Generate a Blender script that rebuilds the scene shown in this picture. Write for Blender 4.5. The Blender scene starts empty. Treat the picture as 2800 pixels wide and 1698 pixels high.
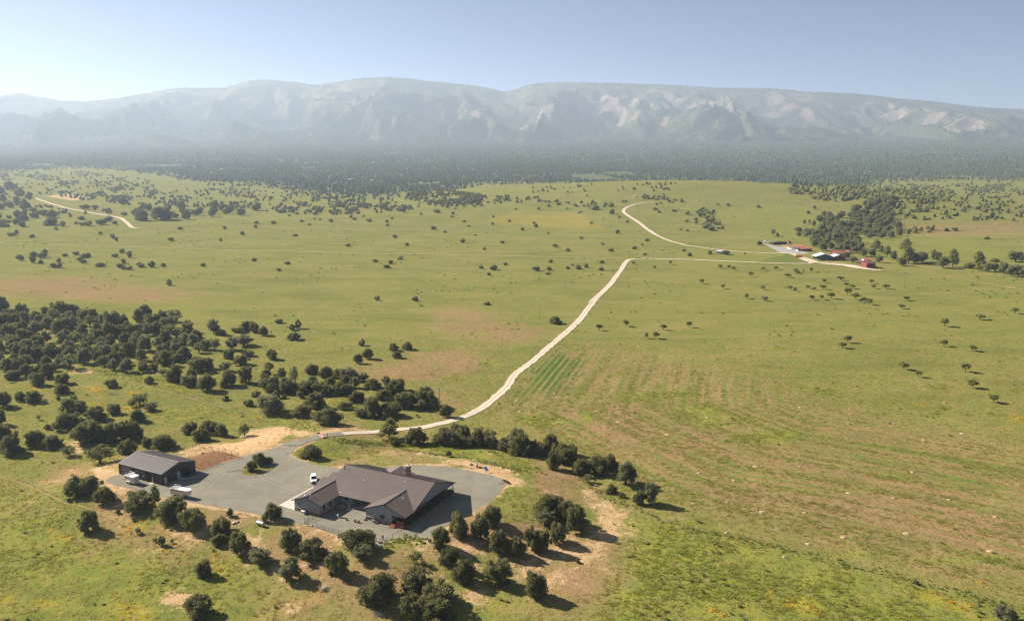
import bpy, bmesh, math, random
import numpy as np
from mathutils import Vector, Matrix
from mathutils.geometry import delaunay_2d_cdt
random.seed(7)
S = bpy.context.scene
COL = S.collection
R = math.radians

# ------------------------------------------------------------------ camera
CAM_H, PITCH, FOC = 105.0, 10.64, 2178.0
cam_data = bpy.data.cameras.new('camera')
cam = bpy.data.objects.new('camera', cam_data)
COL.objects.link(cam)
cam_data.sensor_width = 36.0
cam_data.lens = FOC / 2800 * 36.0
cam_data.clip_start = 1.0
cam_data.clip_end = 60000.0
cam.location = (0, 0, CAM_H)
cam.rotation_euler = (R(90 - PITCH), 0, 0)
S.camera = cam

# ------------------------------------------------------------------ sky, sun, exposure
SUN_EL, SUN_AZ = 32.0, 152.5          # azimuth counted from +X towards +Y
W = bpy.data.worlds.new('World')
S.world = W
W.use_nodes = True
wn, wl = W.node_tree.nodes, W.node_tree.links
wn.clear()
sky = wn.new('ShaderNodeTexSky')
sky.sky_type = 'NISHITA'
sky.sun_disc = False
sky.sun_elevation = R(SUN_EL)
sky.sun_rotation = R(90 - SUN_AZ)
sky.altitude = 1900
sky.air_density = 0.48
sky.dust_density = 1.2
sky.ozone_density = 1.6
bg = wn.new('ShaderNodeBackground')
bg.inputs['Strength'].default_value = 0.05
wo = wn.new('ShaderNodeOutputWorld')
wl.new(sky.outputs['Color'], bg.inputs['Color'])
wl.new(bg.outputs['Background'], wo.inputs['Surface'])

sun_data = bpy.data.lights.new('sun', 'SUN')
sun_data.energy = 5.0
sun_data.angle = R(0.53)
sun_data.color = (1.0, 0.93, 0.82)
sun = bpy.data.objects.new('sun', sun_data)
COL.objects.link(sun)
sd = Vector((math.cos(R(SUN_AZ)) * math.cos(R(SUN_EL)), math.sin(R(SUN_AZ)) * math.cos(R(SUN_EL)), math.sin(R(SUN_EL))))
sun.rotation_euler = sd.to_track_quat('Z', 'Y').to_euler()
sun.location = (-300, 200, 400)

S.view_settings.view_transform = 'Standard'
S.view_settings.look = 'None'
S.view_settings.exposure = 1.28
S.view_settings.gamma = 1.0
S.view_settings.use_curve_mapping = False
S.render.engine = 'CYCLES'
cy = S.cycles
cy.max_bounces = 6
cy.diffuse_bounces = 4
cy.glossy_bounces = 2
cy.transmission_bounces = 4
cy.volume_bounces = 0
cy.transparent_max_bounces = 4
cy.use_denoising = True
cy.denoiser = 'OPENIMAGEDENOISE'
cy.denoising_input_passes = 'RGB_ALBEDO_NORMAL'
cy.denoising_prefilter = 'NONE'
cy.use_adaptive_sampling = False
cy.filter_width = 1.25
cy.sample_clamp_indirect = 4.0

HAZE_DENSITY = 0.80e-4
HAZE_G = 0.28

# ------------------------------------------------------------------ numeric helpers
def hash2(ix, iy, seed):
    h = (ix.astype(np.int64) * 374761393 + iy.astype(np.int64) * 668265263 + seed * 1442695041) & 0x7fffffff
    h = ((h ^ (h >> 13)) * 1274126177) & 0x7fffffff
    return ((h ^ (h >> 16)) & 0xffff) / 65535.0

def vnoise(x, y, seed=0):
    x = np.asarray(x, float); y = np.asarray(y, float)
    ix = np.floor(x); iy = np.floor(y)
    fx = x - ix; fy = y - iy
    fx = fx * fx * fx * (fx * (fx * 6 - 15) + 10); fy = fy * fy * fy * (fy * (fy * 6 - 15) + 10)
    a = hash2(ix, iy, seed); b = hash2(ix + 1, iy, seed); c = hash2(ix, iy + 1, seed); d = hash2(ix + 1, iy + 1, seed)
    return (a * (1 - fx) + b * fx) * (1 - fy) + (c * (1 - fx) + d * fx) * fy

def fbm(x, y, seed=0, octv=4, gain=0.5):
    s = 0; a = 1; t = 0
    for o in range(octv):
        s = s + a * vnoise(x * 2 ** o + 17.3 * o, y * 2 ** o - 9.1 * o, seed + o); t += a; a *= gain
    return s / t

def sstep(a, b, x):
    t = np.clip((x - a) / (b - a), 0, 1)
    return t * t * (3 - 2 * t)

CP, SP = math.cos(R(PITCH)), math.sin(R(PITCH))
def rays(px, py):
    a = (np.asarray(px, float) - 1400) / FOC; b = (849 - np.asarray(py, float)) / FOC
    return a, CP + SP * b, -SP + CP * b
def flat_at(px, py, z=4.0):
    a, dy, dz = rays(px, py)
    t = (z - CAM_H) / dz
    return a * t, dy * t

# crops in which the photograph was measured: origin and scale
CROPS = dict(C1=(700, 1200, 3.285), C2=(230, 1150, 4.48), C3=(0, 800, 3.32), C4=(600, 850, 3.08), C5=(0, 1300, 2.738), C6=(800, 1350, 2.738),
             C7=(1650, 520, 3.08), C8=(2060, 620, 6.16), D2=(1400, 180, 1.76), D3=(0, 440, 2.464), D4=(900, 450, 2.464), D5=(1900, 450, 2.738),
             D6=(1200, 800, 3.08), D7=(1900, 800, 2.738), D8=(1500, 1150, 1.895), E1=(780, 1250, 8.3), E2=(960, 1250, 7.113), E3=(820, 1340, 7.7),
             E4=(310, 1220, 9.856), E5=(1240, 1220, 12.45), E6=(460, 1200, 7.7), E8=(600, 1360, 12.32), P=(0, 0, 1.0))
def pix(c, pts):
    x0, y0, s = CROPS[c]
    return [(x0 + p[0] / s, y0 + p[1] / s) + tuple(p[2:]) for p in pts]

def poly_sd(x, y, poly):
    """signed distance to a polygon, negative inside"""
    d = np.full(x.shape, 1e18); ins = np.zeros(x.shape, bool)
    n = len(poly)
    for i in range(n):
        ax, ay = poly[i]; bx, by = poly[(i + 1) % n]
        ex, ey = bx - ax, by - ay
        t = np.clip(((x - ax) * ex + (y - ay) * ey) / (ex * ex + ey * ey + 1e-9), 0, 1)
        d = np.minimum(d, (x - ax - t * ex) ** 2 + (y - ay - t * ey) ** 2)
        cond = ((ay > y) != (by > y)) & (x < (bx - ax) * (y - ay) / ((by - ay) if by != ay else 1e-9) + ax)
        ins ^= cond
    return np.where(ins, -np.sqrt(d), np.sqrt(d))

def line_dist(x, y, pts):
    d = np.full(x.shape, 1e18); s = np.zeros(x.shape); acc = 0.0
    for (ax, ay), (bx, by) in zip(pts[:-1], pts[1:]):
        ex, ey = bx - ax, by - ay; L = math.hypot(ex, ey)
        t = np.clip(((x - ax) * ex + (y - ay) * ey) / (L * L + 1e-9), 0, 1)
        q = (x - ax - t * ex) ** 2 + (y - ay - t * ey) ** 2
        s = np.where(q < d, acc + t * L, s); d = np.minimum(d, q); acc += L
    return np.sqrt(d), s

# ------------------------------------------------------------------ terrain
PAD = 4.0                                             # level of the building pad
yard_px = (pix('C2', [(330, 690), (250, 740), (380, 790), (560, 830), (700, 870), (940, 930), (1240, 985), (1700, 1075), (2000, 1120)])
           + pix('C1', [(100, 690), (240, 735), (440, 770), (540, 800), (800, 880), (1000, 960), (1090, 985), (1180, 920), (1280, 880), (1400, 885),
                        (1530, 900), (1620, 830), (1800, 740), (1930, 670), (2060, 590), (2170, 500), (2230, 430), (2260, 405), (2230, 365), (2100, 320),
                        (1900, 280), (1700, 245), (1500, 237), (1380, 237), (1200, 250), (1000, 262), (760, 265), (600, 245), (440, 205), (330, 170),
                        (290, 140), (300, 110), (380, 70), (500, 20), (560, 2)])
           + pix('C4', [(830, 1052), (600, 1100), (500, 1135), (420, 1165)])
           + pix('C2', [(2100, 390), (1980, 430), (1880, 460), (1700, 515), (1500, 585), (1380, 615), (1300, 600), (440, 655)]))
YARD = [tuple(map(float, flat_at(*p))) for p in yard_px]
PADPOLY = YARD

_zy = np.arange(-2000, 20000, 10.0)
_zz = np.interp(_zy, [-2000, 700, 1000, 1500, 2000, 3000, 4500, 6000, 8000, 9500, 20000], [0, 0, 2, 9, 20, 45, 95, 165, 285, 390, 900])
_k = np.hanning(61); _k /= _k.sum()
_zz = np.convolve(np.pad(_zz, 30, mode='edge'), _k, 'valid')

def Zbase(x, y):
    z = np.interp(y, _zy, _zz)
    z = z + 45 * np.exp(-((x - 390) / 520) ** 2 - ((y - 1850) / 420) ** 2)
    z = z + 12 * np.exp(-((x - 900) / 300) ** 2 - ((y - 1450) / 170) ** 2)
    z = z - 5 * np.exp(-((x - 560) / 260) ** 2 - ((y - 1150) / 90) ** 2) * 0.6
    far = sstep(500, 1500, y)
    z = z + (fbm(x / 420, y / 420, 5, 3) - 0.5) * 12 * far
    z = z + (fbm(x / 90, y / 90, 11, 3) - 0.5) * (0.9 + 1.5 * far) * sstep(60, 300, y)
    z = z + 1.6 * np.exp(-((x + 20) / 170) ** 2 - ((y - 215) / 70) ** 2)
    z = z + (fbm(x / 11, y / 11, 23, 2) - 0.5) * 0.55 * (1 - sstep(300, 600, y))
    return z

_gx0, _gx1, _gy0, _gy1, _gs = -190.0, 90.0, 120.0, 380.0, 1.0
_GX, _GY = np.meshgrid(np.arange(_gx0, _gx1, _gs), np.arange(_gy0, _gy1, _gs))
_SD = poly_sd(_GX, _GY, PADPOLY)
def yard_sd(x, y):
    x = np.asarray(x, float); y = np.asarray(y, float)
    fx = np.clip((x - _gx0) / _gs, 0, _SD.shape[1] - 1.001); fy = np.clip((y - _gy0) / _gs, 0, _SD.shape[0] - 1.001)
    ix = fx.astype(int); iy = fy.astype(int); fx = fx - ix; fy = fy - iy
    d = (_SD[iy, ix] * (1 - fx) + _SD[iy, ix + 1] * fx) * (1 - fy) + (_SD[iy + 1, ix] * (1 - fx) + _SD[iy + 1, ix + 1] * fx) * fy
    out = (x < _gx0) | (x > _gx1 - 2) | (y < _gy0) | (y > _gy1 - 2)
    return np.where(out, 60.0, d)

def Zt(x, y):
    x = np.asarray(x, float); y = np.asarray(y, float)
    z = Zbase(x, y)
    w = 1 - sstep(1.0, 30.0, yard_sd(x, y))
    return z * (1 - w) + PAD * w

def at(px, py, zoff=0.0):
    """points of the photograph carried onto the terrain: arrays of x, y, z"""
    px = np.atleast_1d(np.asarray(px, float)); py = np.atleast_1d(np.asarray(py, float))
    a, dy, dz = rays(px, py)
    t = np.full(px.shape, 110.0); lo = t.copy(); done = np.zeros(px.shape, bool)
    hi = np.full(px.shape, 9000.0)
    for i in range(330):
        z = CAM_H + dz * t
        hit = (z < Zt(a * t, dy * t) + zoff) & ~done
        hi[hit] = t[hit]; done |= hit
        lo = np.where(done, lo, t)
        if done.all() or t.min() > 9000: break
        t = np.where(done, t, t * 1.016)
    for i in range(30):
        m = (lo + hi) / 2
        below = CAM_H + dz * m < Zt(a * m, dy * m) + zoff
        hi = np.where(below, m, hi); lo = np.where(below, lo, m)
    x, y = a * hi, dy * hi
    return x, y, Zt(x, y)
def at1(px, py):
    x, y, z = at(px, py)
    return float(x[0]), float(y[0]), float(z[0])
def wpoly(c, pts):
    p = pix(c, pts)
    x, y, z = at([q[0] for q in p], [q[1] for q in p])
    return list(zip(x.tolist(), y.tolist()))

# ------------------------------------------------------------------ object helpers
def tag(o, label=None, cat=None, group=None, kind=None):
    if label: o['label'] = label
    if cat: o['category'] = cat
    if group: o['group'] = group
    if kind: o['kind'] = kind
    return o

def empty(name, loc=(0, 0, 0), rz=0.0, label=None, cat=None, group=None):
    o = bpy.data.objects.new(name, None)
    o.empty_display_size = 0.5
    o.location = loc; o.rotation_euler = (0, 0, rz)
    COL.objects.link(o)
    return tag(o, label, cat, group)

def link_mesh(name, me, parent=None):
    o = bpy.data.objects.new(name, me)
    COL.objects.link(o)
    if parent is not None: o.parent = parent
    return o

def np_mesh(name, verts, faces, mat, smooth=False):
    """verts Nx3, faces MxK (K = 3 or 4)"""
    verts = np.ascontiguousarray(verts, np.float32); faces = np.ascontiguousarray(faces, np.int32)
    me = bpy.data.meshes.new(name)
    K = faces.shape[1]
    me.vertices.add(len(verts)); me.vertices.foreach_set('co', verts.ravel())
    me.loops.add(faces.size); me.loops.foreach_set('vertex_index', faces.ravel())
    me.polygons.add(len(faces))
    me.polygons.foreach_set('loop_start', np.arange(0, faces.size, K, dtype=np.int32))
    me.polygons.foreach_set('loop_total', np.full(len(faces), K, np.int32))
    me.polygons.foreach_set('use_smooth', np.full(len(faces), smooth, bool))
    me.update(calc_edges=True)
    me.materials.append(mat)
    return me

class MB:
    """collects boxes, bars, prisms and tubes; build() links them as one mesh object"""
    def __init__(s): s.v = []; s.f = []
    def add(s, vs, fs):
        b = len(s.v); s.v += [tuple(q) for q in vs]; s.f += [tuple(b + i for i in f) for f in fs]; return s
    def box(s, c, d, rz=0.0, tilt=None):
        hx, hy, hz = d[0] / 2, d[1] / 2, d[2] / 2
        m = Matrix.Rotation(rz, 3, 'Z')
        if tilt is not None: m = m @ tilt
        vs = [m @ Vector((sx * hx, sy * hy, sz * hz)) + Vector(c) for sz in (-1, 1) for sx, sy in ((-1, -1), (1, -1), (1, 1), (-1, 1))]
        return s.add(vs, [(3, 2, 1, 0), (4, 5, 6, 7), (0, 1, 5, 4), (1, 2, 6, 5), (2, 3, 7, 6), (3, 0, 4, 7)])
    def slab(s, poly3, off):
        """a polygon given by 3-D points, thickened by the vector off"""
        n = len(poly3); o = Vector(off)
        vs = [Vector(p) for p in poly3] + [Vector(p) + o for p in poly3]
        return s.add(vs, [tuple(range(n - 1, -1, -1)), tuple(range(n, 2 * n))] + [(i, (i + 1) % n, n + (i + 1) % n, n + i) for i in range(n)])
    def tube(s, p, q, r, n=6, r2=None, cap=True):
        p = Vector(p); q = Vector(q); d = (q - p)
        if d.length < 1e-6: return s
        d.normalize(); u = d.orthogonal().normalized(); w = d.cross(u); r2 = r if r2 is None else r2
        vs = [c + (u * math.cos(2 * math.pi * i / n) + w * math.sin(2 * math.pi * i / n)) * rr for c, rr in ((p, r), (q, r2)) for i in range(n)]
        fs = [(i, (i + 1) % n, n + (i + 1) % n, n + i) for i in range(n)]
        if cap: fs += [tuple(range(n - 1, -1, -1)), tuple(range(n, 2 * n))]
        return s.add(vs, fs)
    def path(s, pts, r, n=5):
        for a, b in zip(pts[:-1], pts[1:]): s.tube(a, b, r, n)
        return s
    def lathe(s, prof, n=12, c=(0, 0, 0)):
        b = [(c[0] + r * math.cos(2 * math.pi * i / n), c[1] + r * math.sin(2 * math.pi * i / n), c[2] + z) for r, z in prof for i in range(n)]
        fs = [(k * n + i, k * n + (i + 1) % n, (k + 1) * n + (i + 1) % n, (k + 1) * n + i) for k in range(len(prof) - 1) for i in range(n)]
        fs += [tuple(range(n - 1, -1, -1)), tuple(range((len(prof) - 1) * n, len(prof) * n))]
        return s.add(b, fs)
    def mesh(s, name, mat, smooth=False):
        me = bpy.data.meshes.new(name); me.from_pydata(s.v, [], s.f); me.materials.append(mat)
        bm = bmesh.new(); bm.from_mesh(me); bmesh.ops.recalc_face_normals(bm, faces=bm.faces); bm.to_mesh(me); bm.free()
        if smooth: me.polygons.foreach_set('use_smooth', [True] * len(me.polygons))
        me.update()
        return me
    def build(s, name, mat, parent=None, bevel=0.0, smooth=False):
        o = link_mesh(name, s.mesh(name, mat, smooth), parent)
        if bevel > 0:
            b = o.modifiers.new('bevel', 'BEVEL'); b.width = bevel; b.segments = 2; b.limit_method = 'ANGLE'
        return o

# ------------------------------------------------------------------ materials
class NT:
    def __init__(s, name):
        s.m = bpy.data.materials.new(name); s.m.use_nodes = True
        s.t = s.m.node_tree; s.t.nodes.clear()
        s.out = s.t.nodes.new('ShaderNodeOutputMaterial')
    def n(s, typ, **kw):
        nd = s.t.nodes.new(typ)
        for k, v in kw.items(): setattr(nd, k, v)
        return nd
    def l(s, a, b): s.t.links.new(a, b)
    def put(s, sock, v):
        if hasattr(v, 'is_output'): s.l(v, sock)
        elif isinstance(v, (tuple, list)) and len(v) == 3 and sock.type == 'RGBA': sock.default_value = (*v, 1)
        else: sock.default_value = v
    def math(s, op, a, b=0.0, c=0.0, clamp=False):
        nd = s.n('ShaderNodeMath', operation=op, use_clamp=clamp)
        for i, v in enumerate((a, b, c)): s.put(nd.inputs[i], v)
        return nd.outputs[0]
    def ramp(s, x, a, b):
        nd = s.n('ShaderNodeMapRange', interpolation_type='SMOOTHSTEP', clamp=True)
        s.put(nd.inputs[0], x); nd.inputs[1].default_value = a; nd.inputs[2].default_value = b
        return nd.outputs[0]
    def mix(s, f, a, b, mode='MIX'):
        nd = s.n('ShaderNodeMix', data_type='RGBA', blend_type=mode)
        s.put(nd.inputs['Factor'], f); s.put(nd.inputs['A'], a) if False else None
        s.put(nd.inputs[6], a); s.put(nd.inputs[7], b)
        return nd.outputs[2]
    def noise(s, vec, scale, detail=3.0, rough=0.55, dist=0.0):
        nd = s.n('ShaderNodeTexNoise')
        if vec is not None: s.l(vec, nd.inputs['Vector'])
        nd.inputs['Scale'].default_value = scale; nd.inputs['Detail'].default_value = detail
        nd.inputs['Roughness'].default_value = rough; nd.inputs['Distortion'].default_value = dist
        return nd.outputs[0]
    def attr(s, name, typ='GEOMETRY'):
        return s.n('ShaderNodeAttribute', attribute_name=name, attribute_type=typ)
    def pos(s): return s.n('ShaderNodeNewGeometry').outputs['Position']
    def objco(s): return s.n('ShaderNodeTexCoord').outputs['Object']
    def bump(s, h, strength=0.4, dist=0.1):
        nd = s.n('ShaderNodeBump'); s.l(h, nd.inputs['Height']); nd.inputs['Strength'].default_value = strength; nd.inputs['Distance'].default_value = dist
        return nd.outputs[0]
    def bsdf(s, col, rough=0.8, metal=0.0, spec=0.3, normal=None):
        b = s.n('ShaderNodeBsdfPrincipled')
        s.put(b.inputs['Base Color'], col); s.put(b.inputs['Roughness'], rough)
        b.inputs['Metallic'].default_value = metal; b.inputs['Specular IOR Level'].default_value = spec
        if normal is not None: s.l(normal, b.inputs['Normal'])
        s.l(b.outputs[0], s.out.inputs['Surface'])
        return b
    def diffuse(s, col, normal=None):
        b = s.n('ShaderNodeBsdfDiffuse'); s.put(b.inputs['Color'], col)
        if normal is not None: s.l(normal, b.inputs['Normal'])
        s.l(b.outputs[0], s.out.inputs['Surface']); return b

def plain(name, col, rough=0.7, metal=0.0, spec=0.3, var=0.15, scale=3.0, bump=0.0):
    """one colour with wear: noise varies the tone"""
    t = NT(name)
    co = t.objco()
    nz = t.noise(co, scale, 4.0, 0.6)
    f = t.ramp(nz, 0.3, 0.7)
    c = t.mix(f, tuple(v * (1 - var) for v in col), tuple(min(1, v * (1 + var)) for v in col))
    nrm = t.bump(nz, bump, 0.05) if bump > 0 else None
    t.bsdf(c, rough, metal, spec, nrm)
    return t.m
M = {}

# ------------------------------------------------------------------ what grows where (base colour zones of the ground)
ZONES = []     # (channel, strength, falloff metres, polygon)   channel 0 bare soil, 1 lush green, 2 dry brown, 3 yellow flowers
def zone(ch, s, fall, crop, pts): ZONES.append((ch, s, fall, wpoly(crop, pts)))
# bare soil
zone(0, .85, 4, 'C2', [(110, 590), (440, 600), (440, 660), (330, 720), (480, 800), (700, 860), (900, 930), (1240, 970), (1700, 1070), (1750, 1120), (1300, 1040), (900, 960), (620, 930), (380, 900), (210, 780), (120, 690)])
zone(0, .75, 3, 'C1', [(0, 665), (240, 730), (440, 765), (800, 880), (940, 930), (780, 930), (480, 830), (250, 770), (0, 740)])
zone(0, 1.0, 6, 'C2', [(1180, 380), (1450, 290), (2000, 240), (2464, 70), (2464, 190), (2240, 330), (1890, 440), (1540, 370), (1290, 430)])
zone(0, .95, 7, 'C4', [(230, 1020), (400, 975), (560, 960), (620, 1020), (420, 1140), (160, 1220), (0, 1170)])
zone(0, .6, 5, 'C4', [(560, 1000), (820, 1020), (1100, 980), (1330, 985), (1340, 1010), (850, 1050), (620, 1095)])
zone(0, .7, 6, 'C6', [(60, 250), (380, 320), (390, 400), (80, 330)])
zone(0, .6, 7, 'C6', [(1200, 370), (1450, 350), (1480, 440), (1380, 500), (1400, 560), (1270, 450)])
zone(0, .5, 9, 'C6', [(1640, 470), (1950, 440), (2080, 330), (2300, 330), (2430, 480), (2380, 620), (2150, 570), (1960, 530), (1700, 560)])
zone(0, .7, 6, 'C6', [(300, 770), (520, 740), (560, 930), (480, 960), (420, 820)])
zone(0, .75, 5, 'C6', [(820, 790), (960, 770), (1060, 830), (880, 860)])
zone(0, .55, 7, 'C6', [(1020, 560), (1150, 560), (1260, 700), (1420, 700), (1460, 800), (1300, 950), (1240, 850), (1060, 680)])
zone(0, .65, 9, 'C5', [(1820, 390), (2080, 500), (2150, 680), (2300, 850), (2000, 780), (1900, 560)])
zone(0, .6, 8, 'C5', [(1180, 880), (1450, 870), (1420, 1000), (1250, 1000)])
zone(0, .55, 9, 'C6', [(0, 640), (260, 560), (300, 720), (60, 720)])
zone(0, .55, 8, 'D8', [(60, 300), (200, 340), (470, 470), (420, 560), (300, 700), (180, 760), (200, 500)])
zone(0, .65, 6, 'C1', [(1500, 130), (1800, 170), (2300, 290), (2464, 420), (2280, 420), (2000, 310), (1850, 240), (1500, 200)])
zone(0, .6, 5, 'C3', [(380, 440), (460, 440), (500, 490), (380, 490)])
zone(0, .6, 6, 'C3', [(640, 700), (880, 700), (900, 750), (700, 740)])
zone(0, .6, 6, 'C3', [(580, 1290), (780, 1400), (720, 1450), (560, 1340)])
zone(0, .75, 10, 'D3', [(305, 240), (380, 228), (500, 225), (580, 238), (570, 262), (480, 270), (400, 255)])
zone(0, .5, 5, 'C8', [(300, 300), (560, 280), (640, 330), (1000, 330), (1000, 350), (600, 345), (480, 345)])
zone(0, .6, 4, 'C8', [(660, 520), (760, 530), (820, 580), (960, 580), (900, 600), (720, 560)])
for cx_, cy_ in ((1210, 590), (1400, 600), (1500, 600)): zone(0, .6, 4, 'C8', [(cx_ - 60, cy_ - 8), (cx_ + 60, cy_ - 8), (cx_ + 60, cy_ + 8), (cx_ - 60, cy_ + 8)])
zone(0, .5, 5, 'D5', [(1760, 815), (1780, 812), (2464, 930), (2464, 940), (2100, 880)])
zone(0, .38, 14, 'C6', [(900, 330), (1300, 330), (1700, 300), (2100, 300), (2464, 330), (2400, 640), (2100, 800), (1500, 760), (1000, 620)])
zone(0, .36, 10, 'C6', [(0, 300), (420, 380), (700, 560), (860, 780), (500, 950), (200, 760), (0, 620)])
zone(0, .38, 8, 'C1', [(1100, 130), (1500, 150), (1800, 215), (1700, 240), (1300, 215)])
# lush green
zone(1, .75, 14, 'C5', [(-200, 60), (0, 50), (500, 200), (900, 400), (1200, 480), (1700, 640), (1980, 740), (1900, 1150), (-200, 1200)])
zone(1, .9, 6, 'D8', [(470, 480), (620, 500), (800, 560), (1200, 670), (1900, 850), (2464, 995), (2700, 1060), (2700, 1150), (200, 1150), (250, 1000), (330, 850), (420, 640)])
zone(1, 1., 3, 'C1', [(760, 0), (1180, 40), (1260, 85), (1500, 110), (1800, 150), (2200, 240), (2464, 320), (2464, 190), (2100, 90), (1600, 40), (1200, 0)])
zone(1, .9, 5, 'C4', [(370, 900), (760, 900), (900, 990), (640, 1010), (500, 950)])
zone(1, .8, 8, 'C3', [(850, 690), (1500, 770), (1900, 900), (1700, 930), (1300, 870), (900, 800)])
zone(1, .7, 9, 'C3', [(1300, 1050), (1700, 1040), (2300, 1200), (2250, 1330), (1900, 1230), (1400, 1150)])
zone(1, .6, 9, 'C3', [(0, 1090), (230, 1100), (300, 1160), (0, 1200)])
zone(1, .8, 8, 'C2', [(0, 300), (200, 260), (430, 480), (400, 560), (100, 540)])
zone(1, .8, 4, 'C2', [(1080, 400), (1300, 350), (1520, 370), (1300, 430), (1240, 450)])
zone(1, .9, 5, 'C4', [(950, 700), (1250, 740), (1200, 860), (1000, 820)])
zone(1, .8, 5, 'C6', [(380, 420), (730, 470), (640, 560), (430, 620)])
zone(1, .8, 5, 'C6', [(1420, 790), (1600, 720), (1640, 800), (1540, 950), (1420, 950)])
zone(1, .7, 4, 'C6', [(720, 350), (860, 320), (1000, 340), (960, 400), (760, 410)])
zone(1, .6, 5, 'C6', [(1480, 60), (1660, 40), (1830, 120), (1800, 200), (1680, 160)])
zone(1, .7, 4, 'C1', [(300, 130), (560, 20), (1100, 60), (1180, 130), (1000, 180), (700, 210), (440, 190)])
zone(1, .8, 3, 'C1', [(2090, 540), (2280, 440), (2464, 400), (2464, 470), (2250, 560)])
zone(1, .9, 20, 'C8', [(0, 545), (480, 480), (640, 470), (760, 560), (880, 600), (0, 590)])
zone(1, .6, 20, 'C8', [(820, 470), (1050, 470), (1000, 530), (880, 520)])
zone(1, .6, 20, 'C8', [(1100, 580), (1700, 600), (1700, 630), (1200, 620)])
zone(1, .5, 40, 'D5', [(450, 280), (900, 340), (950, 460), (860, 560), (520, 560), (260, 380)])
zone(1, .4, 40, 'D5', [(1250, 520), (2100, 560), (2400, 700), (1500, 640)])
zone(1, .35, 20, 'D5', [(0, 660), (300, 650), (620, 690), (0, 712)])
zone(1, .5, 25, 'D3', [(0, 565), (900, 590), (2000, 620), (2400, 640), (1000, 610), (0, 590)])
zone(1, .5, 18, 'C3', [(0, 40), (600, 60), (1500, 130), (1900, 250), (1400, 150), (700, 90), (0, 70)])
zone(1, 1., 6, 'D7', [(780, 700), (1040, 730), (1050, 780), (900, 770)])
for c_, x_, y_, w_, h_ in (('D6', 1560, 900, 80, 30), ('D6', 1700, 905, 120, 18), ('D6', 1250, 1055, 60, 30), ('D6', 860, 1080, 220, 50), ('D6', 1530, 680, 70, 22), ('D6', 1900, 860, 300, 30), ('D6', 2250, 1000, 220, 60),
                           ('D6', 1150, 470, 60, 30), ('D6', 90, 730, 75, 14), ('D6', 180, 880, 90, 10), ('D6', 420, 600, 80, 30), ('D6', 350, 350, 120, 14),
                           ('D7', 560, 1080, 260, 60), ('D7', 180, 960, 260, 50), ('D7', 1870, 865, 80, 22), ('D7', 2240, 905, 110, 20), ('D7', 1760, 925, 60, 16), ('D7', 1340, 630, 80, 18), ('D7', 1580, 705, 80, 18), ('D7', 1820, 705, 70, 22), ('D7', 1760, 605, 60, 18), ('D7', 120, 390, 60, 14), ('D7', 620, 415, 60, 16), ('D7', 1480, 840, 60, 16), ('D7', 2420, 730, 50, 20), ('D7', 400, 470, 50, 14),
                           ('D8', 600, 550, 250, 30), ('D8', 1580, 900, 90, 40), ('D8', 1800, 290, 120, 14), ('D8', 1200, 90, 150, 40), ('D8', 1400, 360, 260, 10), ('D8', 1600, 690, 200, 12), ('D8', 2200, 720, 240, 20)):
    zone(1, 1.0, 3, c_, [(x_ + w_ * math.cos(k * .785), y_ + h_ * math.sin(k * .785)) for k in range(8)])
# dry brown
zone(2, .9, 20, 'D6', [(880, 950), (1500, 880), (2000, 1100), (2464, 1200), (2464, 1500), (1300, 1420), (900, 1050)])
zone(2, .8, 14, 'C4', [(1240, 480), (1500, 400), (2000, 330), (2280, 350), (2250, 480), (1800, 600), (1300, 600)])
zone(2, 1., 7, 'C4', [(1950, 450), (2150, 360), (2230, 380), (2050, 480)])
zone(2, .75, 22, 'D3', [(-200, 780), (600, 790), (900, 850), (1400, 900), (900, 960), (300, 930), (-200, 880)])
zone(2, .7, 14, 'D6', [(0, 120), (300, 150), (700, 280), (880, 330), (700, 420), (400, 420), (0, 330)])
zone(2, .8, 22, 'D8', [(700, 100), (1900, 150), (2700, 330), (2700, 880), (1500, 640), (800, 430)])
zone(2, .5, 12, 'D7', [(0, 620), (400, 700), (900, 880), (1500, 1100), (900, 1180), (0, 900)])
zone(2, .5, 12, 'C4', [(1600, 660), (2100, 640), (2150, 800), (1900, 860)])
zone(2, .6, 5, 'C1', [(1100, 120), (1500, 140), (1750, 220), (1400, 235), (1120, 190)])
zone(2, .6, 6, 'C5', [(1250, 260), (1700, 320), (1700, 420), (1200, 400)])
zone(2, .95, 12, 'C6', [(1640, 330), (2464, 300), (2464, 700), (2200, 900), (1700, 620)])
zone(2, .9, 12, 'C6', [(0, 500), (900, 420), (1100, 760), (500, 950), (0, 760)])
zone(2, .6, 20, 'D5', [(1500, 450), (2464, 430), (2464, 520), (1700, 540)])
zone(2, .5, 3, 'D8', [(545, 545), (570, 550), (290, 760), (262, 750)])
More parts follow.
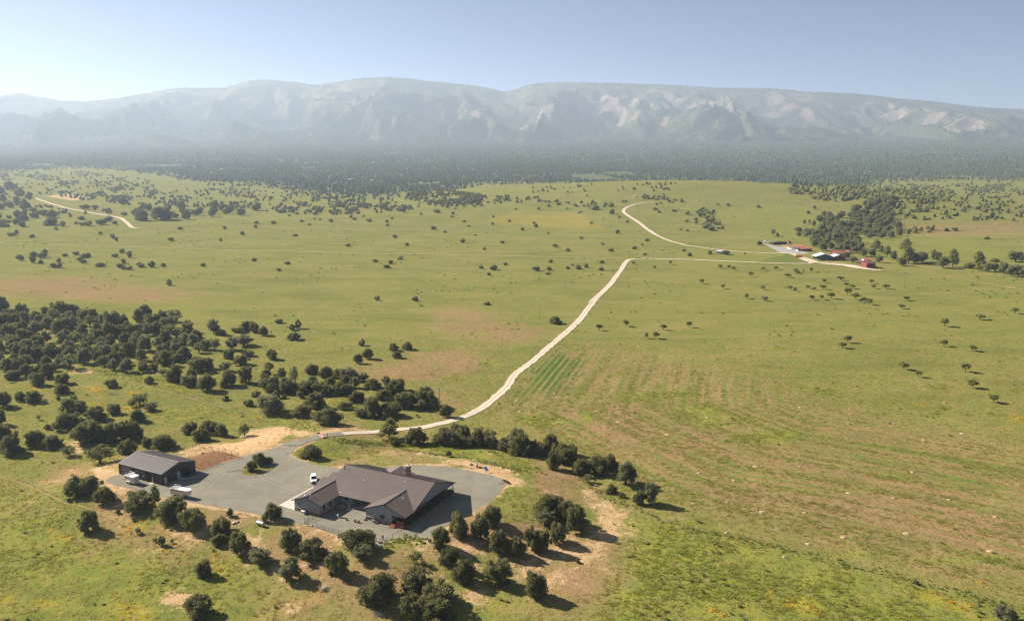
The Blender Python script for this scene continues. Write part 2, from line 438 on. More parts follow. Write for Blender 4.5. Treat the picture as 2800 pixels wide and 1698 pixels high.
# wild flowers
for c_, p_, s_ in (('C3', [(740, 850), (830, 835), (930, 870), (930, 960), (800, 900)], .8), ('C3', [(1150, 905), (1250, 905), (1240, 930), (1160, 930)], .9),
                   ('C3', [(1090, 1030), (1240, 1040), (1220, 1070), (1100, 1070)], 1.), ('C3', [(1590, 870), (1680, 880), (1640, 900)], 1.), ('C3', [(1700, 905), (1780, 912), (1740, 920)], 1.),
                   ('C3', [(250, 860), (440, 880), (300, 900)], .7), ('C3', [(1440, 1180), (1500, 1185), (1460, 1200)], .9), ('C3', [(800, 1000), (960, 1000), (950, 1090)], .5), ('C3', [(560, 930), (700, 920), (700, 960)], .6),
                   ('C5', [(390, 430), (560, 440), (540, 500), (400, 490)], 1.), ('C5', [(930, 355), (1060, 350), (1050, 420), (940, 410)], 1.), ('C5', [(30, 900), (120, 870), (110, 950), (30, 950)], .8),
                   ('C5', [(270, 950), (410, 945), (400, 970), (280, 970)], .7), ('C5', [(820, 950), (1050, 960), (1150, 1060), (900, 1080)], .45), ('C5', [(2180, 900), (2440, 880), (2440, 960), (2250, 960)], .35), ('C5', [(1600, 560), (1700, 760), (1650, 800), (1560, 620)], .25),
                   ('D8', [(1230, 895), (1390, 915), (1380, 985), (1190, 965)], .6), ('D8', [(1070, 890), (1150, 900), (1160, 930), (1090, 920)], .6), ('D8', [(840, 980), (900, 990), (890, 1020)], .6), ('D8', [(1930, 880), (2150, 940), (2130, 965), (1900, 920)], .5), ('D8', [(2240, 840), (2260, 845), (2250, 860)], .5),
                   ('D7', [(2360, 910), (2464, 920), (2464, 980), (2380, 960)], .6), ('D7', [(1630, 825), (1700, 825), (1690, 840)], .7), ('D7', [(1420, 255), (1470, 255), (1450, 268)], .6), ('D7', [(1240, 520), (1320, 520), (1290, 532)], .6), ('D7', [(2320, 1010), (2350, 1010), (2340, 1024)], .9),
                   ('D4', [(1050, 380), (1300, 300), (1700, 330), (1850, 430), (1500, 420), (1250, 400)], .33), ('C4', [(300, 880), (340, 880), (330, 900)], 1.), ('E5', [(1650, 560), (1770, 560), (1740, 640)], 1.)):
    zone(3, s_, 2.5, c_, p_)

_bp = pix('P', [(1722, 716), (1690, 732), (1620, 806), (1530, 911), (1430, 1009), (1340, 1101), (1290, 1131)]) + pix('D8', [(-60, 170), (100, 262), (300, 380), (480, 470), (775, 570), (1200, 660), (1770, 800), (2464, 985), (3300, 1230)])
_x, _y, _z = at([p[0] for p in _bp], [p[1] for p in _bp])
FIELD_EDGE = list(zip(_x.tolist(), _y.tolist()))
FIELD = FIELD_EDGE[:-1] + wpoly('D8', [(2800, 1090)]) + wpoly('P', [(2950, 1280), (2820, 1190)]) + wpoly('D7', [(2000, 1020), (1400, 900), (1000, 780), (560, 640)]) + wpoly('D6', [(2100, 560), (1300, 420), (1000, 400), (1150, 250)])
CROPBED = wpoly('D6', [(850, 560), (960, 505), (1240, 570), (1200, 700), (1130, 800), (940, 860), (700, 900), (640, 860), (780, 700)])

def paint(x, y):
    sh = x.shape; x = x.ravel(); y = y.ravel()
    out = np.zeros((4, x.size))
    jit = (fbm(x / 9, y / 9, 31, 3) - .5)
    for ch, s, fall, poly in ZONES:
        P_ = np.array(poly); lo = P_.min(0) - fall * 1.5; hi = P_.max(0) + fall * 1.5
        k = np.nonzero((x > lo[0]) & (x < hi[0]) & (y > lo[1]) & (y < hi[1]))[0]
        if len(k) == 0: continue
        sdv = poly_sd(x[k], y[k], poly) + jit[k] * fall * 1.6
        out[ch, k] = np.maximum(out[ch, k], s * (1 - sstep(-fall, fall, sdv)))
    d, sl = np.full(x.size, 99.0), np.zeros(x.size)
    fm = np.zeros(x.size); bed = np.zeros(x.size)
    P_ = np.array(FIELD)
    k = np.nonzero((x > P_[:, 0].min() - 30) & (x < P_[:, 0].max() + 30) & (y > P_[:, 1].min() - 30) & (y < P_[:, 1].max() + 30))[0]
    if len(k):
        d[k], sl[k] = line_dist(x[k], y[k], FIELD_EDGE)
        fm[k] = 1 - sstep(-22, 6, poly_sd(x[k], y[k], FIELD) + jit[k] * 20)
        bed[k] = 1 - sstep(-9, 4, poly_sd(x[k], y[k], CROPBED) + jit[k] * 22)
    out[2] = np.maximum(out[2], fm * .50)
    sp = yard_sd(x, y)
    out[0] = np.maximum(out[0], .55 * (1 - sstep(0, 3.0, sp + jit * 5)))
    nb_ = (1 - sstep(14, 45, sp + jit * 30)) * sstep(.42, .6, fbm(x / 17, y / 17, 37, 3)); out[2] = np.maximum(out[2], nb_ * .95); out[0] = np.maximum(out[0], nb_ * .30)
    return out, d, sl, fm, bed

# ------------------------------------------------------------------ ground mesh
NR, NC = 820, 420
ry = np.exp(np.linspace(math.log(40), math.log(9600), NR))
tx = np.linspace(-0.95, 0.95, NC)
GX = ry[:, None] * tx[None, :]; GY = np.repeat(ry[:, None], NC, 1)
GZ = Zt(GX, GY)
idx = np.arange(NR * NC).reshape(NR, NC)
gf = np.stack([idx[:-1, :-1], idx[:-1, 1:], idx[1:, 1:], idx[1:, :-1]], -1).reshape(-1, 4)
pt, fd, fs, fm, bed = paint(GX, GY)

_lr0, _lrk = math.log(40), (NR - 1) / (math.log(9600) - math.log(40))
def Zmesh(x, y):
    """height of the ground mesh itself, so that sheets lie on its faces"""
    x = np.asarray(x, float); y = np.asarray(y, float)
    i = np.clip(((np.log(np.maximum(y, 40.1)) - _lr0) * _lrk).astype(int), 0, NR - 2); fy = np.clip((y - ry[i]) / (ry[i + 1] - ry[i]), 0, 1)
    u = np.clip((x / np.maximum(y, 1) + .95) / 1.9 * (NC - 1), 0, NC - 1.001); j = u.astype(int); fx = u - j
    return (GZ[i, j] * (1 - fx) + GZ[i, j + 1] * fx) * (1 - fy) + (GZ[i + 1, j] * (1 - fx) + GZ[i + 1, j + 1] * fx) * fy

def ground_mat():
    t = NT('pasture_ground')
    p = t.pos()
    a = t.attr('paint'); sep = t.n('ShaderNodeSeparateColor'); t.l(a.outputs['Color'], sep.inputs[0])
    dirt, lush, brown = sep.outputs[0], sep.outputs[1], sep.outputs[2]
    flower = a.outputs['Alpha']
    fa = t.attr('furrow'); fsep = t.n('ShaderNodeSeparateXYZ'); t.l(fa.outputs['Vector'], fsep.inputs[0])
    mask = fsep.outputs[2]
    bedm = t.attr('bed').outputs['Fac']
    n60 = t.noise(p, 1 / 55, 3, .5); n12 = t.noise(p, 1 / 11, 3, .55); n3 = t.noise(p, 1 / 2.6, 3, .6); n06 = t.noise(p, 1 / .55, 3, .65)
    c = t.mix(t.ramp(n60, .40, .60), (.192, .187, .050), (.166, .173, .043))
    c = t.mix(t.math('MULTIPLY', t.ramp(n12, .44, .70), .6), c, (.260, .190, .070))
    c = t.mix(t.math('MULTIPLY', t.ramp(n3, .48, .70), .6), c, (.110, .130, .024))
    mp = t.n('ShaderNodeMapping'); t.l(p, mp.inputs['Vector']); mp.inputs['Scale'].default_value = (.012, .035, 1)
    big = t.noise(mp.outputs[0], 1.0, 5, .62, .8)
    c = t.mix(t.math('MULTIPLY', t.ramp(big, .50, .66), .55), c, (.120, .128, .034))
    c = t.mix(t.math('MULTIPLY', t.ramp(big, .46, .34), .35), c, (.255, .205, .075))
    c = t.mix(t.math('MULTIPLY', t.attr('wood').outputs['Fac'], .93), c, (.100, .118, .062))
    spk = t.noise(p, 1 / 1.7, 2, .6)
    c = t.mix(t.math('MULTIPLY', t.ramp(spk, .60, .70), t.math('MULTIPLY', t.ramp(n12, .35, .6), .62)), c, (.085, .105, .024))
    c = t.mix(t.math('MULTIPLY', t.ramp(spk, .40, .30), .35), c, (.27, .225, .085))
    # ploughed field: rows parallel to its edge
    cv = t.n('ShaderNodeCombineXYZ')
    t.l(t.math('MULTIPLY', fsep.outputs[0], .40), cv.inputs[0]); t.l(t.math('MULTIPLY', fsep.outputs[1], .012), cv.inputs[1])
    rows = t.noise(cv.outputs[0], 1.0, 3, .6)
    rowf = t.math('MULTIPLY', t.math('MULTIPLY', t.ramp(rows, .47, .68), mask), t.ramp(n12, .22, .5))
    br = t.math('MAXIMUM', t.math('MULTIPLY', brown, t.ramp(t.noise(p, 1 / 22, 4, .6), .22, .52)), 0.0)
    c = t.mix(t.math('MULTIPLY', br, .82), c, t.mix(t.ramp(n3, .4, .7), (.300, .178, .098), (.245, .128, .074)))
    c = t.mix(t.math('MULTIPLY', rowf, .92), c, (.115, .165, .026))
    # thin straw between the rows
    strow = t.math('MULTIPLY', t.math('MULTIPLY', t.ramp(rows, .46, .30), mask), .45)
    c = t.mix(strow, c, (.33, .225, .10))
    # lush zones
    lz = t.math('MULTIPLY', lush, t.ramp(t.math('ADD', t.math('MULTIPLY', n12, .6), t.math('MULTIPLY', n3, .4)), .36, .56))
    lc = t.mix(t.ramp(t.noise(p, 1 / 5.5, 4, .6), .38, .62), (.150, .185, .030), (.225, .222, .040))
    c = t.mix(t.math('MULTIPLY', lz, .9), c, lc)
    wv = t.n('ShaderNodeTexWave', wave_type='BANDS', bands_direction='X', wave_profile='SIN')
    cv2 = t.n('ShaderNodeCombineXYZ'); t.l(fsep.outputs[0], cv2.inputs[0]); t.l(t.math('MULTIPLY', fsep.outputs[1], .05), cv2.inputs[1])
    t.l(cv2.outputs[0], wv.inputs['Vector']); wv.inputs['Scale'].default_value = .095; wv.inputs['Distortion'].default_value = 2.2; wv.inputs['Detail'].default_value = 2; wv.inputs['Detail Scale'].default_value = 1.2
    bf = t.math('MULTIPLY', bedm, t.math('MULTIPLY', t.ramp(wv.outputs['Fac'], .15, .75), t.math('MULTIPLY', t.ramp(t.math('ADD', t.math('MULTIPLY', n12, .5), t.math('MULTIPLY', n3, .5)), .24, .46), 1.0)))
    c = t.mix(bf, c, (.050, .112, .018))
    # flowers
    vo = t.noise(p, 1 / .8, 2, .7)
    ff = t.math('MULTIPLY', flower, t.ramp(vo, .42, .58))
    c = t.mix(ff, c, (.46, .27, .018))
    # bare soil
    dn = t.math('ADD', t.math('MULTIPLY', n12, .35), t.math('ADD', t.math('MULTIPLY', n3, .4), t.math('MULTIPLY', n06, .25)))
    df = t.ramp(t.math('ADD', dirt, t.math('SUBTRACT', t.math('MULTIPLY', dn, 1.9), .95)), .28, .56)
    dc = t.mix(t.ramp(n3, .3, .7), (.41, .262, .132), (.48, .328, .178))
    c = t.mix(df, c, dc)
    # scattered bare spots anywhere
    sp = t.math('MULTIPLY', t.ramp(t.noise(p, 1 / 7.0, 5, .7), .58, .70), .6)
    c = t.mix(sp, c, (.31, .205, .105))
    g = t.math('ADD', t.math('MULTIPLY', n06, .9), .55)
    hs = t.n('ShaderNodeVectorMath', operation='SCALE'); t.l(c, hs.inputs[0]); t.l(g, hs.inputs['Scale'])
    h = t.math('ADD', n06, t.math('MULTIPLY', n3, 1.5))
    t.diffuse(hs.outputs[0], t.bump(h, .55, .35))
    return t.m
M['ground'] = ground_mat()
me = np_mesh('pasture_ground', np.stack([GX, GY, GZ], -1).reshape(-1, 3), gf, M['ground'], True)
at_ = me.attributes.new('paint', 'FLOAT_COLOR', 'POINT'); at_.data.foreach_set('color', np.ascontiguousarray(pt.T, np.float32).ravel())
at_ = me.attributes.new('furrow', 'FLOAT_VECTOR', 'POINT'); at_.data.foreach_set('vector', np.stack([fd, fs, fm], -1).astype(np.float32).ravel())
at_ = me.attributes.new('bed', 'FLOAT', 'POINT'); at_.data.foreach_set('value', bed.astype(np.float32))
WOOD_ME = me
ground = tag(link_mesh('ground', me), kind='structure')

# ------------------------------------------------------------------ mountains
sk = [(-900, 262), (-400, 250), (-150, 275)] + [(x / .88, y / .88) for x, y in ((0, 232), (45, 225), (100, 235), (150, 244), (215, 245), (290, 236), (370, 222), (420, 213), (540, 213), (600, 195), (640, 192), (720, 200), (760, 207), (800, 200), (860, 190), (930, 187), (985, 190), (1050, 198), (1150, 208), (1215, 222), (1245, 215), (1280, 203), (1330, 199), (1450, 200), (1600, 205), (1710, 212), (1790, 213), (1870, 214), (1945, 222), (2060, 226), (2150, 237), (2250, 246), (2340, 258), (2400, 262), (2464, 265))] + [(3000, 312), (3400, 330), (4200, 345)]
_a, _dy, _dz = rays([p[0] for p in sk], [p[1] for p in sk])
SK_T, SK_S = _a / _dy, _dz / _dy
def Mz(x, y):
    x = np.asarray(x, float); y = np.asarray(y, float)
    t = x / np.maximum(y, 1)
    s = np.interp(t, SK_T, SK_S)
    Yr = 11000 + 900 * (fbm(t * 5 + 3, t * 0, 41, 2) - .5)
    Yf = 7900 + 2600 * (fbm(x / 1100, x * 0 + 3, 43, 3) - .5)
    zr = CAM_H + s * Yr
    zb = np.interp(Yf, _zy, _zz)
    q = (y - Yf) / (Yr - Yf)
    qc = np.clip(q, 0, 1)
    wx = x + 260 * (fbm(x / 700, y / 900, 47, 3) - .5) * 2
    def ridge(sc, sd_, st): return 1 - np.abs(2 * vnoise(wx / sc, y / (sc * st), sd_) - 1)
    n = .52 * ridge(1000, 51, 3.4) + .30 * ridge(430, 52, 2.6) + .18 * ridge(190, 53, 2.0)
    env = np.sin(np.pi * np.clip(qc, 0, 1) ** 0.75)
    f = .06 * qc + .94 * qc ** 1.45
    n = n + .10 * (fbm(wx / 130, y / 150, 57, 3) - .5)
    z = zb + (zr - zb) * np.minimum(f + 1.4 * env * (n - .62) * (1 - .55 * qc), .97 + .03 * qc)
    z = np.where(q > 1, zr - (y - Yr) * .35, z)
    z0 = np.interp(y, _zy, _zz) - 8
    z = np.where(q < 0, z0, np.maximum(z, z0 + 0.0))
    for px, py, yy, hh, ww in ((437, 330, 7300, 95, 200), (110, 335, 7700, 90, 380), (330, 330, 7900, 80, 260), (700, 352, 7600, 60, 300), (-120, 345, 7500, 70, 300), (1180, 352, 7500, 50, 330), (900, 340, 7900, 90, 300)):
        a, dy, dz = rays(px, py)
        z = z + hh * np.exp(-((x - a / dy * yy) / ww) ** 2 - ((y - yy) / (ww * 1.3)) ** 2)
    return z
my = np.concatenate([np.linspace(6600, 11600, 230), np.linspace(11700, 13800, 12)])
mt = np.linspace(-0.92, 0.92, 640)
MX = my[:, None] * mt[None, :]; MY = np.repeat(my[:, None], len(mt), 1); MZ = Mz(MX, MY)
idx = np.arange(MX.size).reshape(MX.shape)
mf = np.stack([idx[:-1, :-1], idx[:-1, 1:], idx[1:, 1:], idx[1:, :-1]], -1).reshape(-1, 4)
def at_mtn(px, py):
    px = np.atleast_1d(np.asarray(px, float)); py = np.atleast_1d(np.asarray(py, float))
    a, dy, dz = rays(px, py); t = np.full(px.shape, 6600.0); done = np.zeros(px.shape, bool)
    for i in range(500):
        done |= CAM_H + dz * t < Mz(a * t, dy * t)
        t = np.where(done | (t > 13000), t, t + 14)
        if done.all(): break
    return a * t, dy * t
# pale scree: elongated patches (D2 crop: x, y, half width, half height, slant)
SCREE = [(330, 155, 90, 26, 0), (450, 160, 110, 26, .1), (390, 205, 60, 34, 0), (400, 250, 45, 26, 0), (600, 175, 42, 16, -.4), (480, 215, 60, 9, -.6), (545, 232, 40, 7, -.6), (755, 162, 20, 24, .4), (820, 160, 26, 7, -.5), (860, 205, 14, 14, 0), (965, 185, 26, 8, 0), (1100, 175, 28, 18, -.5), (1060, 200, 40, 6, .3), (1280, 155, 52, 20, .1), (1400, 150, 66, 14, -.1), (1240, 245, 60, 9, -.55), (1185, 262, 30, 12, -.5), (1330, 200, 50, 8, -.6), (1425, 245, 24, 26, -.9), (1410, 285, 22, 16, -.6), (1500, 188, 36, 20, -.4), (1640, 200, 34, 16, .5), (1650, 232, 40, 8, .5), (1720, 182, 36, 12, -.2), (1780, 182, 12, 10, 0), (1828, 190, 18, 14, -.6), (1920, 205, 40, 18, 0), (1975, 205, 26, 20, -.8), (1860, 250, 34, 14, .5), (1810, 240, 30, 7, .5), (2080, 225, 26, 22, -.4), (2020, 262, 34, 12, -.6), (150, 215, 40, 9, -.4), (70, 285, 50, 9, -.6), (250, 240, 40, 10, .5), (300, 262, 36, 8, .5), (590, 250, 30, 6, -.8), (680, 235, 24, 12, -.7), (740, 250, 18, 9, 0), (1040, 235, 26, 5, .7), (2430, 230, 40, 18, -.3), (-420, 155, 26, 24, .3), (-300, 130, 30, 10, 0), (-480, 240, 40, 14, 0), (-180, 220, 14, 26, .5), (2180, 300, 60, 40, .2)]
_p = pix('D2', [(s[0], s[1]) for s in SCREE])
_sx, _sy = at_mtn([p[0] for p in _p], [p[1] for p in _p])
def scree(x, y):
    m = np.zeros(x.shape)
    wob = 1.1 * (fbm(x / 120, y / 300, 61, 5, .65) - .5) + .9 * (fbm((x + .4 * y) / 60, y / 420, 62, 3) - .5)
    for (u, v, w, h, sl), cx, cy_ in zip(SCREE, _sx, _sy):
        mx_ = 1.25 * w / 1.76 * cy_ / FOC; my_ = 1.25 * h / 1.76 * cy_ / FOC * 2.6
        dx = x - cx; dyy = y - cy_
        dd = np.sqrt(((dx + dyy * sl * .38) / mx_) ** 2 + (dyy / my_) ** 2)
        m = np.maximum(m, np.clip(1.25 - dd * .75 - wob * .5, 0, 1))
    return m
scr = scree(MX, MY)
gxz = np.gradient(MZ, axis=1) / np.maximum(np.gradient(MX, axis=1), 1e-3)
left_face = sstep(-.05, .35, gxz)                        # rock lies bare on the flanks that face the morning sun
MRAW = np.clip((MZ - np.interp(MY, _zy, _zz)) / 1000, 0, 1)
thin = sstep(.35, .75, fbm(MX / 500, MY / 700, 64, 3)) * sstep(.05, .30, gxz) * sstep(-4500, 1500, MX) * sstep(.12, .3, MRAW)
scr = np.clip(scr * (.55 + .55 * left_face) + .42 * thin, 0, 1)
def mtn_mat():
    t = NT('mountain_slopes'); p = t.pos()
    s = t.attr('scree').outputs['Fac']
    n1 = t.noise(p, 1 / 420, 5, .6); n2 = t.noise(p, 1 / 60, 4, .65)
    c = t.mix(t.ramp(n1, .4, .62), (.050, .060, .040), (.118, .116, .070))
    c = t.mix(t.math('MULTIPLY', t.ramp(t.noise(p, 1 / 230, 6, .65), .56, .64), .55), c, (.25, .20, .13))
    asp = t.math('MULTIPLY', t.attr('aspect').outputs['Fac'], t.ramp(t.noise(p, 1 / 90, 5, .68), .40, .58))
    c = t.mix(t.math('MULTIPLY', asp, .6), c, (.20, .175, .11))     # sun-facing flanks tinted lighter: slope shading put into the scrub colour
    c = t.mix(t.math('MULTIPLY', t.attr('low').outputs['Fac'], .9), c, (.062, .080, .038))
    mp = t.n('ShaderNodeMapping'); t.l(p, mp.inputs['Vector']); mp.inputs['Rotation'].default_value = (0, 0, .45); mp.inputs['Scale'].default_value = (.016, .0035, .008)
    stn = t.noise(mp.outputs[0], 1.0, 6, .68, .4)
    f = t.ramp(t.math('ADD', s, t.math('MULTIPLY', t.math('SUBTRACT', stn, .5), 1.9)), .44, .74)
    c = t.mix(f, c, t.mix(n2, (.20, .150, .122), (.27, .20, .163)))
    t.diffuse(c, t.bump(n2, .8, 18.0)); return t.m
M['mtn'] = mtn_mat()
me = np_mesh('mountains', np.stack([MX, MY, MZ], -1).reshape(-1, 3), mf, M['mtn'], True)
low = 1 - sstep(.10, .42, MRAW + .12 * (fbm(MX / 260, MY / 260, 58, 3) - .5))
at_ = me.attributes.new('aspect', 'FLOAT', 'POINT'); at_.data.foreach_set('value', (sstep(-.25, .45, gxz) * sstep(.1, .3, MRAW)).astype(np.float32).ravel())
at_ = me.attributes.new('low', 'FLOAT', 'POINT'); at_.data.foreach_set('value', low.astype(np.float32).ravel())
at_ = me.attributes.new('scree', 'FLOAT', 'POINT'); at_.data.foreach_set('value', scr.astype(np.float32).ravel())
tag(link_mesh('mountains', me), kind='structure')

# ------------------------------------------------------------------ far forest: one mass of small trees
_fb = [(-500, 476), (0, 470), (200, 462), (330, 468), (480, 490), (560, 505), (700, 512), (800, 532), (900, 548), (1000, 556), (1080, 550), (1150, 540), (1230, 524)]
_x, _y, _z = at([p[0] for p in _fb], [p[1] for p in _fb])
FB_T = np.concatenate([_x / _y, [-.03, .05, .3]]); FB_Y = np.concatenate([_y, [2300, 2350, 2350]])
_fb = [(2180, 528), (2300, 512), (2420, 500), (2600, 497), (2800, 500), (3200, 505)]
_x, _y, _z = at([p[0] for p in _fb], [p[1] for p in _fb])
FB_T = np.concatenate([FB_T, _x / _y]); FB_Y = np.concatenate([FB_Y, _y])
_o = np.argsort(FB_T); FB_T, FB_Y = FB_T[_o], FB_Y[_o]
def forest_edge(t): return np.interp(t, FB_T, FB_Y)

_t = (GX / GY); _w = sstep(0, 600, GY - forest_edge(_t)) * (np.abs(_t) < 2)
at_ = WOOD_ME.attributes.new('wood', 'FLOAT', 'POINT'); at_.data.foreach_set('value', _w.astype(np.float32).ravel())

def leaf_mat(name, dark, light, island=True, tip=None):
    t = NT(name)
    g = t.n('ShaderNodeNewGeometry'); oi = t.n('ShaderNodeObjectInfo')
    r = g.outputs['Random Per Island']
    c = t.mix(r, dark, light)
    if tip is not None: c = t.mix(t.math('MULTIPLY', t.ramp(r, .8, 1.0), .8), c, tip)
    c = t.mix(t.math('MULTIPLY', oi.outputs['Random'], .35), c, tuple(v * .8 for v in dark))
    d = t.n('ShaderNodeBsdfDiffuse'); t.put(d.inputs['Color'], c)
    tr = t.n('ShaderNodeBsdfTranslucent'); t.put(tr.inputs['Color'], c)
    ms = t.n('ShaderNodeMixShader'); ms.inputs[0].default_value = .42
    t.l(d.outputs[0], ms.inputs[1]); t.l(tr.outputs[0], ms.inputs[2]); t.l(ms.outputs[0], t.out.inputs['Surface'])
    return t.m
M['far_leaf'] = leaf_mat('far_forest_leaf', (0.115, 0.142, 0.078), (0.208, 0.231, 0.139))

rng = np.random.default_rng(3)
def cone_trees(x, y, z, r, h, nside):
    n = len(x)
    ang = rng.uniform(0, 6.28, n)[:, None] + np.arange(nside)[None, :] * (2 * math.pi / nside)
    rr = r[:, None] * rng.uniform(.75, 1.25, (n, nside))
    base = np.stack([x[:, None] + rr * np.cos(ang), y[:, None] + rr * np.sin(ang), z[:, None] + (h * .12)[:, None] * rng.uniform(.3, 1.6, (n, nside))], -1)
    mid = np.stack([x[:, None] + rr * .72 * np.cos(ang + .5), y[:, None] + rr * .72 * np.sin(ang + .5), z[:, None] + (h * .62)[:, None] * rng.uniform(.8, 1.2, (n, nside))], -1)
    top = np.stack([x + rng.uniform(-.15, .15, n) * r, y, z + h], -1)[:, None, :]
    V = np.concatenate([base, mid, top], 1)
    k = 2 * nside + 1; o = (np.arange(n) * k)[:, None]
    F = []
    for i in range(nside):
        j = (i + 1) % nside
        F += [np.concatenate([o + i, o + j, o + nside + i], 1), np.concatenate([o + j, o + nside + j, o + nside + i], 1), np.concatenate([o + nside + i, o + nside + j, o + 2 * nside], 1)]
    return V.reshape(-1, 3), np.stack(F, 1).reshape(-1, 3)
def scatter_wedge(n, y0, y1, tmax):
    t = rng.uniform(-tmax, tmax, n); u = rng.uniform(0, 1, n)
    y = np.sqrt(y0 * y0 + u * (y1 * y1 - y0 * y0)); return t * y, y
V_, F_ = [], []; nb = 0
for n, y0, y1, ns, r0, r1, h0, h1 in ((62000, 1500, 4300, 4, 2.6, 5.2, 4.5, 9.5), (105000, 4200, 9300, 3, 4.0, 7.5, 7, 13)):
    x, y = scatter_wedge(n, y0, y1, .74)
    e = forest_edge(x / y)
    dens = sstep(-160, 650, y - e) * (.62 + .38 * sstep(.35, .6, fbm(x / 260, y / 260, 71, 3)))
    clear = sstep(.70, .74, fbm(x / 330 + 5, y / 500, 73, 3)) * (y < 4200)
    k = (rng.uniform(0, 1, n) < dens * (1 - clear))
    x, y = x[k], y[k]; m = len(x)
    tall = rng.uniform(0, 1, m) < .08
    h = rng.uniform(h0, h1, m) * np.where(tall, 1.7, 1); r = rng.uniform(r0, r1, m) * np.where(tall, .8, 1)
    zz_ = np.where(y > 6700, np.maximum(Zt(x, y), Mz(x, y)), Zt(x, y)); v, f = cone_trees(x, y, zz_ - .4, r, h, ns); V_.append(v); F_.append(f + nb); nb += len(v)
# on the mountain slopes and along the skyline
n = 60000
t_ = rng.uniform(-.72, .72, n); y = rng.uniform(8000, 11150, n); x = t_ * y
k = rng.uniform(0, 1, n) < (1 - scree(x, y)) * sstep(.40, .56, fbm(x / 300, y / 300, 75, 4)) ; x, y = x[k], y[k]
t2 = rng.uniform(-.72, .72, 3500); Yr2 = 11000 + 900 * (fbm(t2 * 5 + 3, t2 * 0, 41, 2) - .5) + rng.uniform(-60, 20, 3500); k2 = rng.uniform(0, 1, 3500) < .35 + .5 * fbm(t2 * 60, t2 * 0, 77, 2)
x = np.concatenate([x, (t2 * Yr2)[k2]]); y = np.concatenate([y, Yr2[k2]]); m = len(x)
v, f = cone_trees(x, y, Mz(x, y) - 2, rng.uniform(5, 9, m), rng.uniform(9, 19, m), 3); V_.append(v); F_.append(f + nb); nb += len(v)
o = link_mesh('forest', np_mesh('forest', np.concatenate(V_), np.concatenate(F_), M['far_leaf']))
tag(o, 'blue green forest covering the plain below the mountains', kind='stuff')

# ------------------------------------------------------------------ haze
hb = MB().box((0, 7600, 600), (27000, 17000, 1380))
hm = NT('haze_air')
pv = hm.n('ShaderNodeVolumePrincipled')
pv.inputs['Color'].default_value = (.70, .84, 1.0, 1)
pv.inputs['Density'].default_value = HAZE_DENSITY
pv.inputs['Anisotropy'].default_value = HAZE_G
hm.l(pv.outputs[0], hm.out.inputs['Volume'])
HAZE = hb.build('haze', hm.m); tag(HAZE, kind='stuff')

# ------------------------------------------------------------------ sheets laid on the ground
def sheet(name, poly, mat, off=.05, step=4.0, flat=None, kind='structure'):
    bm = bmesh.new()
    cdt = delaunay_2d_cdt([Vector(p) for p in poly], [(i, (i + 1) % len(poly)) for i in range(len(poly))], [], 1, 1e-4)
    vs = [bm.verts.new((v.x, v.y, 0)) for v in cdt[0]]
    for f in cdt[2]: bm.faces.new([vs[i] for i in f])
    if flat is None:
        xs = [p[0] for p in poly]; ys = [p[1] for p in poly]
        for ax, lo, hi in ((0, min(xs), max(xs)), (1, min(ys), max(ys))):
            c = lo + step
            while c < hi:
                co = (c, 0, 0) if ax == 0 else (0, c, 0); no = (1, 0, 0) if ax == 0 else (0, 1, 0)
                bmesh.ops.bisect_plane(bm, geom=bm.verts[:] + bm.edges[:] + bm.faces[:], plane_co=co, plane_no=no)
                c += step
        co = np.array([v.co for v in bm.verts]); z = Zmesh(co[:, 0], co[:, 1]) + off
        for v, q in zip(bm.verts, z): v.co.z = q
    else:
        for v in bm.verts: v.co.z = flat
    bmesh.ops.recalc_face_normals(bm, faces=bm.faces)
    for f in bm.faces:
        if f.normal.z < 0: f.normal_flip()
    me = bpy.data.meshes.new(name); bm.to_mesh(me); bm.free(); me.materials.append(mat)
    o = link_mesh(name, me)
    return tag(o, kind=kind)

def spline(pts, step):
    """Catmull-Rom through the points, resampled"""
    P_ = np.array(pts, float); P_ = np.vstack([2 * P_[0] - P_[1], P_, 2 * P_[-1] - P_[-2]])
    out = []
    for i in range(1, len(P_) - 2):
        L = np.linalg.norm(P_[i + 1] - P_[i]); n = max(2, int(L / step))
        for k in range(n):
            t = k / n; a, b, c, d = P_[i - 1], P_[i], P_[i + 1], P_[i + 2]
            out.append(.5 * (2 * b + (c - a) * t + (2 * a - 5 * b + 4 * c - d) * t * t + (3 * b - a - 3 * c + d) * t ** 3))
    out.append(P_[-2]); return np.array(out)

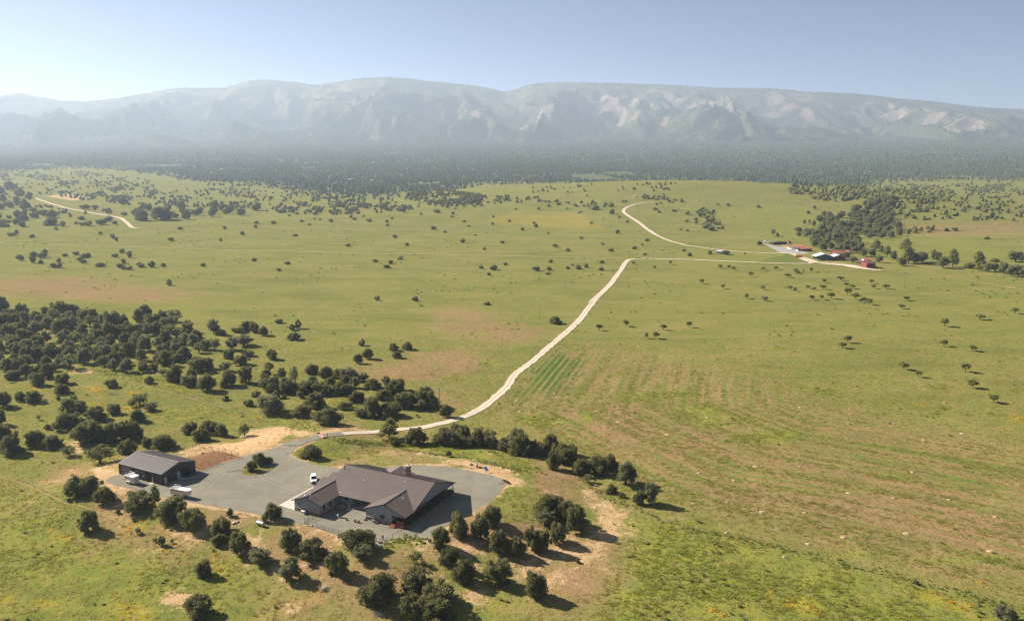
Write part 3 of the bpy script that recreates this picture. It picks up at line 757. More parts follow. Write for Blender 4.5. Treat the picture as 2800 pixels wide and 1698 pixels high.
def road(name, wpts, width, mat, off=.06, step=2.0, ragged=.35, kind='structure', label=None):
    c = spline(wpts, step); n = len(c)
    tg = np.gradient(c, axis=0); tg /= np.linalg.norm(tg, axis=1)[:, None] + 1e-9
    nr = np.stack([-tg[:, 1], tg[:, 0]], 1)
    w = np.broadcast_to(np.asarray(width, float), (n,)) if np.ndim(width) == 0 else np.interp(np.linspace(0, 1, n), np.linspace(0, 1, len(width)), width)
    s = np.concatenate([[0], np.cumsum(np.linalg.norm(np.diff(c, axis=0), axis=1))])
    cols = np.linspace(-1, 1, 7)
    rag = [ragged * 2 * (fbm(s / 3.1 + 9 * k, s * 0, 81 + k, 3) - .5) for k in (0, 1)]
    V = []
    for k, u in enumerate(cols):
        e = u * w / 2 + (rag[0] if k == 0 else 0) + (rag[1] if k == 6 else 0)
        q = c + nr * e[:, None]
        V.append(np.stack([q[:, 0], q[:, 1], Zmesh(q[:, 0], q[:, 1]) + off + q[:, 1] * 1.6e-4], 1))
    V = np.stack(V, 1); ix = np.arange(n * 7).reshape(n, 7)
    F_ = np.stack([ix[:-1, :-1], ix[1:, :-1], ix[1:, 1:], ix[:-1, 1:]], -1).reshape(-1, 4)
    me = np_mesh(name, V.reshape(-1, 3), F_, mat, True)
    a = me.attributes.new('across', 'FLOAT_VECTOR', 'POINT')
    a.data.foreach_set('vector', np.stack([np.broadcast_to(cols, (n, 7)), np.broadcast_to(s[:, None], (n, 7)), np.zeros((n, 7))], -1).astype(np.float32).ravel())
    if me.polygons[0].normal.z < 0: me.flip_normals()
    return tag(link_mesh(name, me), label, None, None, kind)

def road_mat(name, ca, cb, rut, edge=None):
    t = NT(name); p = t.pos()
    a = t.attr('across'); sp = t.n('ShaderNodeSeparateXYZ'); t.l(a.outputs['Vector'], sp.inputs[0])
    x = t.math('ABSOLUTE', sp.outputs[0])
    n3 = t.noise(p, 1 / 3.0, 4, .6); n05 = t.noise(p, 1 / .45, 3, .65)
    c = t.mix(t.ramp(n3, .35, .65), ca, cb)
    tr = t.math('MULTIPLY', t.math('MULTIPLY', t.ramp(x, .12, .32), t.ramp(x, .78, .55)), .9)
    c = t.mix(tr, c, rut)
    if edge is not None:
        e = t.math('MULTIPLY', t.ramp(t.math('ADD', x, t.math('MULTIPLY', t.math('SUBTRACT', n3, .5), .8)), .72, .95), .9)
        c = t.mix(e, c, edge)
    c = t.mix(t.math('MULTIPLY', t.ramp(n05, .5, .75), .3), c, tuple(v * .6 for v in cb))
    t.diffuse(c, t.bump(n05, .4, .12)); return t.m
M['dirt_road'] = road_mat('pale_dirt', (.50, .41, .31), (.42, .335, .24), (.64, .545, .43), (.36, .28, .14))
M['pink_road'] = road_mat('pink_dirt', (.58, .43, .33), (.52, .38, .28), (.66, .52, .41), (.40, .30, .18))
M['trail'] = road_mat('trail_soil', (.265, .200, .085), (.235, .185, .07), (.30, .215, .10), (.20, .18, .06))
M['straw'] = road_mat('straw_track', (.255, .225, .085), (.225, .205, .070), (.285, .235, .10), (.165, .165, .042))

def gravel_mat():
    t = NT('grey_gravel'); p = t.pos()
    n20 = t.noise(p, 1 / 9, 5, .65, .8); n4 = t.noise(p, 1 / 3.5, 4, .6, 1.2); n04 = t.noise(p, 1 / .35, 3, .7)
    c = t.mix(t.ramp(n20, .35, .65), (.205, .185, .140), (.245, .222, .168))
    c = t.mix(t.math('MULTIPLY', t.ramp(n4, .5, .75), .45), c, (.275, .25, .19))
    mp = t.n('ShaderNodeMapping'); t.l(p, mp.inputs['Vector']); mp.inputs['Rotation'].default_value = (0, 0, .35); mp.inputs['Scale'].default_value = (.05, .55, 1)
    st = t.noise(mp.outputs[0], 1.0, 3, .6, .4)
    c = t.mix(t.math('MULTIPLY', t.ramp(st, .52, .68), .4), c, (.155, .148, .12))
    c = t.mix(t.math('MULTIPLY', t.ramp(n04, .45, .75), .35), c, (.13, .13, .108))
    t.diffuse(c, t.bump(n04, .5, .06)); return t.m
M['gravel'] = gravel_mat()
def ragged(poly, step=1.2, amp=.5, seed=90):
    out = []
    n = len(poly)
    for i in range(n):
        a = np.array(poly[i]); b = np.array(poly[(i + 1) % n]); L = np.linalg.norm(b - a); k = max(1, int(L / step))
        nn = np.array([-(b - a)[1], (b - a)[0]]) / (L + 1e-9)
        for j in range(k):
            q = a + (b - a) * j / k; e = (fbm(q[0] / 2.3, q[1] / 2.3, seed, 3) - .5) * 2 * amp
            out.append(tuple(q + nn * e))
    return out
sheet('gravel_yard', ragged(YARD), M['gravel'], flat=PAD + .035)

def simple_ground(name, a, b, scale=2.0):
    t = NT(name); p = t.pos(); n = t.noise(p, 1 / scale, 5, .65); n5 = t.noise(p, 1 / .4, 3, .65)
    c = t.mix(t.ramp(n, .35, .65), a, b); c = t.mix(t.math('MULTIPLY', n5, .4), c, tuple(v * .6 for v in a))
    t.diffuse(c, t.bump(n5, .5, .1)); return t.m
M['island'] = simple_ground('island_grass', (.125, .13, .03), (.22, .175, .07))
M['corral_soil'] = simple_ground('corral_soil', (.26, .14, .08), (.20, .108, .062), 1.2)
M['lawn'] = simple_ground('ranch_lawn', (.135, .160, .036), (.150, .168, .040), 9.0)
M['ranch_gravel'] = simple_ground('ranch_gravel', (.33, .315, .27), (.37, .345, .295), 8.0)
def fpoly(c, pts, z=PAD):
    return [tuple(map(float, flat_at(p[0], p[1], z))) for p in pix(c, pts)]
sheet('island_bed', ragged(fpoly('C2', [(1915, 620), (1990, 570), (2120, 560), (2230, 572), (2330, 580), (2280, 620), (2200, 650), (2080, 672), (1960, 660)]), 1, .35), M['island'], flat=PAD + .06)
sheet('corral_ground', ragged(wpoly('E6', [(440, 440), (700, 320), (940, 250), (1100, 285), (1490, 385), (1180, 470), (940, 580), (640, 668), (570, 600), (560, 470)]), 1.2, .4), M['corral_soil'], .04, 3)

# grey drive out to the cattle guard, then the pale road
def wline(c, pts):
    return wpoly(c, pts)
road('gravel_drive', fpoly('C1', [(330, 60)]) + fpoly('C4', [(640, 1120)]) + wpoly('C4', [(760, 1082), (850, 1058), (905, 1046), (1000, 1037), (1090, 1031)]), [6.5, 5.2, 4.8, 4.6, 4.4], M['gravel'], .075, 1.5, .2)
main_road = wpoly('C4', [(1040, 1034), (1120, 1028), (1250, 1022), (1400, 1010), (1560, 996), (1750, 974), (1900, 940), (2020, 905), (2130, 860), (2240, 795), (2330, 720), (2420, 640)]) \
    + wpoly('D6', [(640, 690), (760, 600), (880, 500), (960, 430), (1080, 330), (1180, 235), (1260, 130), (1350, 20)]) + wpoly('D4', [(1760, 935), (1830, 870), (1900, 800), (1960, 720), (1995, 665), (2020, 643), (2060, 637), (2120, 635)]) + wpoly('C7', [(420, 579), (700, 585), (1000, 598), (1300, 610), (1560, 618), (1700, 618)]) + wpoly('C8', [(940, 622), (985, 606)])
road('dirt_road', main_road, [4.3] * 5 + [4.9] * 6 + [5.2] * 6 + [4.6] * 5, M['dirt_road'], .085, 2.0, .85)
up = wpoly('C7', [(420, 104), (340, 107), (290, 116), (220, 137), (178, 160), (172, 188), (220, 224), (290, 268), (370, 330), (450, 382), (560, 428), (680, 462), (800, 480), (900, 494), (1050, 511), (1200, 523), (1350, 531), (1480, 533), (1560, 535)])
road('upper_road', up, [3, 5.5, 6.5, 6.5, 6.5, 6.2, 5, 4.4, 4, 4], M['pink_road'], .1, 4, .6)
QUARRY = wpoly('D3', [(240, 252), (300, 274), (400, 304), (480, 326), (600, 348), (700, 366), (800, 384), (838, 404), (868, 430), (890, 450), (925, 455)])
road('quarry_road', QUARRY, [5, 6.5, 6.5, 6.5, 7, 6], M['pink_road'], .1, 5, .7)
road('grass_track', wpoly('D3', [(-300, 548), (0, 555), (600, 574), (1200, 591), (1800, 606), (2300, 620)]) + wpoly('D4', [(300, 602), (1000, 614), (1600, 625), (1990, 632)]), 7.5, M['straw'], .06, 8, 1.2)
road('faint_track', wpoly('D3', [(925, 455), (1200, 446), (1500, 436), (1800, 412), (2000, 392)]), 3.2, M['trail'], .06, 8, .5)
road('cow_path', wpoly('C5', [(-40, 10), (170, 60), (350, 140), (480, 205), (640, 240), (850, 330), (960, 378), (1060, 425)]), .75, M['trail'], .05, 1.5, .25)
road('stock_path', wpoly('C3', [(690, 722), (1000, 762), (1210, 815), (1380, 870), (1520, 900), (1730, 960), (1900, 1010), (2100, 1060)]), .8, M['trail'], .05, 2, .3)
road('side_track', wpoly('D5', [(1770, 818), (1950, 845), (2120, 880), (2300, 918), (2464, 938)]), 2.4, M['trail'], .06, 6, .5)
sheet('ranch_lawn', ragged(wpoly('C8', [(60, 590), (410, 508), (540, 470), (640, 475), (740, 545), (850, 580), (930, 602), (860, 615), (480, 612)]), 6, 2), M['lawn'], .15, 12)
sheet('ranch_yard', ragged(wpoly('C8', [(160, 285), (230, 290), (330, 318), (480, 345), (600, 352), (760, 412), (900, 425), (940, 452), (860, 466), (640, 462), (470, 448), (420, 432), (250, 330)]), 5, 1.5), M['ranch_gravel'], .2, 12)
road('ranch_lane', wpoly('C8', [(470, 448), (620, 455), (700, 478), (800, 518), (880, 550), (950, 578), (1010, 600), (1080, 612)]), [9, 7, 7, 8, 12, 14, 8], M['dirt_road'], .3, 4, .8)
road('shed_lane', wpoly('C8', [(1000, 592), (1200, 622), (1400, 640), (1560, 652), (1700, 680), (1850, 705), (2000, 725), (2170, 742)]), [6, 8, 11, 13, 16, 13, 8, 3], M['pink_road'], .25, 4, .9)
CATTLE = at1(*pix('C4', [(858, 1054)])[0])

# ------------------------------------------------------------------ building materials
def roof_mat(name, col, rough=.5):
    t = NT(name); co = t.objco(); n = t.noise(co, .35, 4, .6); n2 = t.noise(co, 6, 3, .6)
    c = t.mix(t.ramp(n, .3, .7), tuple(v * .93 for v in col), tuple(v * 1.07 for v in col))
    c = t.mix(t.math('MULTIPLY', n2, .2), c, tuple(v * .75 for v in col))
    t.bsdf(c, rough, 0, .35); return t.m
M['roof'] = roof_mat('brown_metal_roof', (.165, .124, .104))
M['barn_roof'] = roof_mat('dark_metal_roof', (.140, .112, .104))
M['trim'] = plain('dark_brown_trim', (.045, .032, .027), .5)
M['siding'] = plain('blue_grey_siding', (.262, .282, .278), .7, var=.08)
M['batten'] = plain('pale_batten', (.36, .38, .37), .7, var=.06)
M['cap'] = plain('pale_ledge', (.55, .45, .37), .8)
M['glass'] = plain('dark_glass', (.012, .014, .016), .08, 0, .5, .1)
M['frame'] = plain('window_frame', (.06, .05, .045), .5)
M['porch'] = plain('porch_timber', (.075, .042, .026), .7)
M['redwood'] = plain('stained_timber', (.36, .135, .06), .65, var=.2)
M['concrete'] = plain('concrete', (.52, .45, .37), .85, var=.06, scale=1.2)
M['barnwall'] = plain('charcoal_steel', (.060, .055, .053), .55, var=.06)
M['barnwall_rib'] = plain('charcoal_rib', (.085, .078, .074), .5, var=.06)
M['white'] = plain('white_paint', (.80, .80, .79), .35, 0, .5, .03)
M['offwhite'] = plain('offwhite_paint', (.68, .66, .63), .5, 0, .4, .05)
M['alu'] = plain('shaded_aluminium', (.56, .52, .49), .42, .2, .5, .05)  # darkened so the trailer sides carry their shade in the colour
M['tyre'] = plain('black_rubber', (.018, .018, .018), .8)
M['chrome'] = plain('bright_metal', (.6, .6, .62), .25, .9, .5, .05)
M['steel'] = plain('galvanised_steel', (.50, .51, .52), .4, .55, .5, .12)
M['greymetal'] = plain('grey_cabinet', (.42, .44, .45), .5, .1, .4)
M['dark'] = plain('dark_plastic', (.02, .02, .022), .6)
M['rustpipe'] = plain('rusty_pipe', (.14, .066, .04), .7, .2, .3, .25)
M['post'] = plain('weathered_post', (.16, .12, .085), .9, var=.25)
M['pole'] = plain('pole_timber', (.20, .155, .12), .9, var=.2)
M['red'] = plain('faded_red', (.42, .085, .055), .5, var=.12)
M['redroof'] = roof_mat('red_metal_roof', (.46, .14, .095))
M['palered'] = roof_mat('pale_red_roof', (.55, .22, .16))
M['barnred'] = plain('barn_red', (.20, .045, .035), .7)
M['orange'] = plain('orange_steel', (.60, .16, .055), .5, var=.1)
M['galvroof'] = roof_mat('galvanised_roof', (.47, .52, .55), .4)
M['greywall'] = plain('dark_grey_wall', (.10, .10, .105), .7)
M['rustroof'] = roof_mat('rust_roof', (.16, .062, .05), .7)
M['bluepanel'] = plain('blue_violet_panel', (.20, .19, .46), .4, 0, .5, .1)
M['rock'] = plain('pale_rock', (.62, .53, .45), .9, var=.2, bump=.5)
M['brush'] = plain('grey_dead_wood', (.32, .27, .235), .95, var=.3)
M['mound'] = simple_ground('mound_soil', (.47, .33, .205), (.40, .275, .165), 1.0)
M['yellow'] = plain('yellow_guard', (.75, .45, .05), .5)
M['plant'] = leaf_mat('planter_leaf', (.05, .09, .02), (.12, .17, .04))
def stone_mat():
    t = NT('veneer_stone'); g = t.n('ShaderNodeNewGeometry'); r = g.outputs['Random Per Island']
    c = t.mix(t.ramp(r, .0, .5), (.20, .115, .075), (.36, .23, .155)); c = t.mix(t.ramp(r, .6, 1.0), c, (.44, .31, .22))
    t.diffuse(c); return t.m
M['stone'] = stone_mat()

# ------------------------------------------------------------------ the farmhouse
HX, HY, HT = -27.764, 211.041, -.455
ZE, PI_ = 3.281, .38
VR = 11.82; ZR = ZE + PI_ * VR
HC, HS = math.cos(HT), math.sin(HT)
def hw(u, v, z=0): return (HX + u * HC - v * HS, HY + u * HS + v * HC, PAD + z)
house = empty('farmhouse', (HX, HY, PAD + .035), HT, 'long brown metal roofed farmhouse with two front gables, blue grey siding and stone base', 'house')
def H(name, mb, mat, bevel=0.0, parent=None):
    return mb.build(name, mat, parent or house, bevel)
DN = (0, 0, -.20)
def zf(v): return ZE + PI_ * v
def zb_(v): return ZR - PI_ * (v - VR)
# main roof: front and rear slopes, two lower steps at the garage end
def slope(name, pts, mat=None): return H(name, MB().slab(pts, DN), mat or M['roof'])
UA, U2, U3 = -32.7, -34.8, -36.65
front = slope('roof', [(-.0, 0, ZE), (0, VR, ZR), (UA, VR, ZR), (UA, 0, ZE)])
V2, V3 = 7.95, 5.2
slope('roof', [(UA - .002, 0, ZE), (UA - .002, V2, zf(V2)), (U2, V2, zf(V2)), (U2, 0, ZE)])
slope('roof', [(U2 - .002, 0.0, ZE), (U2 - .002, V3, zf(V3)), (U3, V3, zf(V3)), (U3, 0.0, ZE)])
slope('roof', [(0, VR + .003, ZR), (0, 2 * VR, ZE), (UA, 2 * VR, ZE), (UA, VR + .003, ZR)])
slope('roof', [(UA - .002, V2 + .003, zf(V2)), (UA - .002, V2 + 7.5, zf(V2) - 7.5 * PI_), (U2, V2 + 7.5, zf(V2) - 7.5 * PI_), (U2, V2 + .003, zf(V2))])
slope('roof', [(U2 - .002, V3 + .003, zf(V3)), (U2 - .002, V3 + 4.8, zf(V3) - 4.8 * PI_), (U3, V3 + 4.8, zf(V3) - 4.8 * PI_), (U3, V3 + .003, zf(V3))])
# rear cross gable
RU, RV, RZ = -17.2, 19.5, 7.2
slope('rear_gable_roof', [(RU, 12.9, RZ), (RU, RV, RZ), (RU - 6.2, RV, RZ - 6.2 * PI_), (RU - 6.2, 12.9, RZ - 6.2 * PI_)])
slope('rear_gable_roof', [(RU + .003, 12.9, RZ), (RU + .003, RV, RZ), (RU + 6.2, RV, RZ - 6.2 * PI_), (RU + 6.2, 12.9, RZ - 6.2 * PI_)])
H('rear_gable_wall', MB().slab([(RU - 6, RV - .5, 4.3), (RU + 6, RV - .5, 4.3), (RU, RV - .5, RZ - .22)], (0, .15, 0)), M['siding'])
# wings
def wing(uc, w, v0, nm):
    zr_ = ZE + PI_ * w; vb = w
    slope(nm, [(uc, v0, zr_), (uc, vb, zr_), (uc - w, vb, ZE), (uc - w, v0, ZE)])
    slope(nm, [(uc + .003, v0, zr_), (uc + .003, vb, zr_), (uc + w, vb, ZE), (uc + w, v0, ZE)])
    cap = MB().box((uc, (v0 + vb) / 2, zr_ + .035), (.34, vb - v0, .05)); H('ridge_cap', cap, M['roof'])
    return zr_
LU, LW, LV = -31.615, 5.26, -8.744
RWU, RWW, RWV = -7.237, 7.217, -4.417
ZL = wing(LU, LW, LV, 'wing_roof'); ZW = wing(RWU, RWW, RWV, 'wing_roof')
H('ridge_cap', MB().box((UA / 2, VR, ZR + .035), (-UA, .4, .05)), M['trim'])
# standing ribs, joined per slope family
rb = MB()
sl = math.atan(PI_); rt = Matrix.Rotation(sl, 3, 'X'); rtn = Matrix.Rotation(-sl, 3, 'X')
u = -.3
while u > U3 + .1:
    vt = VR if u > UA else (V2 if u > U2 else V3)
    L_ = vt / math.cos(sl)
    rb.box((u, vt / 2, zf(vt / 2) + .03), (.11, L_ - .1, .085), 0, rt)
    if u > UA: rb.box((u, VR + VR / 2, zb_(1.5 * VR) + .03), (.10, VR / math.cos(sl) - .1, .065), 0, rtn)
    u -= .61
o = H('roof_rib', rb, M['roof']); tag(o, kind='stuff')
rb = MB()
for uc, w, v0 in ((LU, LW, LV), (RWU, RWW, RWV)):
    v = v0 + .3
    while v < w - .3:
        for sg in (-1, 1):
            wt = w
            ry_ = Matrix.Rotation(sg * sl, 3, 'Y')
            rb.box((uc + sg * w / 2, v, ZE + PI_ * w / 2 + .02), (w / math.cos(sl) - .1, .06, .045), 0, ry_)
        v += .61
tag(H('wing_rib', rb, M['roof']), kind='stuff')
# fascia and rakes
fa = MB()
fa.box((-20.5, -.03, ZE - .14), (12.1, .05, .26)); fa.box((UA / 2, 2 * VR + .03, ZE - .14), (-UA, .05, .26))
H('fascia', fa, M['trim'])
for uc, w, v0, zt in ((LU, LW, LV, ZL), (RWU, RWW, RWV, ZW)):
    for sg in (-1, 1):
        H('rake', MB().slab([(uc, v0 - .05, zt + .03), (uc + sg * w, v0 - .05, ZE + .03), (uc + sg * w, v0 - .05, ZE - .24), (uc, v0 - .05, zt - .24)], (0, .046, 0)), M['trim'])
for va, vb in ((0, VR), (2 * VR, VR)):
    H('rake', MB().slab([(.005, va, ZE + .03), (.005, vb, ZR + .03), (.005, vb, ZR - .26), (.005, va, ZE - .26)], (.045, 0, 0)), M['trim'])
# walls
def wall(pts, off, nm='wall', mat=None): return H(nm, MB().slab(pts, off), mat or M['siding'])
LF, RF = -8.13, -3.8
wall([(-36.3, LF, 0), (-26.94, LF, 0), (-26.94, LF, ZE - .05), (LU, LF, ZL - .22), (-36.3, LF, ZE - .05)], (0, .16, 0))
wall([(-26.94, LF + .17, 0), (-26.94, .8, 0), (-26.94, .8, ZE - .05), (-26.94, LF + .17, ZE - .05)], (-.16, 0, 0))
wall([(-36.3, LF + .17, 0), (-36.3, 9.6, 0), (-36.3, 9.6, ZE - .1), (-36.3, LF + .17, ZE - .1)], (.16, 0, 0))
wall([(-26.78, .8, 0), (-22.4, .8, 0), (-22.4, .8, ZE + .1), (-26.78, .8, ZE + .1)], (0, .16, 0))
wall([(-22.4, .97, 0), (-22.4, 4.2, 0), (-22.4, 4.2, zf(4.2) - .25), (-22.4, .97, zf(.97) - .25)], (-.16, 0, 0))
wall([(-22.4, 4.2, 0), (-14.0, 4.2, 0), (-14.0, 4.2, zf(4.2) - .25), (-22.4, 4.2, zf(4.2) - .25)], (0, .16, 0))
wall([(-13.87, RF + .17, 0), (-13.87, 4.19, 0), (-13.87, 4.19, ZE - .1), (-13.87, RF + .17, ZE - .1)], (.16, 0, 0))
wall([(-13.87, RF, 0), (-4.98, RF, 0), (-4.98, RF, 2.8), (-.6, RF, 2.8), (-.6, RF, ZE - .22), (RWU, RF, ZW - .22), (-13.87, RF, ZE - .22)], (0, .16, 0))
wall([(-4.98, RF + .17, 0), (-4.98, 22.6, 0), (-4.98, 22.6, 3.2), (-4.98, RF + .17, 3.2)], (-.16, 0, 0))
wall([(-36.2, 22.62, 0), (-5.0, 22.62, 0), (-5.0, 22.62, ZE + .2), (-36.2, 22.62, ZE + .2)], (0, .16, 0))
wall([(-.62, .55, ZE - .1), (-.62, 23.1, ZE - .1), (-.62, VR, ZR - .24)], (-.16, 0, 0), 'gable_wall')
wall([(UA + .3, 1.0, 3.0), (UA + .3, 22.6, 3.0), (UA + .3, VR, ZR - .24)], (.16, 0, 0), 'gable_wall')
wall([(U2 + .3, .8, 3.0), (U2 + .3, 15, 3.0), (U2 + .3, V2, zf(V2) - .24)], (.16, 0, 0), 'gable_wall')
wall([(U3 + .3, .8, 0), (U3 + .3, 9.6, 0), (U3 + .3, V3, zf(V3) - .24)], (.1, 0, 0), 'gable_wall')
# battens
bt = MB()
def gz(u, uc, w, z0): return ZE + PI_ * (w - abs(u - uc)) - .3
u = -36.1
while u < -27: bt.box((u, LF - .02, (1.02 + gz(u, LU, LW, 0)) / 2), (.07, .04, gz(u, LU, LW, 0) - 1.02)); u += .41
u = -13.7
while u < -5.0:
    z1 = gz(u, RWU, RWW, 0); bt.box((u, RF - .02, (1.02 + z1) / 2), (.07, .04, z1 - 1.02)); u += .41
v = 1.2
while v < 22.6:
    z1 = ZR - PI_ * abs(v - VR) - .3; 
    if z1 > 3.5: bt.box((-.60, v, (3.2 + z1) / 2), (.04, .07, z1 - 3.2))
    v += .41
v = LF + .4
while v < .7: bt.box((-26.92, v, 2.05), (.04, .07, 2.0)); v += .41
tag(H('batten', bt, M['batten']), kind='stuff')
# stone wainscot
st = MB(); rs = random.Random(4)
def stones(p0, p1, n, z1):
    p0 = Vector(p0); p1 = Vector(p1); d = p1 - p0; L = d.length; d.normalize(); nn = Vector(n)
    z = .0
    while z < z1 - .05:
        hgt = min(rs.uniform(.16, .3), z1 - z); s_ = -rs.uniform(0, .2)
        while s_ < L:
            l_ = rs.uniform(.22, .6); e = min(L, s_ + l_); s0 = max(0, s_)
            if e - s0 > .05:
                c = p0 + d * ((s0 + e) / 2) + nn * rs.uniform(.03, .08); c.z = z + hgt / 2
                st.box(c, (e - s0 - .025, .12, hgt - .025), math.atan2(d.y, d.x))
            s_ = e
        z += hgt
stones((-36.3, LF - .02, 0), (-26.9, LF - .02, 0), (0, -1, 0), 1.0)
stones((-26.92, LF, 0), (-26.92, .7, 0), (1, 0, 0), 1.0)
stones((-13.87, RF - .02, 0), (-5.0, RF - .02, 0), (0, -1, 0), 1.0)
stones((-26.6, .78, 0), (-22.4, .78, 0), (0, -1, 0), 1.0)
tag(H('stone_veneer', st, M['stone']), kind='stuff')
for c_, d_ in (((-31.6, LF - .09, 1.035), (9.5, .2, .07)), ((-26.84, (LF + .8) / 2 + .1, 1.035), (.2, 8.7, .07)), ((-9.43, RF - .09, 1.035), (9.0, .2, .07)), ((-24.5, .72, 1.035), (4.2, .18, .07))):
    H('stone_ledge', MB().box(c_, d_), M['cap'])
def window(c, w, h, axis, nm='window'):
    if axis == 'v': f = MB().box(c, (w, .10, h)); g = MB().box((c[0], c[1] - .056, c[2]), (w - .16, .012, h - .16)); m = MB().box((c[0], c[1] - .07, c[2]), (.05, .014, h - .16))
    else: f = MB().box(c, (.10, w, h)); g = MB().box((c[0] + .056, c[1], c[2]), (.012, w - .16, h - .16)); m = MB().box((c[0] + .07, c[1], c[2]), (.014, .05, h - .16))
    fr = H(nm, f, M['frame']); g.build('pane', M['glass'], fr); m.build('mullion', M['frame'], fr)
window((-8.15, RF - .03, 1.8), 1.35, 1.25, 'v')
window((-26.91, -6.3, 1.95), .95, 1.35, 'u'); window((-26.91, -3.4, 1.95), .95, 1.35, 'u'); window((-24.3, .77, 2.35), 1.3, .8, 'v')
window((-26.91, -.9, 1.95), .8, 1.2, 'u')
for v in (3, 9, 15, 20): window((-4.93, v, 1.9), 1.5, 1.4, 'u')
dr = H('door', MB().box((-18.4, 4.15, 1.1), (1.8, .1, 2.2)), M['frame']); MB().box((-18.4, 4.09, 1.25), (1.3, .03, 1.6)).build('pane', M['glass'], dr)
# deck along the gable end
dk = MB(); v = -4.35
while v < 23.0: dk.box((-2.65, v + .07, .86), (4.5, .135, .05)); v += .145
tag(H('deck_board', dk, M['porch']), kind='stuff')
H('deck_skirt', MB().box((-.37, 9.3, .55), (.06, 27.4, .55)), M['porch'])
H('deck_skirt', MB().box((-2.65, -4.43, .55), (4.5, .06, .55)), M['redwood'])
for v in (-4.25, .3, 4.85, 9.4, 13.9, 18.4, 22.9):
    H('post', MB().box((-.62, v, 1.55), (.2, .2, 3.1)), M['porch'])
H('beam', MB().box((-.62, 9.4, 3.03), (.22, 27.6, .28)), M['porch'])
H('beam', MB().box((-2.7, RF - .02, 2.72), (4.3, .2, .22)), M['porch'])
vs_ = (-4.25, .3, 4.85, 9.4, 13.9, 18.4, 22.9)
for a, b in zip(vs_[:-1], vs_[1:]):
    r_ = MB()
    for z in (1.0, 1.82): r_.box((-.62, (a + b) / 2, z), (.07, b - a - .22, .07))
    n_ = 22
    for k in range(1, n_): r_.box((-.62, a + (b - a) * k / n_, 1.41), (.035, .035, .8))
    H('railing', r_, M['porch'])
r_ = MB()
for z in (1.05, 1.3, 1.55, 1.82): r_.box((-1.95, -4.28, z), (2.4, .05, .14))
H('railing', r_, M['redwood'])
for k in range(4):
    H('step', MB().box((-3.9, -4.6 - .3 * k, .70 - .19 * k), (1.35, .32, .07)), M['redwood'])
    H('step', MB().box((-.05 + .3 * k, -3.6, .70 - .19 * k), (.32, 1.5, .07)), M['redwood'])
H('stringer', MB().slab([(-4.6, -4.45, .7), (-4.6, -5.7, .0), (-4.6, -4.45, .0)], (.06, 0, 0)), M['redwood'])
H('stringer', MB().slab([(-3.22, -4.45, .7), (-3.22, -5.7, .0), (-3.22, -4.45, .0)], (.06, 0, 0)), M['redwood'])
H('stringer', MB().slab([(-.2, -4.38, .7), (1.1, -4.38, .0), (-.2, -4.38, .0)], (0, .06, 0)), M['porch'])
# chimney and vents
cs = MB()
for k in range(12):
    z = 5.9 + .3 * k
    for q in range(4):
        a = q * math.pi / 2 + (k % 2) * .2
        for s_ in (-.28, .28):
            cs.box((-12.2 + .5 * math.cos(q * math.pi / 2) - s_ * math.sin(q * math.pi / 2), 15.9 + .5 * math.sin(q * math.pi / 2) + s_ * math.cos(q * math.pi / 2), z), (.14 if q % 2 == 0 else .5, .5 if q % 2 == 0 else .14, rs.uniform(.22, .285)))
chm = H('chimney', MB().box((-12.2, 15.9, 7.4), (.98, .98, 3.9)), M['stone'])
tag(cs.build('chimney_stone', M['stone'], chm), kind='stuff')
MB().box((-12.2, 15.9, 9.42), (1.35, 1.35, .14)).build('chimney_cap', M['cap'], chm)
MB().lathe([(.2, 0), (.2, .3), (.32, .32), (.32, .42), (.05, .5)], 10, (-12.2, 15.9, 9.49)).build('flue', M['chrome'], chm)
for u, v, z, h_, r in ((-31.63, 9.66, 6.9, 1.3, .09), (-29.65, 8.49, 6.45, .75, .07), (-22.39, 6.93, 5.9, .3, .07), (-9.35, 9.63, 6.9, .3, .07), (-4.97, 2.15, 5.1, .65, .07), (-30.8, -7.34, 4.9, .5, .06), (-32.27, -8.1, 4.95, .4, .08), (-31.48, -6.6, 5.15, .7, .08), (-9.89, 15.9, 6.2, 1.2, .08), (-12.9, 14.6, 6.5, 1.0, .09), (-26.2, .9, 3.6, .25, .08)):
    H('roof_vent', MB().lathe([(r, 0), (r, h_), (r * 2.0, h_), (r * 2.0, h_ + .1), (r * .4, h_ + .18)], 8, (u, v, z)), M['trim'] if u < -31.6 and v > 9 else M['steel'])

def conc(name, pts, z=PAD + .075):
    o = MB().slab([(x, y, z) for x, y in pts], (0, 0, -.12)).build(name, M['concrete']); return tag(o, kind='structure')
M['track'] = road_mat('wheel_track', (.262, .240, .186), (.245, .224, .174), (.268, .246, .190), (.225, .205, .158))
for pts in ([(330, 60), (290, 130), (150, 150), (60, 230), (60, 330), (250, 420), (420, 470)], [(330, 60), (300, 110), (330, 180), (470, 240), (620, 270), (560, 330), (430, 360)]):
    c_ = spline(fpoly('C1', pts), 1.0); tg = np.gradient(c_, axis=0); tg /= np.linalg.norm(tg, axis=1)[:, None]; nr = np.stack([-tg[:, 1], tg[:, 0]], 1)
    for sg in (-.85, .85):
        q = c_ + nr * sg; o = road('wheel_track', [tuple(v) for v in q[::4]], .42, M['track'], .0, 1.0, .22)
        for v in o.data.vertices: v.co.z = PAD + .039
c_ = spline(fpoly('C2', [(2200, 420), (1800, 540), (1500, 700), (1300, 880), (1050, 920), (700, 850)]), 1.0); tg = np.gradient(c_, axis=0); tg /= np.linalg.norm(tg, axis=1)[:, None]; nr = np.stack([-tg[:, 1], tg[:, 0]], 1)
for sg in (-.85, .85, 2.4, 4.1):
    o = road('wheel_track', [tuple(v) for v in (c_ + nr * sg)[::4]], .42, M['track'], .0, 1.0, .22)
    for v in o.data.vertices: v.co.z = PAD + .042
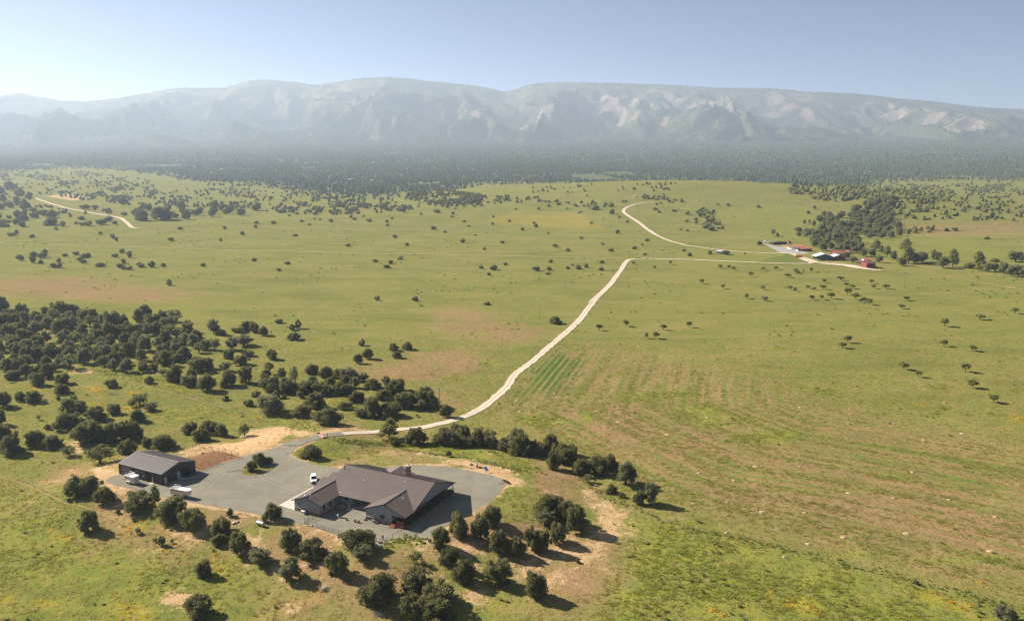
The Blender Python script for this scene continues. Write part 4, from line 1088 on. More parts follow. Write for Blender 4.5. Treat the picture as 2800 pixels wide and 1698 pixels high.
conc('concrete_apron', fpoly('C1', [(205, 596), (350, 641)]) + [hw(-36.5, -8.2)[:2], hw(-36.5, 5.5)[:2], hw(-37.5, 9.5)[:2]] + fpoly('C1', [(520, 428), (506, 434)]))
conc('entry_pad', [hw(*q)[:2] for q in ((-23.1, -1.4), (-21.1, -1.3), (-21.1, 1.8), (-23.2, .7))])
conc('cooler_pad', [hw(*q)[:2] for q in ((-26.7, -.9), (-24, -.9), (-24, .6), (-26.7, .6))])
conc('porch_floor', [hw(*q)[:2] for q in ((-21.0, .8), (-14.0, .8), (-14.0, 4.1), (-22.3, 4.1), (-22.3, 1.9), (-21.0, 1.9))])

# ------------------------------------------------------------------ the steel barn
BX, BY, BT = -107.876, 243.848, -.477
BZE, BZR, BL, BW = 3.723, 5.425, 20.145, 6.635
bc, bs = math.cos(BT), math.sin(BT)
def bw(u, v, z=0): return (BX + u * bc - v * bs, BY + u * bs + v * bc, PAD + z)
barn = empty('steel_barn', (BX, BY, PAD + .035), BT, 'charcoal steel barn with a low brown ridge roof and roller doors beside the corral', 'barn')
def B(nm, mb, mat, par=None): return mb.build(nm, mat, par or barn)
bsl = math.atan((BZR - BZE) / BW)
B('roof', MB().slab([(.25, -BW - .2, BZE - .05), (.25, 0, BZR), (-BL - .2, 0, BZR), (-BL - .2, -BW - .2, BZE - .05)], (0, 0, -.12)), M['barn_roof'])
B('roof', MB().slab([(.25, BW + .2, BZE - .05), (.25, .003, BZR), (-BL - .2, .003, BZR), (-BL - .2, BW + .2, BZE - .05)], (0, 0, -.12)), M['barn_roof'])
B('ridge_cap', MB().box((-BL / 2, 0, BZR + .05), (BL + .5, .42, .06)), M['cap'] if False else plain('ridge_metal', (.30, .255, .235), .4))
rb = MB(); u = .05
while u > -BL:
    for sg in (-1, 1): rb.box((u, sg * BW / 2, (BZE + BZR) / 2 + .02), (.06, BW / math.cos(bsl), .05), 0, Matrix.Rotation(-sg * bsl, 3, 'X'))
    u -= .45
tag(B('roof_rib', rb, M['barn_roof']), kind='stuff')
for sg in (-1, 1): B('rake', MB().slab([(.26, 0, BZR + .04), (.26, sg * (BW + .2), BZE - .01), (.26, sg * (BW + .2), BZE - .17), (.26, 0, BZR - .13)], (.04, 0, 0)), plain('rake_metal', (.27, .225, .20), .4))
B('wall', MB().slab([(-BL, -BW, 0), (0, -BW, 0), (0, -BW, BZE - .18), (-BL, -BW, BZE - .18)], (0, .1, 0)), M['barnwall'])
B('wall', MB().slab([(-BL, BW, 0), (0, BW, 0), (0, BW, BZE - .18), (-BL, BW, BZE - .18)], (0, -.1, 0)), M['barnwall'])
for u, off in ((0, -.1), (-BL, .1)):
    B('gable_wall', MB().slab([(u, -BW + .11, 0), (u, BW - .11, 0), (u, BW - .11, BZE - .18), (u, 0, BZR - .16), (u, -BW + .11, BZE - .18)], (off, 0, 0)), M['barnwall'])
wr = MB(); u = -.25
while u > -BL: wr.box((u, -BW - .015, BZE / 2 - .1), (.05, .03, BZE - .25)); u -= .3
v = -BW + .3
while v < BW: h_ = BZR - abs(v) * (BZR - BZE) / BW - .3; wr.box((.015, v, h_ / 2), (.03, .05, h_)); v += .3
tag(B('wall_rib', wr, M['barnwall_rib']), kind='stuff')
for u in (0, -BL): B('corner_trim', MB().box((u + (.02 if u == 0 else -.02), -BW - .03, BZE / 2 - .1), (.22, .1, BZE - .2)), M['dark'])
for u in (-12.9, -6.6): B('downspout', MB().box((u, -BW - .1, BZE / 2 - .1), (.13, .12, BZE - .25)), M['dark'])
rd = B('roller_door', MB().box((-16.6, -BW - .035, 1.6), (4.2, .06, 3.2)), M['barnwall'])
for k in range(8): MB().box((-16.6, -BW - .075, .2 + .4 * k), (4.1, .03, .34)).build('panel', plain('door_slat', (.17, .155, .145), .5) if k == 0 else bpy.data.materials['door_slat'], rd)
rd2 = B('roller_door', MB().box((-9.8, -BW - .035, 1.6), (4.6, .06, 3.2)), M['barnwall_rib'])
d1 = B('door', MB().box((-4.3, -BW - .04, 1.05), (1.0, .08, 2.1)), M['barnwall_rib']); MB().box((-4.25, -BW - .09, 1.05), (.25, .02, 1.9)).build('pane', M['offwhite'], d1)
B('door_frame', MB().box((-5.5, -BW - .04, 1.2), (.9, .06, 2.4)), M['dark'])
B('door', MB().box((.05, -5.2, 1.05), (.08, 1.0, 2.1)), M['greymetal'])
B('door', MB().box((.05, -.2, 1.1), (.08, 1.1, 2.2)), M['greymetal'])
B('doorway', MB().box((.045, 2.6, 1.35), (.08, 3.0, 2.7)), M['dark'])
B('wall_lamp', MB().box((-8.2, -BW - .15, 1.5), (.35, .25, .3)), M['white'])
tag(MB().slab([bw(.1, -.9, .075), bw(1.6, -.9, .075), bw(1.6, .7, .075), bw(.1, .7, .075)], (0, 0, -.1)).build('doorstep', M['concrete']), kind='structure')
tag(MB().slab([bw(-5.0, -BW - 1.1, .075), bw(-3.4, -BW - 1.1, .075), bw(-3.4, -BW - .1, .075), bw(-5.0, -BW - .1, .075)], (0, 0, -.1)).build('doorstep', M['concrete']), kind='structure')
t_ = empty('steel_pipe', bw(3.2, 1.2, .03), BT + 1.15, 'pale steel pipe lying on the gravel in the shade of the barn', 'pipe'); MB().tube((-2.2, 0, .11), (2.2, 0, .11), .09, 8).build('tube', M['steel'], t_)
t_ = empty('lumber_rack', bw(1.5, 3.2, .04), BT + 1.5, 'dark rack of equipment standing against the barn gable', 'rack')
for k in range(3): MB().box((0, 0, .35 + .5 * k), (3.0, .9, .06)).build('shelf', M['dark'], t_)
for sx in (-1, 1):
    for sy in (-1, 1): MB().box((1.45 * sx, .4 * sy, .75), (.08, .08, 1.5)).build('leg', M['dark'], t_)
MB().box((.3, 0, .63), (1.6, .6, .5)).build('load', M['greywall'], t_)

# ------------------------------------------------------------------ vehicles
def wheel(par, x, y, r, w, rim=True):
    o = MB()
    n = 14
    for a, b, c_, d_ in ((-w / 2, w / 2, r, r),): o.tube((x, y - w / 2, r), (x, y + w / 2, r), r, n)
    wh = o.build('wheel', M['tyre'], par, .03)
    if rim: MB().tube((x, y - w / 2 - .012, r), (x, y + w / 2 + .012, r), r * .58, 10).build('rim', M['chrome'], wh)
    return wh
def loft(sections, mat, name, par, bevel=.05):
    """body from cross sections along x: (x, half width, z0, z1, half width at the top)"""
    m = MB(); n = len(sections); vs = []
    for x, w, z0, z1, wt in sections: vs += [(x, -w, z0), (x, w, z0), (x, w, (z0 + z1) / 2 + .05), (x, wt, z1), (x, -wt, z1), (x, -w, (z0 + z1) / 2 + .05)]
    fs = []
    for k in range(n - 1):
        for i in range(6): fs.append((6 * k + i, 6 * k + (i + 1) % 6, 6 * k + 6 + (i + 1) % 6, 6 * k + 6 + i))
    fs += [tuple(range(5, -1, -1)), tuple(range(6 * n - 6, 6 * n))]
    m.add(vs, fs); return m.build(name, mat, par, bevel)
p = flat_at(*pix('E1', [(648, 545)])[0]); 
suv = empty('parked_car', (float(p[0]), float(p[1]), PAD + .04), math.radians(-74), 'white boxy station wagon parked on the gravel by the garage end of the farmhouse', 'car')
loft([(-2.45, .92, .45, 1.05, .86), (-2.35, .98, .4, 1.12, .9), (1.35, .98, .4, 1.12, .9), (2.2, .96, .4, 1.06, .84), (2.42, .9, .45, .92, .8)], M['white'], 'body', suv, .06)
loft([(-2.38, .86, 1.08, 1.2, .84), (-2.15, .84, 1.08, 1.88, .74), (.35, .84, 1.08, 1.90, .74), (1.15, .84, 1.08, 1.16, .80)], M['white'], 'cabin', suv, .05)
MB().slab([(1.12, -.74, 1.20), (1.12, .74, 1.20), (.42, .66, 1.84), (.42, -.66, 1.84)], (.03, 0, .03)).build('windshield', M['glass'], suv)
MB().slab([(-2.34, -.7, 1.28), (-2.34, .7, 1.28), (-2.2, .62, 1.8), (-2.2, -.62, 1.8)], (-.03, 0, .02)).build('rear_window', M['glass'], suv)
for sy in (-1, 1):
    for x0, x1 in ((-2.0, -1.15), (-1.05, -.2), (-.1, .7)):
        MB().slab([(x0, sy * .855, 1.22), (x1, sy * .855, 1.22), (x1 - (.25 if x1 > .5 else .02), sy * .775, 1.78), (x0 + .02, sy * .775, 1.78)], (0, sy * .02, 0)).build('window', M['glass'], suv)
    MB().box((.85, sy * 1.06, 1.22), (.14, .2, .16)).build('mirror', M['white'], suv, .03)
    MB().box((2.42, sy * .66, .78), (.05, .3, .16)).build('headlight', M['chrome'], suv)
    MB().box((-2.47, sy * .82, .85), (.05, .12, .3)).build('tail_light', M['red'], suv)
    for x in (-1.5, 1.5): wheel(suv, x, sy * .86, .38, .26)
MB().box((2.44, 0, .78), (.05, .95, .22)).build('grille', M['dark'], suv)
MB().box((2.46, 0, .48), (.14, 1.75, .2)).build('bumper', M['dark'], suv, .03)
MB().box((-2.48, 0, .5), (.14, 1.75, .2)).build('bumper', M['chrome'], suv, .03)

def rack_rails(par, x0, x1, w, z):
    r = MB()
    for zz in (z + .2, z + .55):
        r.path([(x0, -w, zz), (x1, -w, zz), (x1, w, zz), (x0, w, zz), (x0, -w, zz)], .03, 5)
    for k in range(6):
        x = x0 + (x1 - x0) * k / 5
        for sy in (-1, 1): r.tube((x, sy * w, z), (x, sy * w, z + .55), .025, 5)
    for k in range(4): r.box((x0 + .3 + k * (x1 - x0 - .6) / 3, 0, z + .1), (.2, 2 * w, .03))
    return r.build('roof_rack', M['alu'], par)
p = flat_at(*pix('E4', [(520, 985)])[0])
tr1 = empty('horse_trailer', (float(p[0]), float(p[1]), PAD + .04), BT - .02, 'white bumper pull stock trailer with a blunt front before the roller doors', 'trailer')
W1 = 1.15
def vbody(x0, x1, xn, z0, z1, w, tip=.25):
    return MB().slab([(x0, -w, z0), (x1, -w, z0), (xn, -tip, z0), (xn, tip, z0), (x1, w, z0), (x0, w, z0)], (0, 0, z1 - z0))
vbody(-2.1, 1.75, 2.15, .42, 2.5, W1, .75).build('body', M['alu'], tr1, .04)
MB().slab([(-2.2, -W1 - .06, 2.505), (1.78, -W1 - .06, 2.505), (2.22, -.8, 2.505), (2.22, .8, 2.505), (1.78, W1 + .06, 2.505), (-2.2, W1 + .06, 2.505)], (0, 0, .1)).build('roof', M['white'], tr1, .03)
for k in range(3): MB().box((-1.75 + .8 * k, -W1 - .012, 2.05), (.42, .02, .22)).build('window', M['dark'], tr1)
MB().box((-1.0, -W1 - .02, 1.45), (2.2, .03, .06)).build('rail', M['steel'], tr1)
for k, x in enumerate((-.8, 0.05)):
    for sy in (-1, 1): wheel(tr1, x, sy * (W1 + .12), .36, .2)
for sy in (-1, 1): MB().box((-.4, sy * (W1 + .14), .88), (1.9, .34, .1)).build('fender', M['white'], tr1, .03)
MB().slab([(2.1, -.4, .42), (3.5, 0, .42), (2.1, .4, .42)], (0, 0, .1)).build('tongue', M['steel'], tr1)
MB().tube((3.3, 0, 0), (3.3, 0, .9), .04).build('jack', M['steel'], tr1)
rack_rails(tr1, -2.1, .2, .95, 2.61)
p = flat_at(*pix('E4', [(1830, 1345)])[0])
tr2 = empty('gooseneck_trailer', (float(p[0]), float(p[1]), PAD + .04), BT + .12, 'long white gooseneck stock trailer with a flat roof standing on the gravel below the barn', 'trailer')
MB().box((-.7, 0, 1.42), (5.0, 2.1, 1.95)).build('body', M['alu'], tr2, .05)
vbody(1.82, 2.7, 3.7, 1.35, 2.4, 1.05, .5).build('nose', M['alu'], tr2, .05)
MB().slab([(-3.3, -1.12, 2.42), (2.72, -1.12, 2.42), (3.8, -.55, 2.42), (3.8, .55, 2.42), (2.72, 1.12, 2.42), (-3.3, 1.12, 2.42)], (0, 0, .1)).build('roof', M['white'], tr2, .03)
MB().box((-.6, -1.06, 2.05), (4.6, .03, .16)).build('air_slot', M['dark'], tr2)
MB().box((-.6, -1.065, 1.4), (4.8, .03, .05)).build('rail', M['steel'], tr2)
for x in (-1.7, -.85):
    for sy in (-1, 1): wheel(tr2, x, sy * 1.12, .37, .2)
for sy in (-1, 1): MB().box((-1.27, sy * 1.14, .9), (1.9, .3, .1)).build('fender', M['alu'], tr2, .03)
for sy in (-1, 1): MB().tube((2.3, sy * .5, 0), (2.3, sy * .5, 1.45), .07).build('jack', M['dark'], tr2)
MB().box((2.75, 0, 1.1), (.9, .9, .25)).build('hitch_frame', M['dark'], tr2); MB().tube((3.6, 0, .75), (3.6, 0, 1.45), .06).build('coupler', M['dark'], tr2)
rack_rails(tr2, -3.2, -.7, .95, 2.52)

# ------------------------------------------------------------------ things round the house
def place(c, pt, z=PAD): 
    q = flat_at(*pix(c, [pt])[0], z); return float(q[0]), float(q[1])
def hz(name, u, v, rz, label, cat, group=None):
    return empty(name, hw(u, v, .036), HT + rz, label, cat, group)
def ac(u, v, label):
    t = hz('condenser_unit', u, v, 0, label, 'air conditioner', 'cooling units beside the farmhouse')
    MB().box((0, 0, .48), (.9, .9, .86)).build('cabinet', M['greymetal'], t, .04)
    g = MB()
    for k in range(9): g.box((0, -.46, .14 + .085 * k), (.84, .02, .03)); g.box((.46, 0, .14 + .085 * k), (.02, .84, .03))
    tag(g.build('louvre', M['steel'], t), kind='stuff')
    MB().lathe([(.36, 0), (.36, .05), (.3, .05)], 14, (0, 0, .9)).build('fan_grille', M['dark'], t); MB().box((0, 0, .03), (1.1, 1.1, .06)).build('pad', M['concrete'], t)
ac(-10.35, -4.75, 'grey cooling unit on the sunny gravel below the single front window')
ac(-25.1, -.3, 'grey cooling unit in the shaded corner of the courtyard')
t = hz('generator', -32.3, -9.1, 0, 'white box shaped generator on a pad in front of the stone base', 'generator')
MB().box((0, 0, .5), (1.25, .75, .75)).build('housing', M['white'], t, .05); MB().box((0, 0, .92), (1.35, .85, .1)).build('lid', M['white'], t, .03); MB().box((0, 0, .06), (1.6, 1.1, .12)).build('pad', M['concrete'], t)
for k in range(4): MB().box((-.36 + .24 * k, -.385, .45), (.16, .02, .3)).build('louvre', M['greymetal'], t)
t = hz('meter_cabinet', -34.9, -8.45, 0, 'pair of blue grey electric meter boxes standing at the left wing corner', 'meter box')
for x, h_ in ((-.35, 1.65), (.4, 1.75)):
    MB().box((x, 0, h_), (.5, .25, .75)).build('box', plain('meter_grey', (.34, .42, .45), .5) if x < 0 else bpy.data.materials['meter_grey'], t, .02); MB().box((x, .02, h_ / 2 - .15), (.1, .1, h_ - .35)).build('conduit', M['greymetal'], t)
t = hz('barrel', -23.0, .25, 0, 'tan barrel planter standing on the sunny entry pad', 'barrel'); MB().lathe([(.3, 0), (.38, .25), (.4, .5), (.36, .8), (.3, .95)], 14).build('body', M['cap'], t); MB().lathe([(.41, .22), (.41, .3)], 14).build('hoop', M['trim'], t)
t = hz('planter', -20.9, 2.2, .3, 'potted plant with yellow bloom in the shaded entry', 'plant'); MB().lathe([(.18, 0), (.26, .4)], 10).build('pot', M['redwood'], t)
lf = MB(); r0 = random.Random(2)
def leafball(mb, c, r, n, s, rr):
    for k in range(n):
        d = Vector((rr.gauss(0, 1), rr.gauss(0, 1), abs(rr.gauss(0, .8)))).normalized() * r * rr.uniform(.4, 1); a = d.orthogonal().normalized() * s; b = d.cross(a).normalized() * s
        q = Vector(c) + d; mb.add([q - a, q + b, q + a + d * .3], [(0, 1, 2)])
leafball(lf, (0, 0, .45), .45, 70, .14, r0); lf.build('foliage', M['plant'], t); f_ = MB(); leafball(f_, (0, 0, .6), .4, 20, .09, r0); f_.build('flower', M['yellow'], t)
t = hz('garden_figure', -21.6, -6.6, 0, 'small white garden figure of stacked rounded stones on the courtyard gravel', 'statue')
MB().lathe([(.25, 0), (.3, .2), (.12, .5), (.22, .75), (.2, .95), (.05, 1.05)], 10, (0, 0, 0)).build('body', M['offwhite'], t, 0, True); MB().lathe([(.12, 0), (.17, .15), (.1, .4), (.03, .5)], 8, (.42, .1, 0)).build('stone', M['rock'], t); MB().lathe([(.12, 0), (.16, .1), (.1, .3)], 8, (-.3, -.1, .55)).build('arm', M['offwhite'], t)
t = hz('flower_bed', -19.6, -6.6, .05, 'low strip of green plants edged with pale stone on the courtyard gravel', 'flower bed')
lf = MB(); [leafball(lf, (x, r0.uniform(-.15, .15), .08), .34, 40, .13, r0) for x in np.linspace(-.9, 1.0, 6)]; lf.build('foliage', M['plant'], t)
for k in range(7): MB().box((-1.1 + .32 * k, -.45 + r0.uniform(-.05, .05), .06), (.26, .2, .14), r0.uniform(-.4, .4)).build('stone', M['rock'], t, .04)
t = hz('flower_pot', -18.3, -6.9, 0, 'small dark flower pot at the end of the plant strip', 'pot'); MB().lathe([(.16, 0), (.26, .35), (.28, .38), (.22, .38)], 10).build('pot', M['dark'], t)
t = hz('planter_bench', -14.9, -6.8, 0, 'small timber bench with a flower tub at each end on the gravel', 'bench')
MB().box((0, 0, .42), (1.3, .42, .07)).build('seat', M['redwood'], t)
for sx in (-1, 1):
    tb = MB().lathe([(.26, 0), (.34, .5), (.3, .5)], 12, (sx * .68, 0, 0)).build('tub', M['redwood'], t); lf = MB(); leafball(lf, (sx * .68, 0, .5), .3, 40, .12, r0); lf.build('foliage', M['plant'], tb)
t = hz('hose_reel', -13.5, -4.6, 0, 'coiled dark hose lying at the corner of the right wing', 'hose')
for k in range(4): 
    rr_ = .3 + .02 * k; MB().path([(rr_ * math.cos(a), rr_ * math.sin(a), .05 + .06 * k) for a in np.linspace(0, 6.283, 14)], .035, 5).build('coil', M['dark'], t)
t = hz('bucket', -5.25, -5.3, 0, 'small white bucket beside the porch steps', 'bucket'); MB().lathe([(.13, 0), (.17, .33), (.18, .35), (.15, .35)], 10).build('pail', M['white'], t); MB().path([(.17 * math.cos(a), 0, .35 + .15 * math.sin(a)) for a in np.linspace(0, 3.14, 7)], .012, 4).build('handle', M['steel'], t)
for k, (x, y) in enumerate(((1220, 1290), (1350, 1195), (1495, 1100), (1635, 1000), (1760, 910), (1875, 820), (2005, 730))):
    q = place('E2', (x, y)); nm_ = ('first', 'second', 'third', 'fourth', 'fifth', 'sixth', 'seventh')[k]
    t = empty('splash_block', (q[0], q[1], PAD + .036), HT + .2, f'pale splash block in the deck shade, {nm_} from the porch steps', 'splash block', 'splash blocks along the deck')
    MB().box((0, 0, .04), (.7, .32, .08)).build('block', M['greymetal'], t, .02); MB().box((0, .14, .1), (.7, .05, .06)).build('edge', M['greymetal'], t); MB().box((0, -.14, .1), (.7, .05, .06)).build('edge', M['greymetal'], t)
# fire pit corner
t = hz('fire_pit', -2.5, -13.9, 0, 'rusty round fire bowl on legs at the patio corner', 'fire pit'); MB().lathe([(.12, .25), (.4, .38), (.55, .6), (.58, .62), (.5, .6), (.36, .45)], 14).build('bowl', M['rustpipe'], t)
for a in range(3): MB().tube((.45 * math.cos(a * 2.1), .45 * math.sin(a * 2.1), 0), (.3 * math.cos(a * 2.1), .3 * math.sin(a * 2.1), .4), .03).build('leg', M['rustpipe'], t)
MB().lathe([(.25, 0), (.28, .1), (.1, .16)], 8, (0, 0, .5)).build('ash', M['white'], t)
def chair(u, v, rz, mat, label):
    t = hz('patio_chair', u, v, rz, label, 'chair', 'chairs by the fire bowl')
    for k in range(5): MB().box((0, -.28 + .14 * k, .4 - .02 * k), (.58, .12, .03)).build('seat_slat', mat, t)
    for k in range(5): MB().box((-.24 + .12 * k, .48, .8), (.1, .03, .85), 0, Matrix.Rotation(-.3, 3, 'X')).build('back_slat', mat, t)
    for sx in (-1, 1):
        MB().box((sx * .34, .05, .58), (.12, .75, .03)).build('armrest', mat, t)
        for y in (-.28, .34): MB().box((sx * .3, y, .28), (.07, .07, .56)).build('leg', mat, t)
chair(-1.9, -12.6, .6, M['redwood'], 'red brown slatted chair beyond the fire bowl')
chair(-.9, -13.6, -1.2, M['greymetal'], 'grey slatted chair by the fence at the fire bowl')
t = hz('stone_dog_group', -25.4, -14.1, 0, 'white and brown stone ornaments clustered at the patio fence corner', 'ornament')
for x, y, r, m_ in ((0, 0, .3, 'rock'), (.5, .1, .28, 'white'), (.45, -.3, .2, 'white'), (-.5, .1, .25, 'post'), (-.2, -.25, .2, 'rock')):
    MB().lathe([(r * .8, 0), (r, r * .5), (r * .7, r * 1.2), (r * .2, r * 1.5)], 9, (x, y, 0)).build('stone', M[m_], t, 0, True)

def pipe_fence(name, pts, zfun, h_, rails, label, gap=2.4, mat=None, r=.04, bal=None, group=None):
    """posts at the given points (and between them), rails joining them"""
    mat = mat or M['rustpipe']
    P_ = [Vector((x, y, 0)) for x, y in pts]
    c0 = P_[0]; z0 = float(zfun(c0.x, c0.y))
    t = empty(name, (c0.x, c0.y, z0), 0, label, 'fence', group)
    Q = [P_[0]]
    for a, b in zip(P_[:-1], P_[1:]):
        n = max(1, round((b - a).length / gap)); Q += [a.lerp(b, (k + 1) / n) for k in range(n)]
    Q = [Vector((q.x - c0.x, q.y - c0.y, float(zfun(q.x, q.y)) - z0)) for q in Q]
    pm = MB().tube((0, 0, -.1), (0, 0, h_ + .06), r * 1.25, 6).mesh('post', mat)
    for q in Q: o = link_mesh('post', pm, t); o.location = q
    for a, b in zip(Q[:-1], Q[1:]):
        m = MB()
        for z in rails: m.tube(a + Vector((0, 0, z)), b + Vector((0, 0, z)), r * .75, 5, cap=False)
        if bal:
            n = int((b - a).length / bal)
            for k in range(1, n): q = a.lerp(b, k / n); m.tube(q + Vector((0, 0, rails[0])), q + Vector((0, 0, rails[-1])), r * .45, 4, cap=False)
        m.build('rail', mat, t)
    return t
zpad = lambda x, y: PAD + .036
L2 = lambda pts: [hw(*q)[:2] for q in pts]
pipe_fence('patio_fence', L2([(-27.2, -9.3), (-27.8, -13.9), (-26.5, -14.1)]), zpad, 1.35, (.12, .7, 1.3), 'dark pipe fence running out from the left front gable', 1.5, M['trim'], .04, .35)
pipe_fence('patio_fence', L2([(-23.05, -14.5), (-20.3, -14.8), (-18.6, -14.85), (-16.8, -14.9), (-15.0, -14.95), (-12.9, -15.0), (-8, -15.1), (-2.5, -15.4)]), zpad, 1.35, (.12, .7, 1.3), 'dark pipe fence along the outer edge of the courtyard gravel', 1.9, M['trim'], .04, .35)
pipe_fence('patio_fence', L2([(-.18, -15.5), (-.2, -7.8), (.0, -6.4), (1.75, -5.0)]), zpad, 1.35, (.7, 1.3), 'dark two rail fence from the porch steps to the fire bowl', 2.6, M['trim'], .04)

# corral
def crow(pts, label, bars=(.25, .6, .95, 1.3, 1.65), gap=3.0): return pipe_fence('corral_fence', wpoly('E6', pts), lambda x, y: Zt(x, y), 1.75, bars, label, gap, M['rustpipe'], .045, None, 'corral fences beside the barn')
crow([(600, 668), (715, 640), (875, 562), (1035, 510), (1185, 455), (1340, 412), (1480, 385)], 'rusty pipe corral fence beside the gravel drive', gap=40)
crow([(585, 530), (760, 452), (910, 392), (1070, 350), (1210, 312)], 'rusty pipe corral fence dividing the two red brown pens', gap=40)
crow([(430, 420), (590, 345), (780, 275), (930, 248)], 'rusty pipe corral fence between the red soil and the green pen', gap=40)
crow([(930, 248), (1070, 270), (1210, 312), (1340, 340), (1480, 385)], 'rusty pipe corral fence at the sandy far end of the pens', gap=40)
crow([(205, 320), (340, 270), (525, 225), (665, 165), (735, 212), (930, 248)], 'rusty pipe corral fence around the green pen behind the barn', (.6, 1.2, 1.65), gap=40)

# cattle guard with its gate posts
ax_, ay_, az_ = CATTLE
t = empty('cattle_guard', (ax_, ay_, az_ + .1), .62, 'red painted cattle guard across the drive where grey gravel turns pale', 'cattle guard')
for k in range(7): MB().tube((-.6 + .2 * k, -2.6, .05), (-.6 + .2 * k, 2.6, .05), .05, 6).build('bar', M['red'], t)
for sy in (-1, 1):
    MB().box((0, sy * 2.7, .06), (1.5, .2, .14)).build('edge_beam', M['red'], t)
    MB().slab([(-.7, sy * 2.85, .1), (.7, sy * 2.85, .1), (.4, sy * 2.95, .45), (-.4, sy * 2.95, .45)], (0, sy * .06, 0)).build('wing', M['red'], t)
def lone_post(c, pt, h_, label, r=.12):
    x, y, z = at1(*pix(c, [pt])[0]); t = empty('gate_post', (x, y, z), 0, label, 'post', 'posts at the cattle guard'); MB().tube((0, 0, -.2), (0, 0, h_), r, 8).build('shaft', M['post'], t); MB().lathe([(r * 1.1, 0), (r * .6, .06)], 8, (0, 0, h_)).build('cap', M['post'], t)
lone_post('C4', (910, 1072), 1.8, 'stout gate post at the house side of the cattle guard'); lone_post('C4', (805, 1030), 1.8, 'stout gate post at the wood side of the cattle guard')

# wire fences
def wire_fence(pts, label, gap=4.5, h_=1.25, pr=.06, mat=None):
    P_ = pts; x0, y0 = P_[0]; z0 = float(Zt(x0, y0))
    t = empty('wire_fence', (x0, y0, z0), 0, label, 'fence', 'wire fences on posts')
    Q = [P_[0]]
    for a, b in zip(P_[:-1], P_[1:]):
        n = max(1, round(math.hypot(b[0] - a[0], b[1] - a[1]) / gap)); Q += [(a[0] + (b[0] - a[0]) * k / n, a[1] + (b[1] - a[1]) * k / n) for k in range(1, n + 1)]
    Q = [(x - x0, y - y0, float(Zt(x, y)) - z0) for x, y in Q]
    ms = [MB().tube((0, 0, -.2), (random.uniform(-.06, .06), random.uniform(-.06, .06), h_ * s), pr * s, 6).mesh('post', mat or M['post']) for s in (1, 1.15, .9)]
    for k, q in enumerate(Q): o = link_mesh('post', ms[2 if k % 3 else k % 2], t); o.location = q
    for z in (.4, .75, 1.1):
        m = MB()
        for a, b in zip(Q[:-1], Q[1:]): m.tube((a[0], a[1], a[2] + z), (b[0], b[1], b[2] + z), .012, 3, cap=False)
        m.build('wire', M['trim'], t)
    return t
wire_fence(wpoly('C4', [(910, 1075), (975, 1092), (1090, 1110), (1180, 1125), (1300, 1150)]) + wpoly('C1', [(1260, 100), (1375, 115), (1500, 130), (1615, 145), (1710, 158), (1865, 178), (2000, 198), (2140, 235), (2290, 275), (2440, 310)]), 'post and wire fence behind the house in front of the tree row')
wire_fence(wpoly('D8', [(40, 300), (120, 325), (210, 365), (297, 400), (390, 445), (480, 468), (560, 512)]), 'post and wire fence on the sandy bank at the end of the tree row')
wire_fence(wpoly('D8', [(560, 512), (775, 572), (855, 588), (940, 602), (1000, 618), (1095, 638), (1200, 662), (1425, 718), (1530, 745), (1770, 803), (1900, 848), (2020, 872), (2160, 908), (2290, 943), (2430, 972), (2600, 1010)]), 'long post and wire fence between ploughed field and lush corner meadow')
wire_fence(wpoly('C3', [(690, 722), (790, 727), (910, 742), (1050, 757), (1170, 792), (1230, 802), (1510, 888), (1735, 955), (1895, 1003), (2050, 1092), (2200, 1100), (2324, 1122)]) + wpoly('C4', [(330, 930), (560, 975), (805, 1030)]), 'post and wire fence through the flower meadow toward the cattle guard', 5.5)
wire_fence(wpoly('C5', [(-60, 5), (60, 25), (130, 35), (245, 75), (320, 118), (480, 175), (700, 238), (960, 310), (1210, 380)]), 'thin post and wire fence beside the cow path in the lower meadow', 9, 1.1, .035)

# utility poles
pole_px = [('C4', (1853, 838)), ('C4', (2380, 387)), ('D6', (849, 221)), ('D4', (1595, 838)), ('D4', (1720, 694)), ('D4', (1812, 615)), ('D4', (1888, 536))]
poles = [at1(*pix(c, [q])[0]) for c, q in pole_px]
words_ = ('beside the end of the tree strip with a yellow guy guard', 'on the brown patch beyond the tree strip', 'in the pasture halfway up the pale road', 'in the open pasture short of the cross track', 'just before the cross track', 'just over the cross track', 'among junipers beyond the cross track')
hd = []
for k, (x, y, z) in enumerate(poles):
    nx = poles[min(k + 1, len(poles) - 1)]; pv = poles[max(k - 1, 0)]
    a = math.atan2(nx[1] - pv[1], nx[0] - pv[0])
    t = empty('utility_pole', (x, y, z), a, 'tall wooden utility pole ' + words_[k], 'utility pole', 'utility poles along the power line')
    MB().tube((0, 0, -.5), (0, 0, 10), .15, 7, .1).build('shaft', M['pole'], t)
    if k == 0:
        MB().box((0, 0, 9.6), (.12, 1.3, .12)).build('crossarm', M['pole'], t); MB().lathe([(.2, 0), (.2, .6)], 8, (.28, 0, 8.0)).build('transformer', M['greymetal'], t)
        MB().tube((0, 0, 8.8), (-4.5, -3.5, 0), .02, 4).build('guy_wire', M['steel'], t); MB().tube((-4.5, -3.5, 0), (-3.6, -2.8, 1.8), .06, 5).build('guy_guard', M['yellow'], t)
    MB().tube((0, 0, 10), (0, 0, 10.25), .05, 5).build('insulator', M['offwhite'], t)
    hd.append((x, y, z + 10.25))
wx, wy, wz = hd[0]
pl = empty('power_line', (wx, wy, wz), 0, 'thin sagging power line strung from pole to pole across the pasture', 'wire')
for a, b in zip(hd[:-1], hd[1:]):
    a = Vector(a); b = Vector(b); pts = [a.lerp(b, k / 8) - Vector((0, 0, 1.6 * (1 - (2 * k / 8 - 1) ** 2))) - Vector(hd[0]) for k in range(9)]
    MB().path(pts, .012, 3).build('wire', M['steel'], pl)

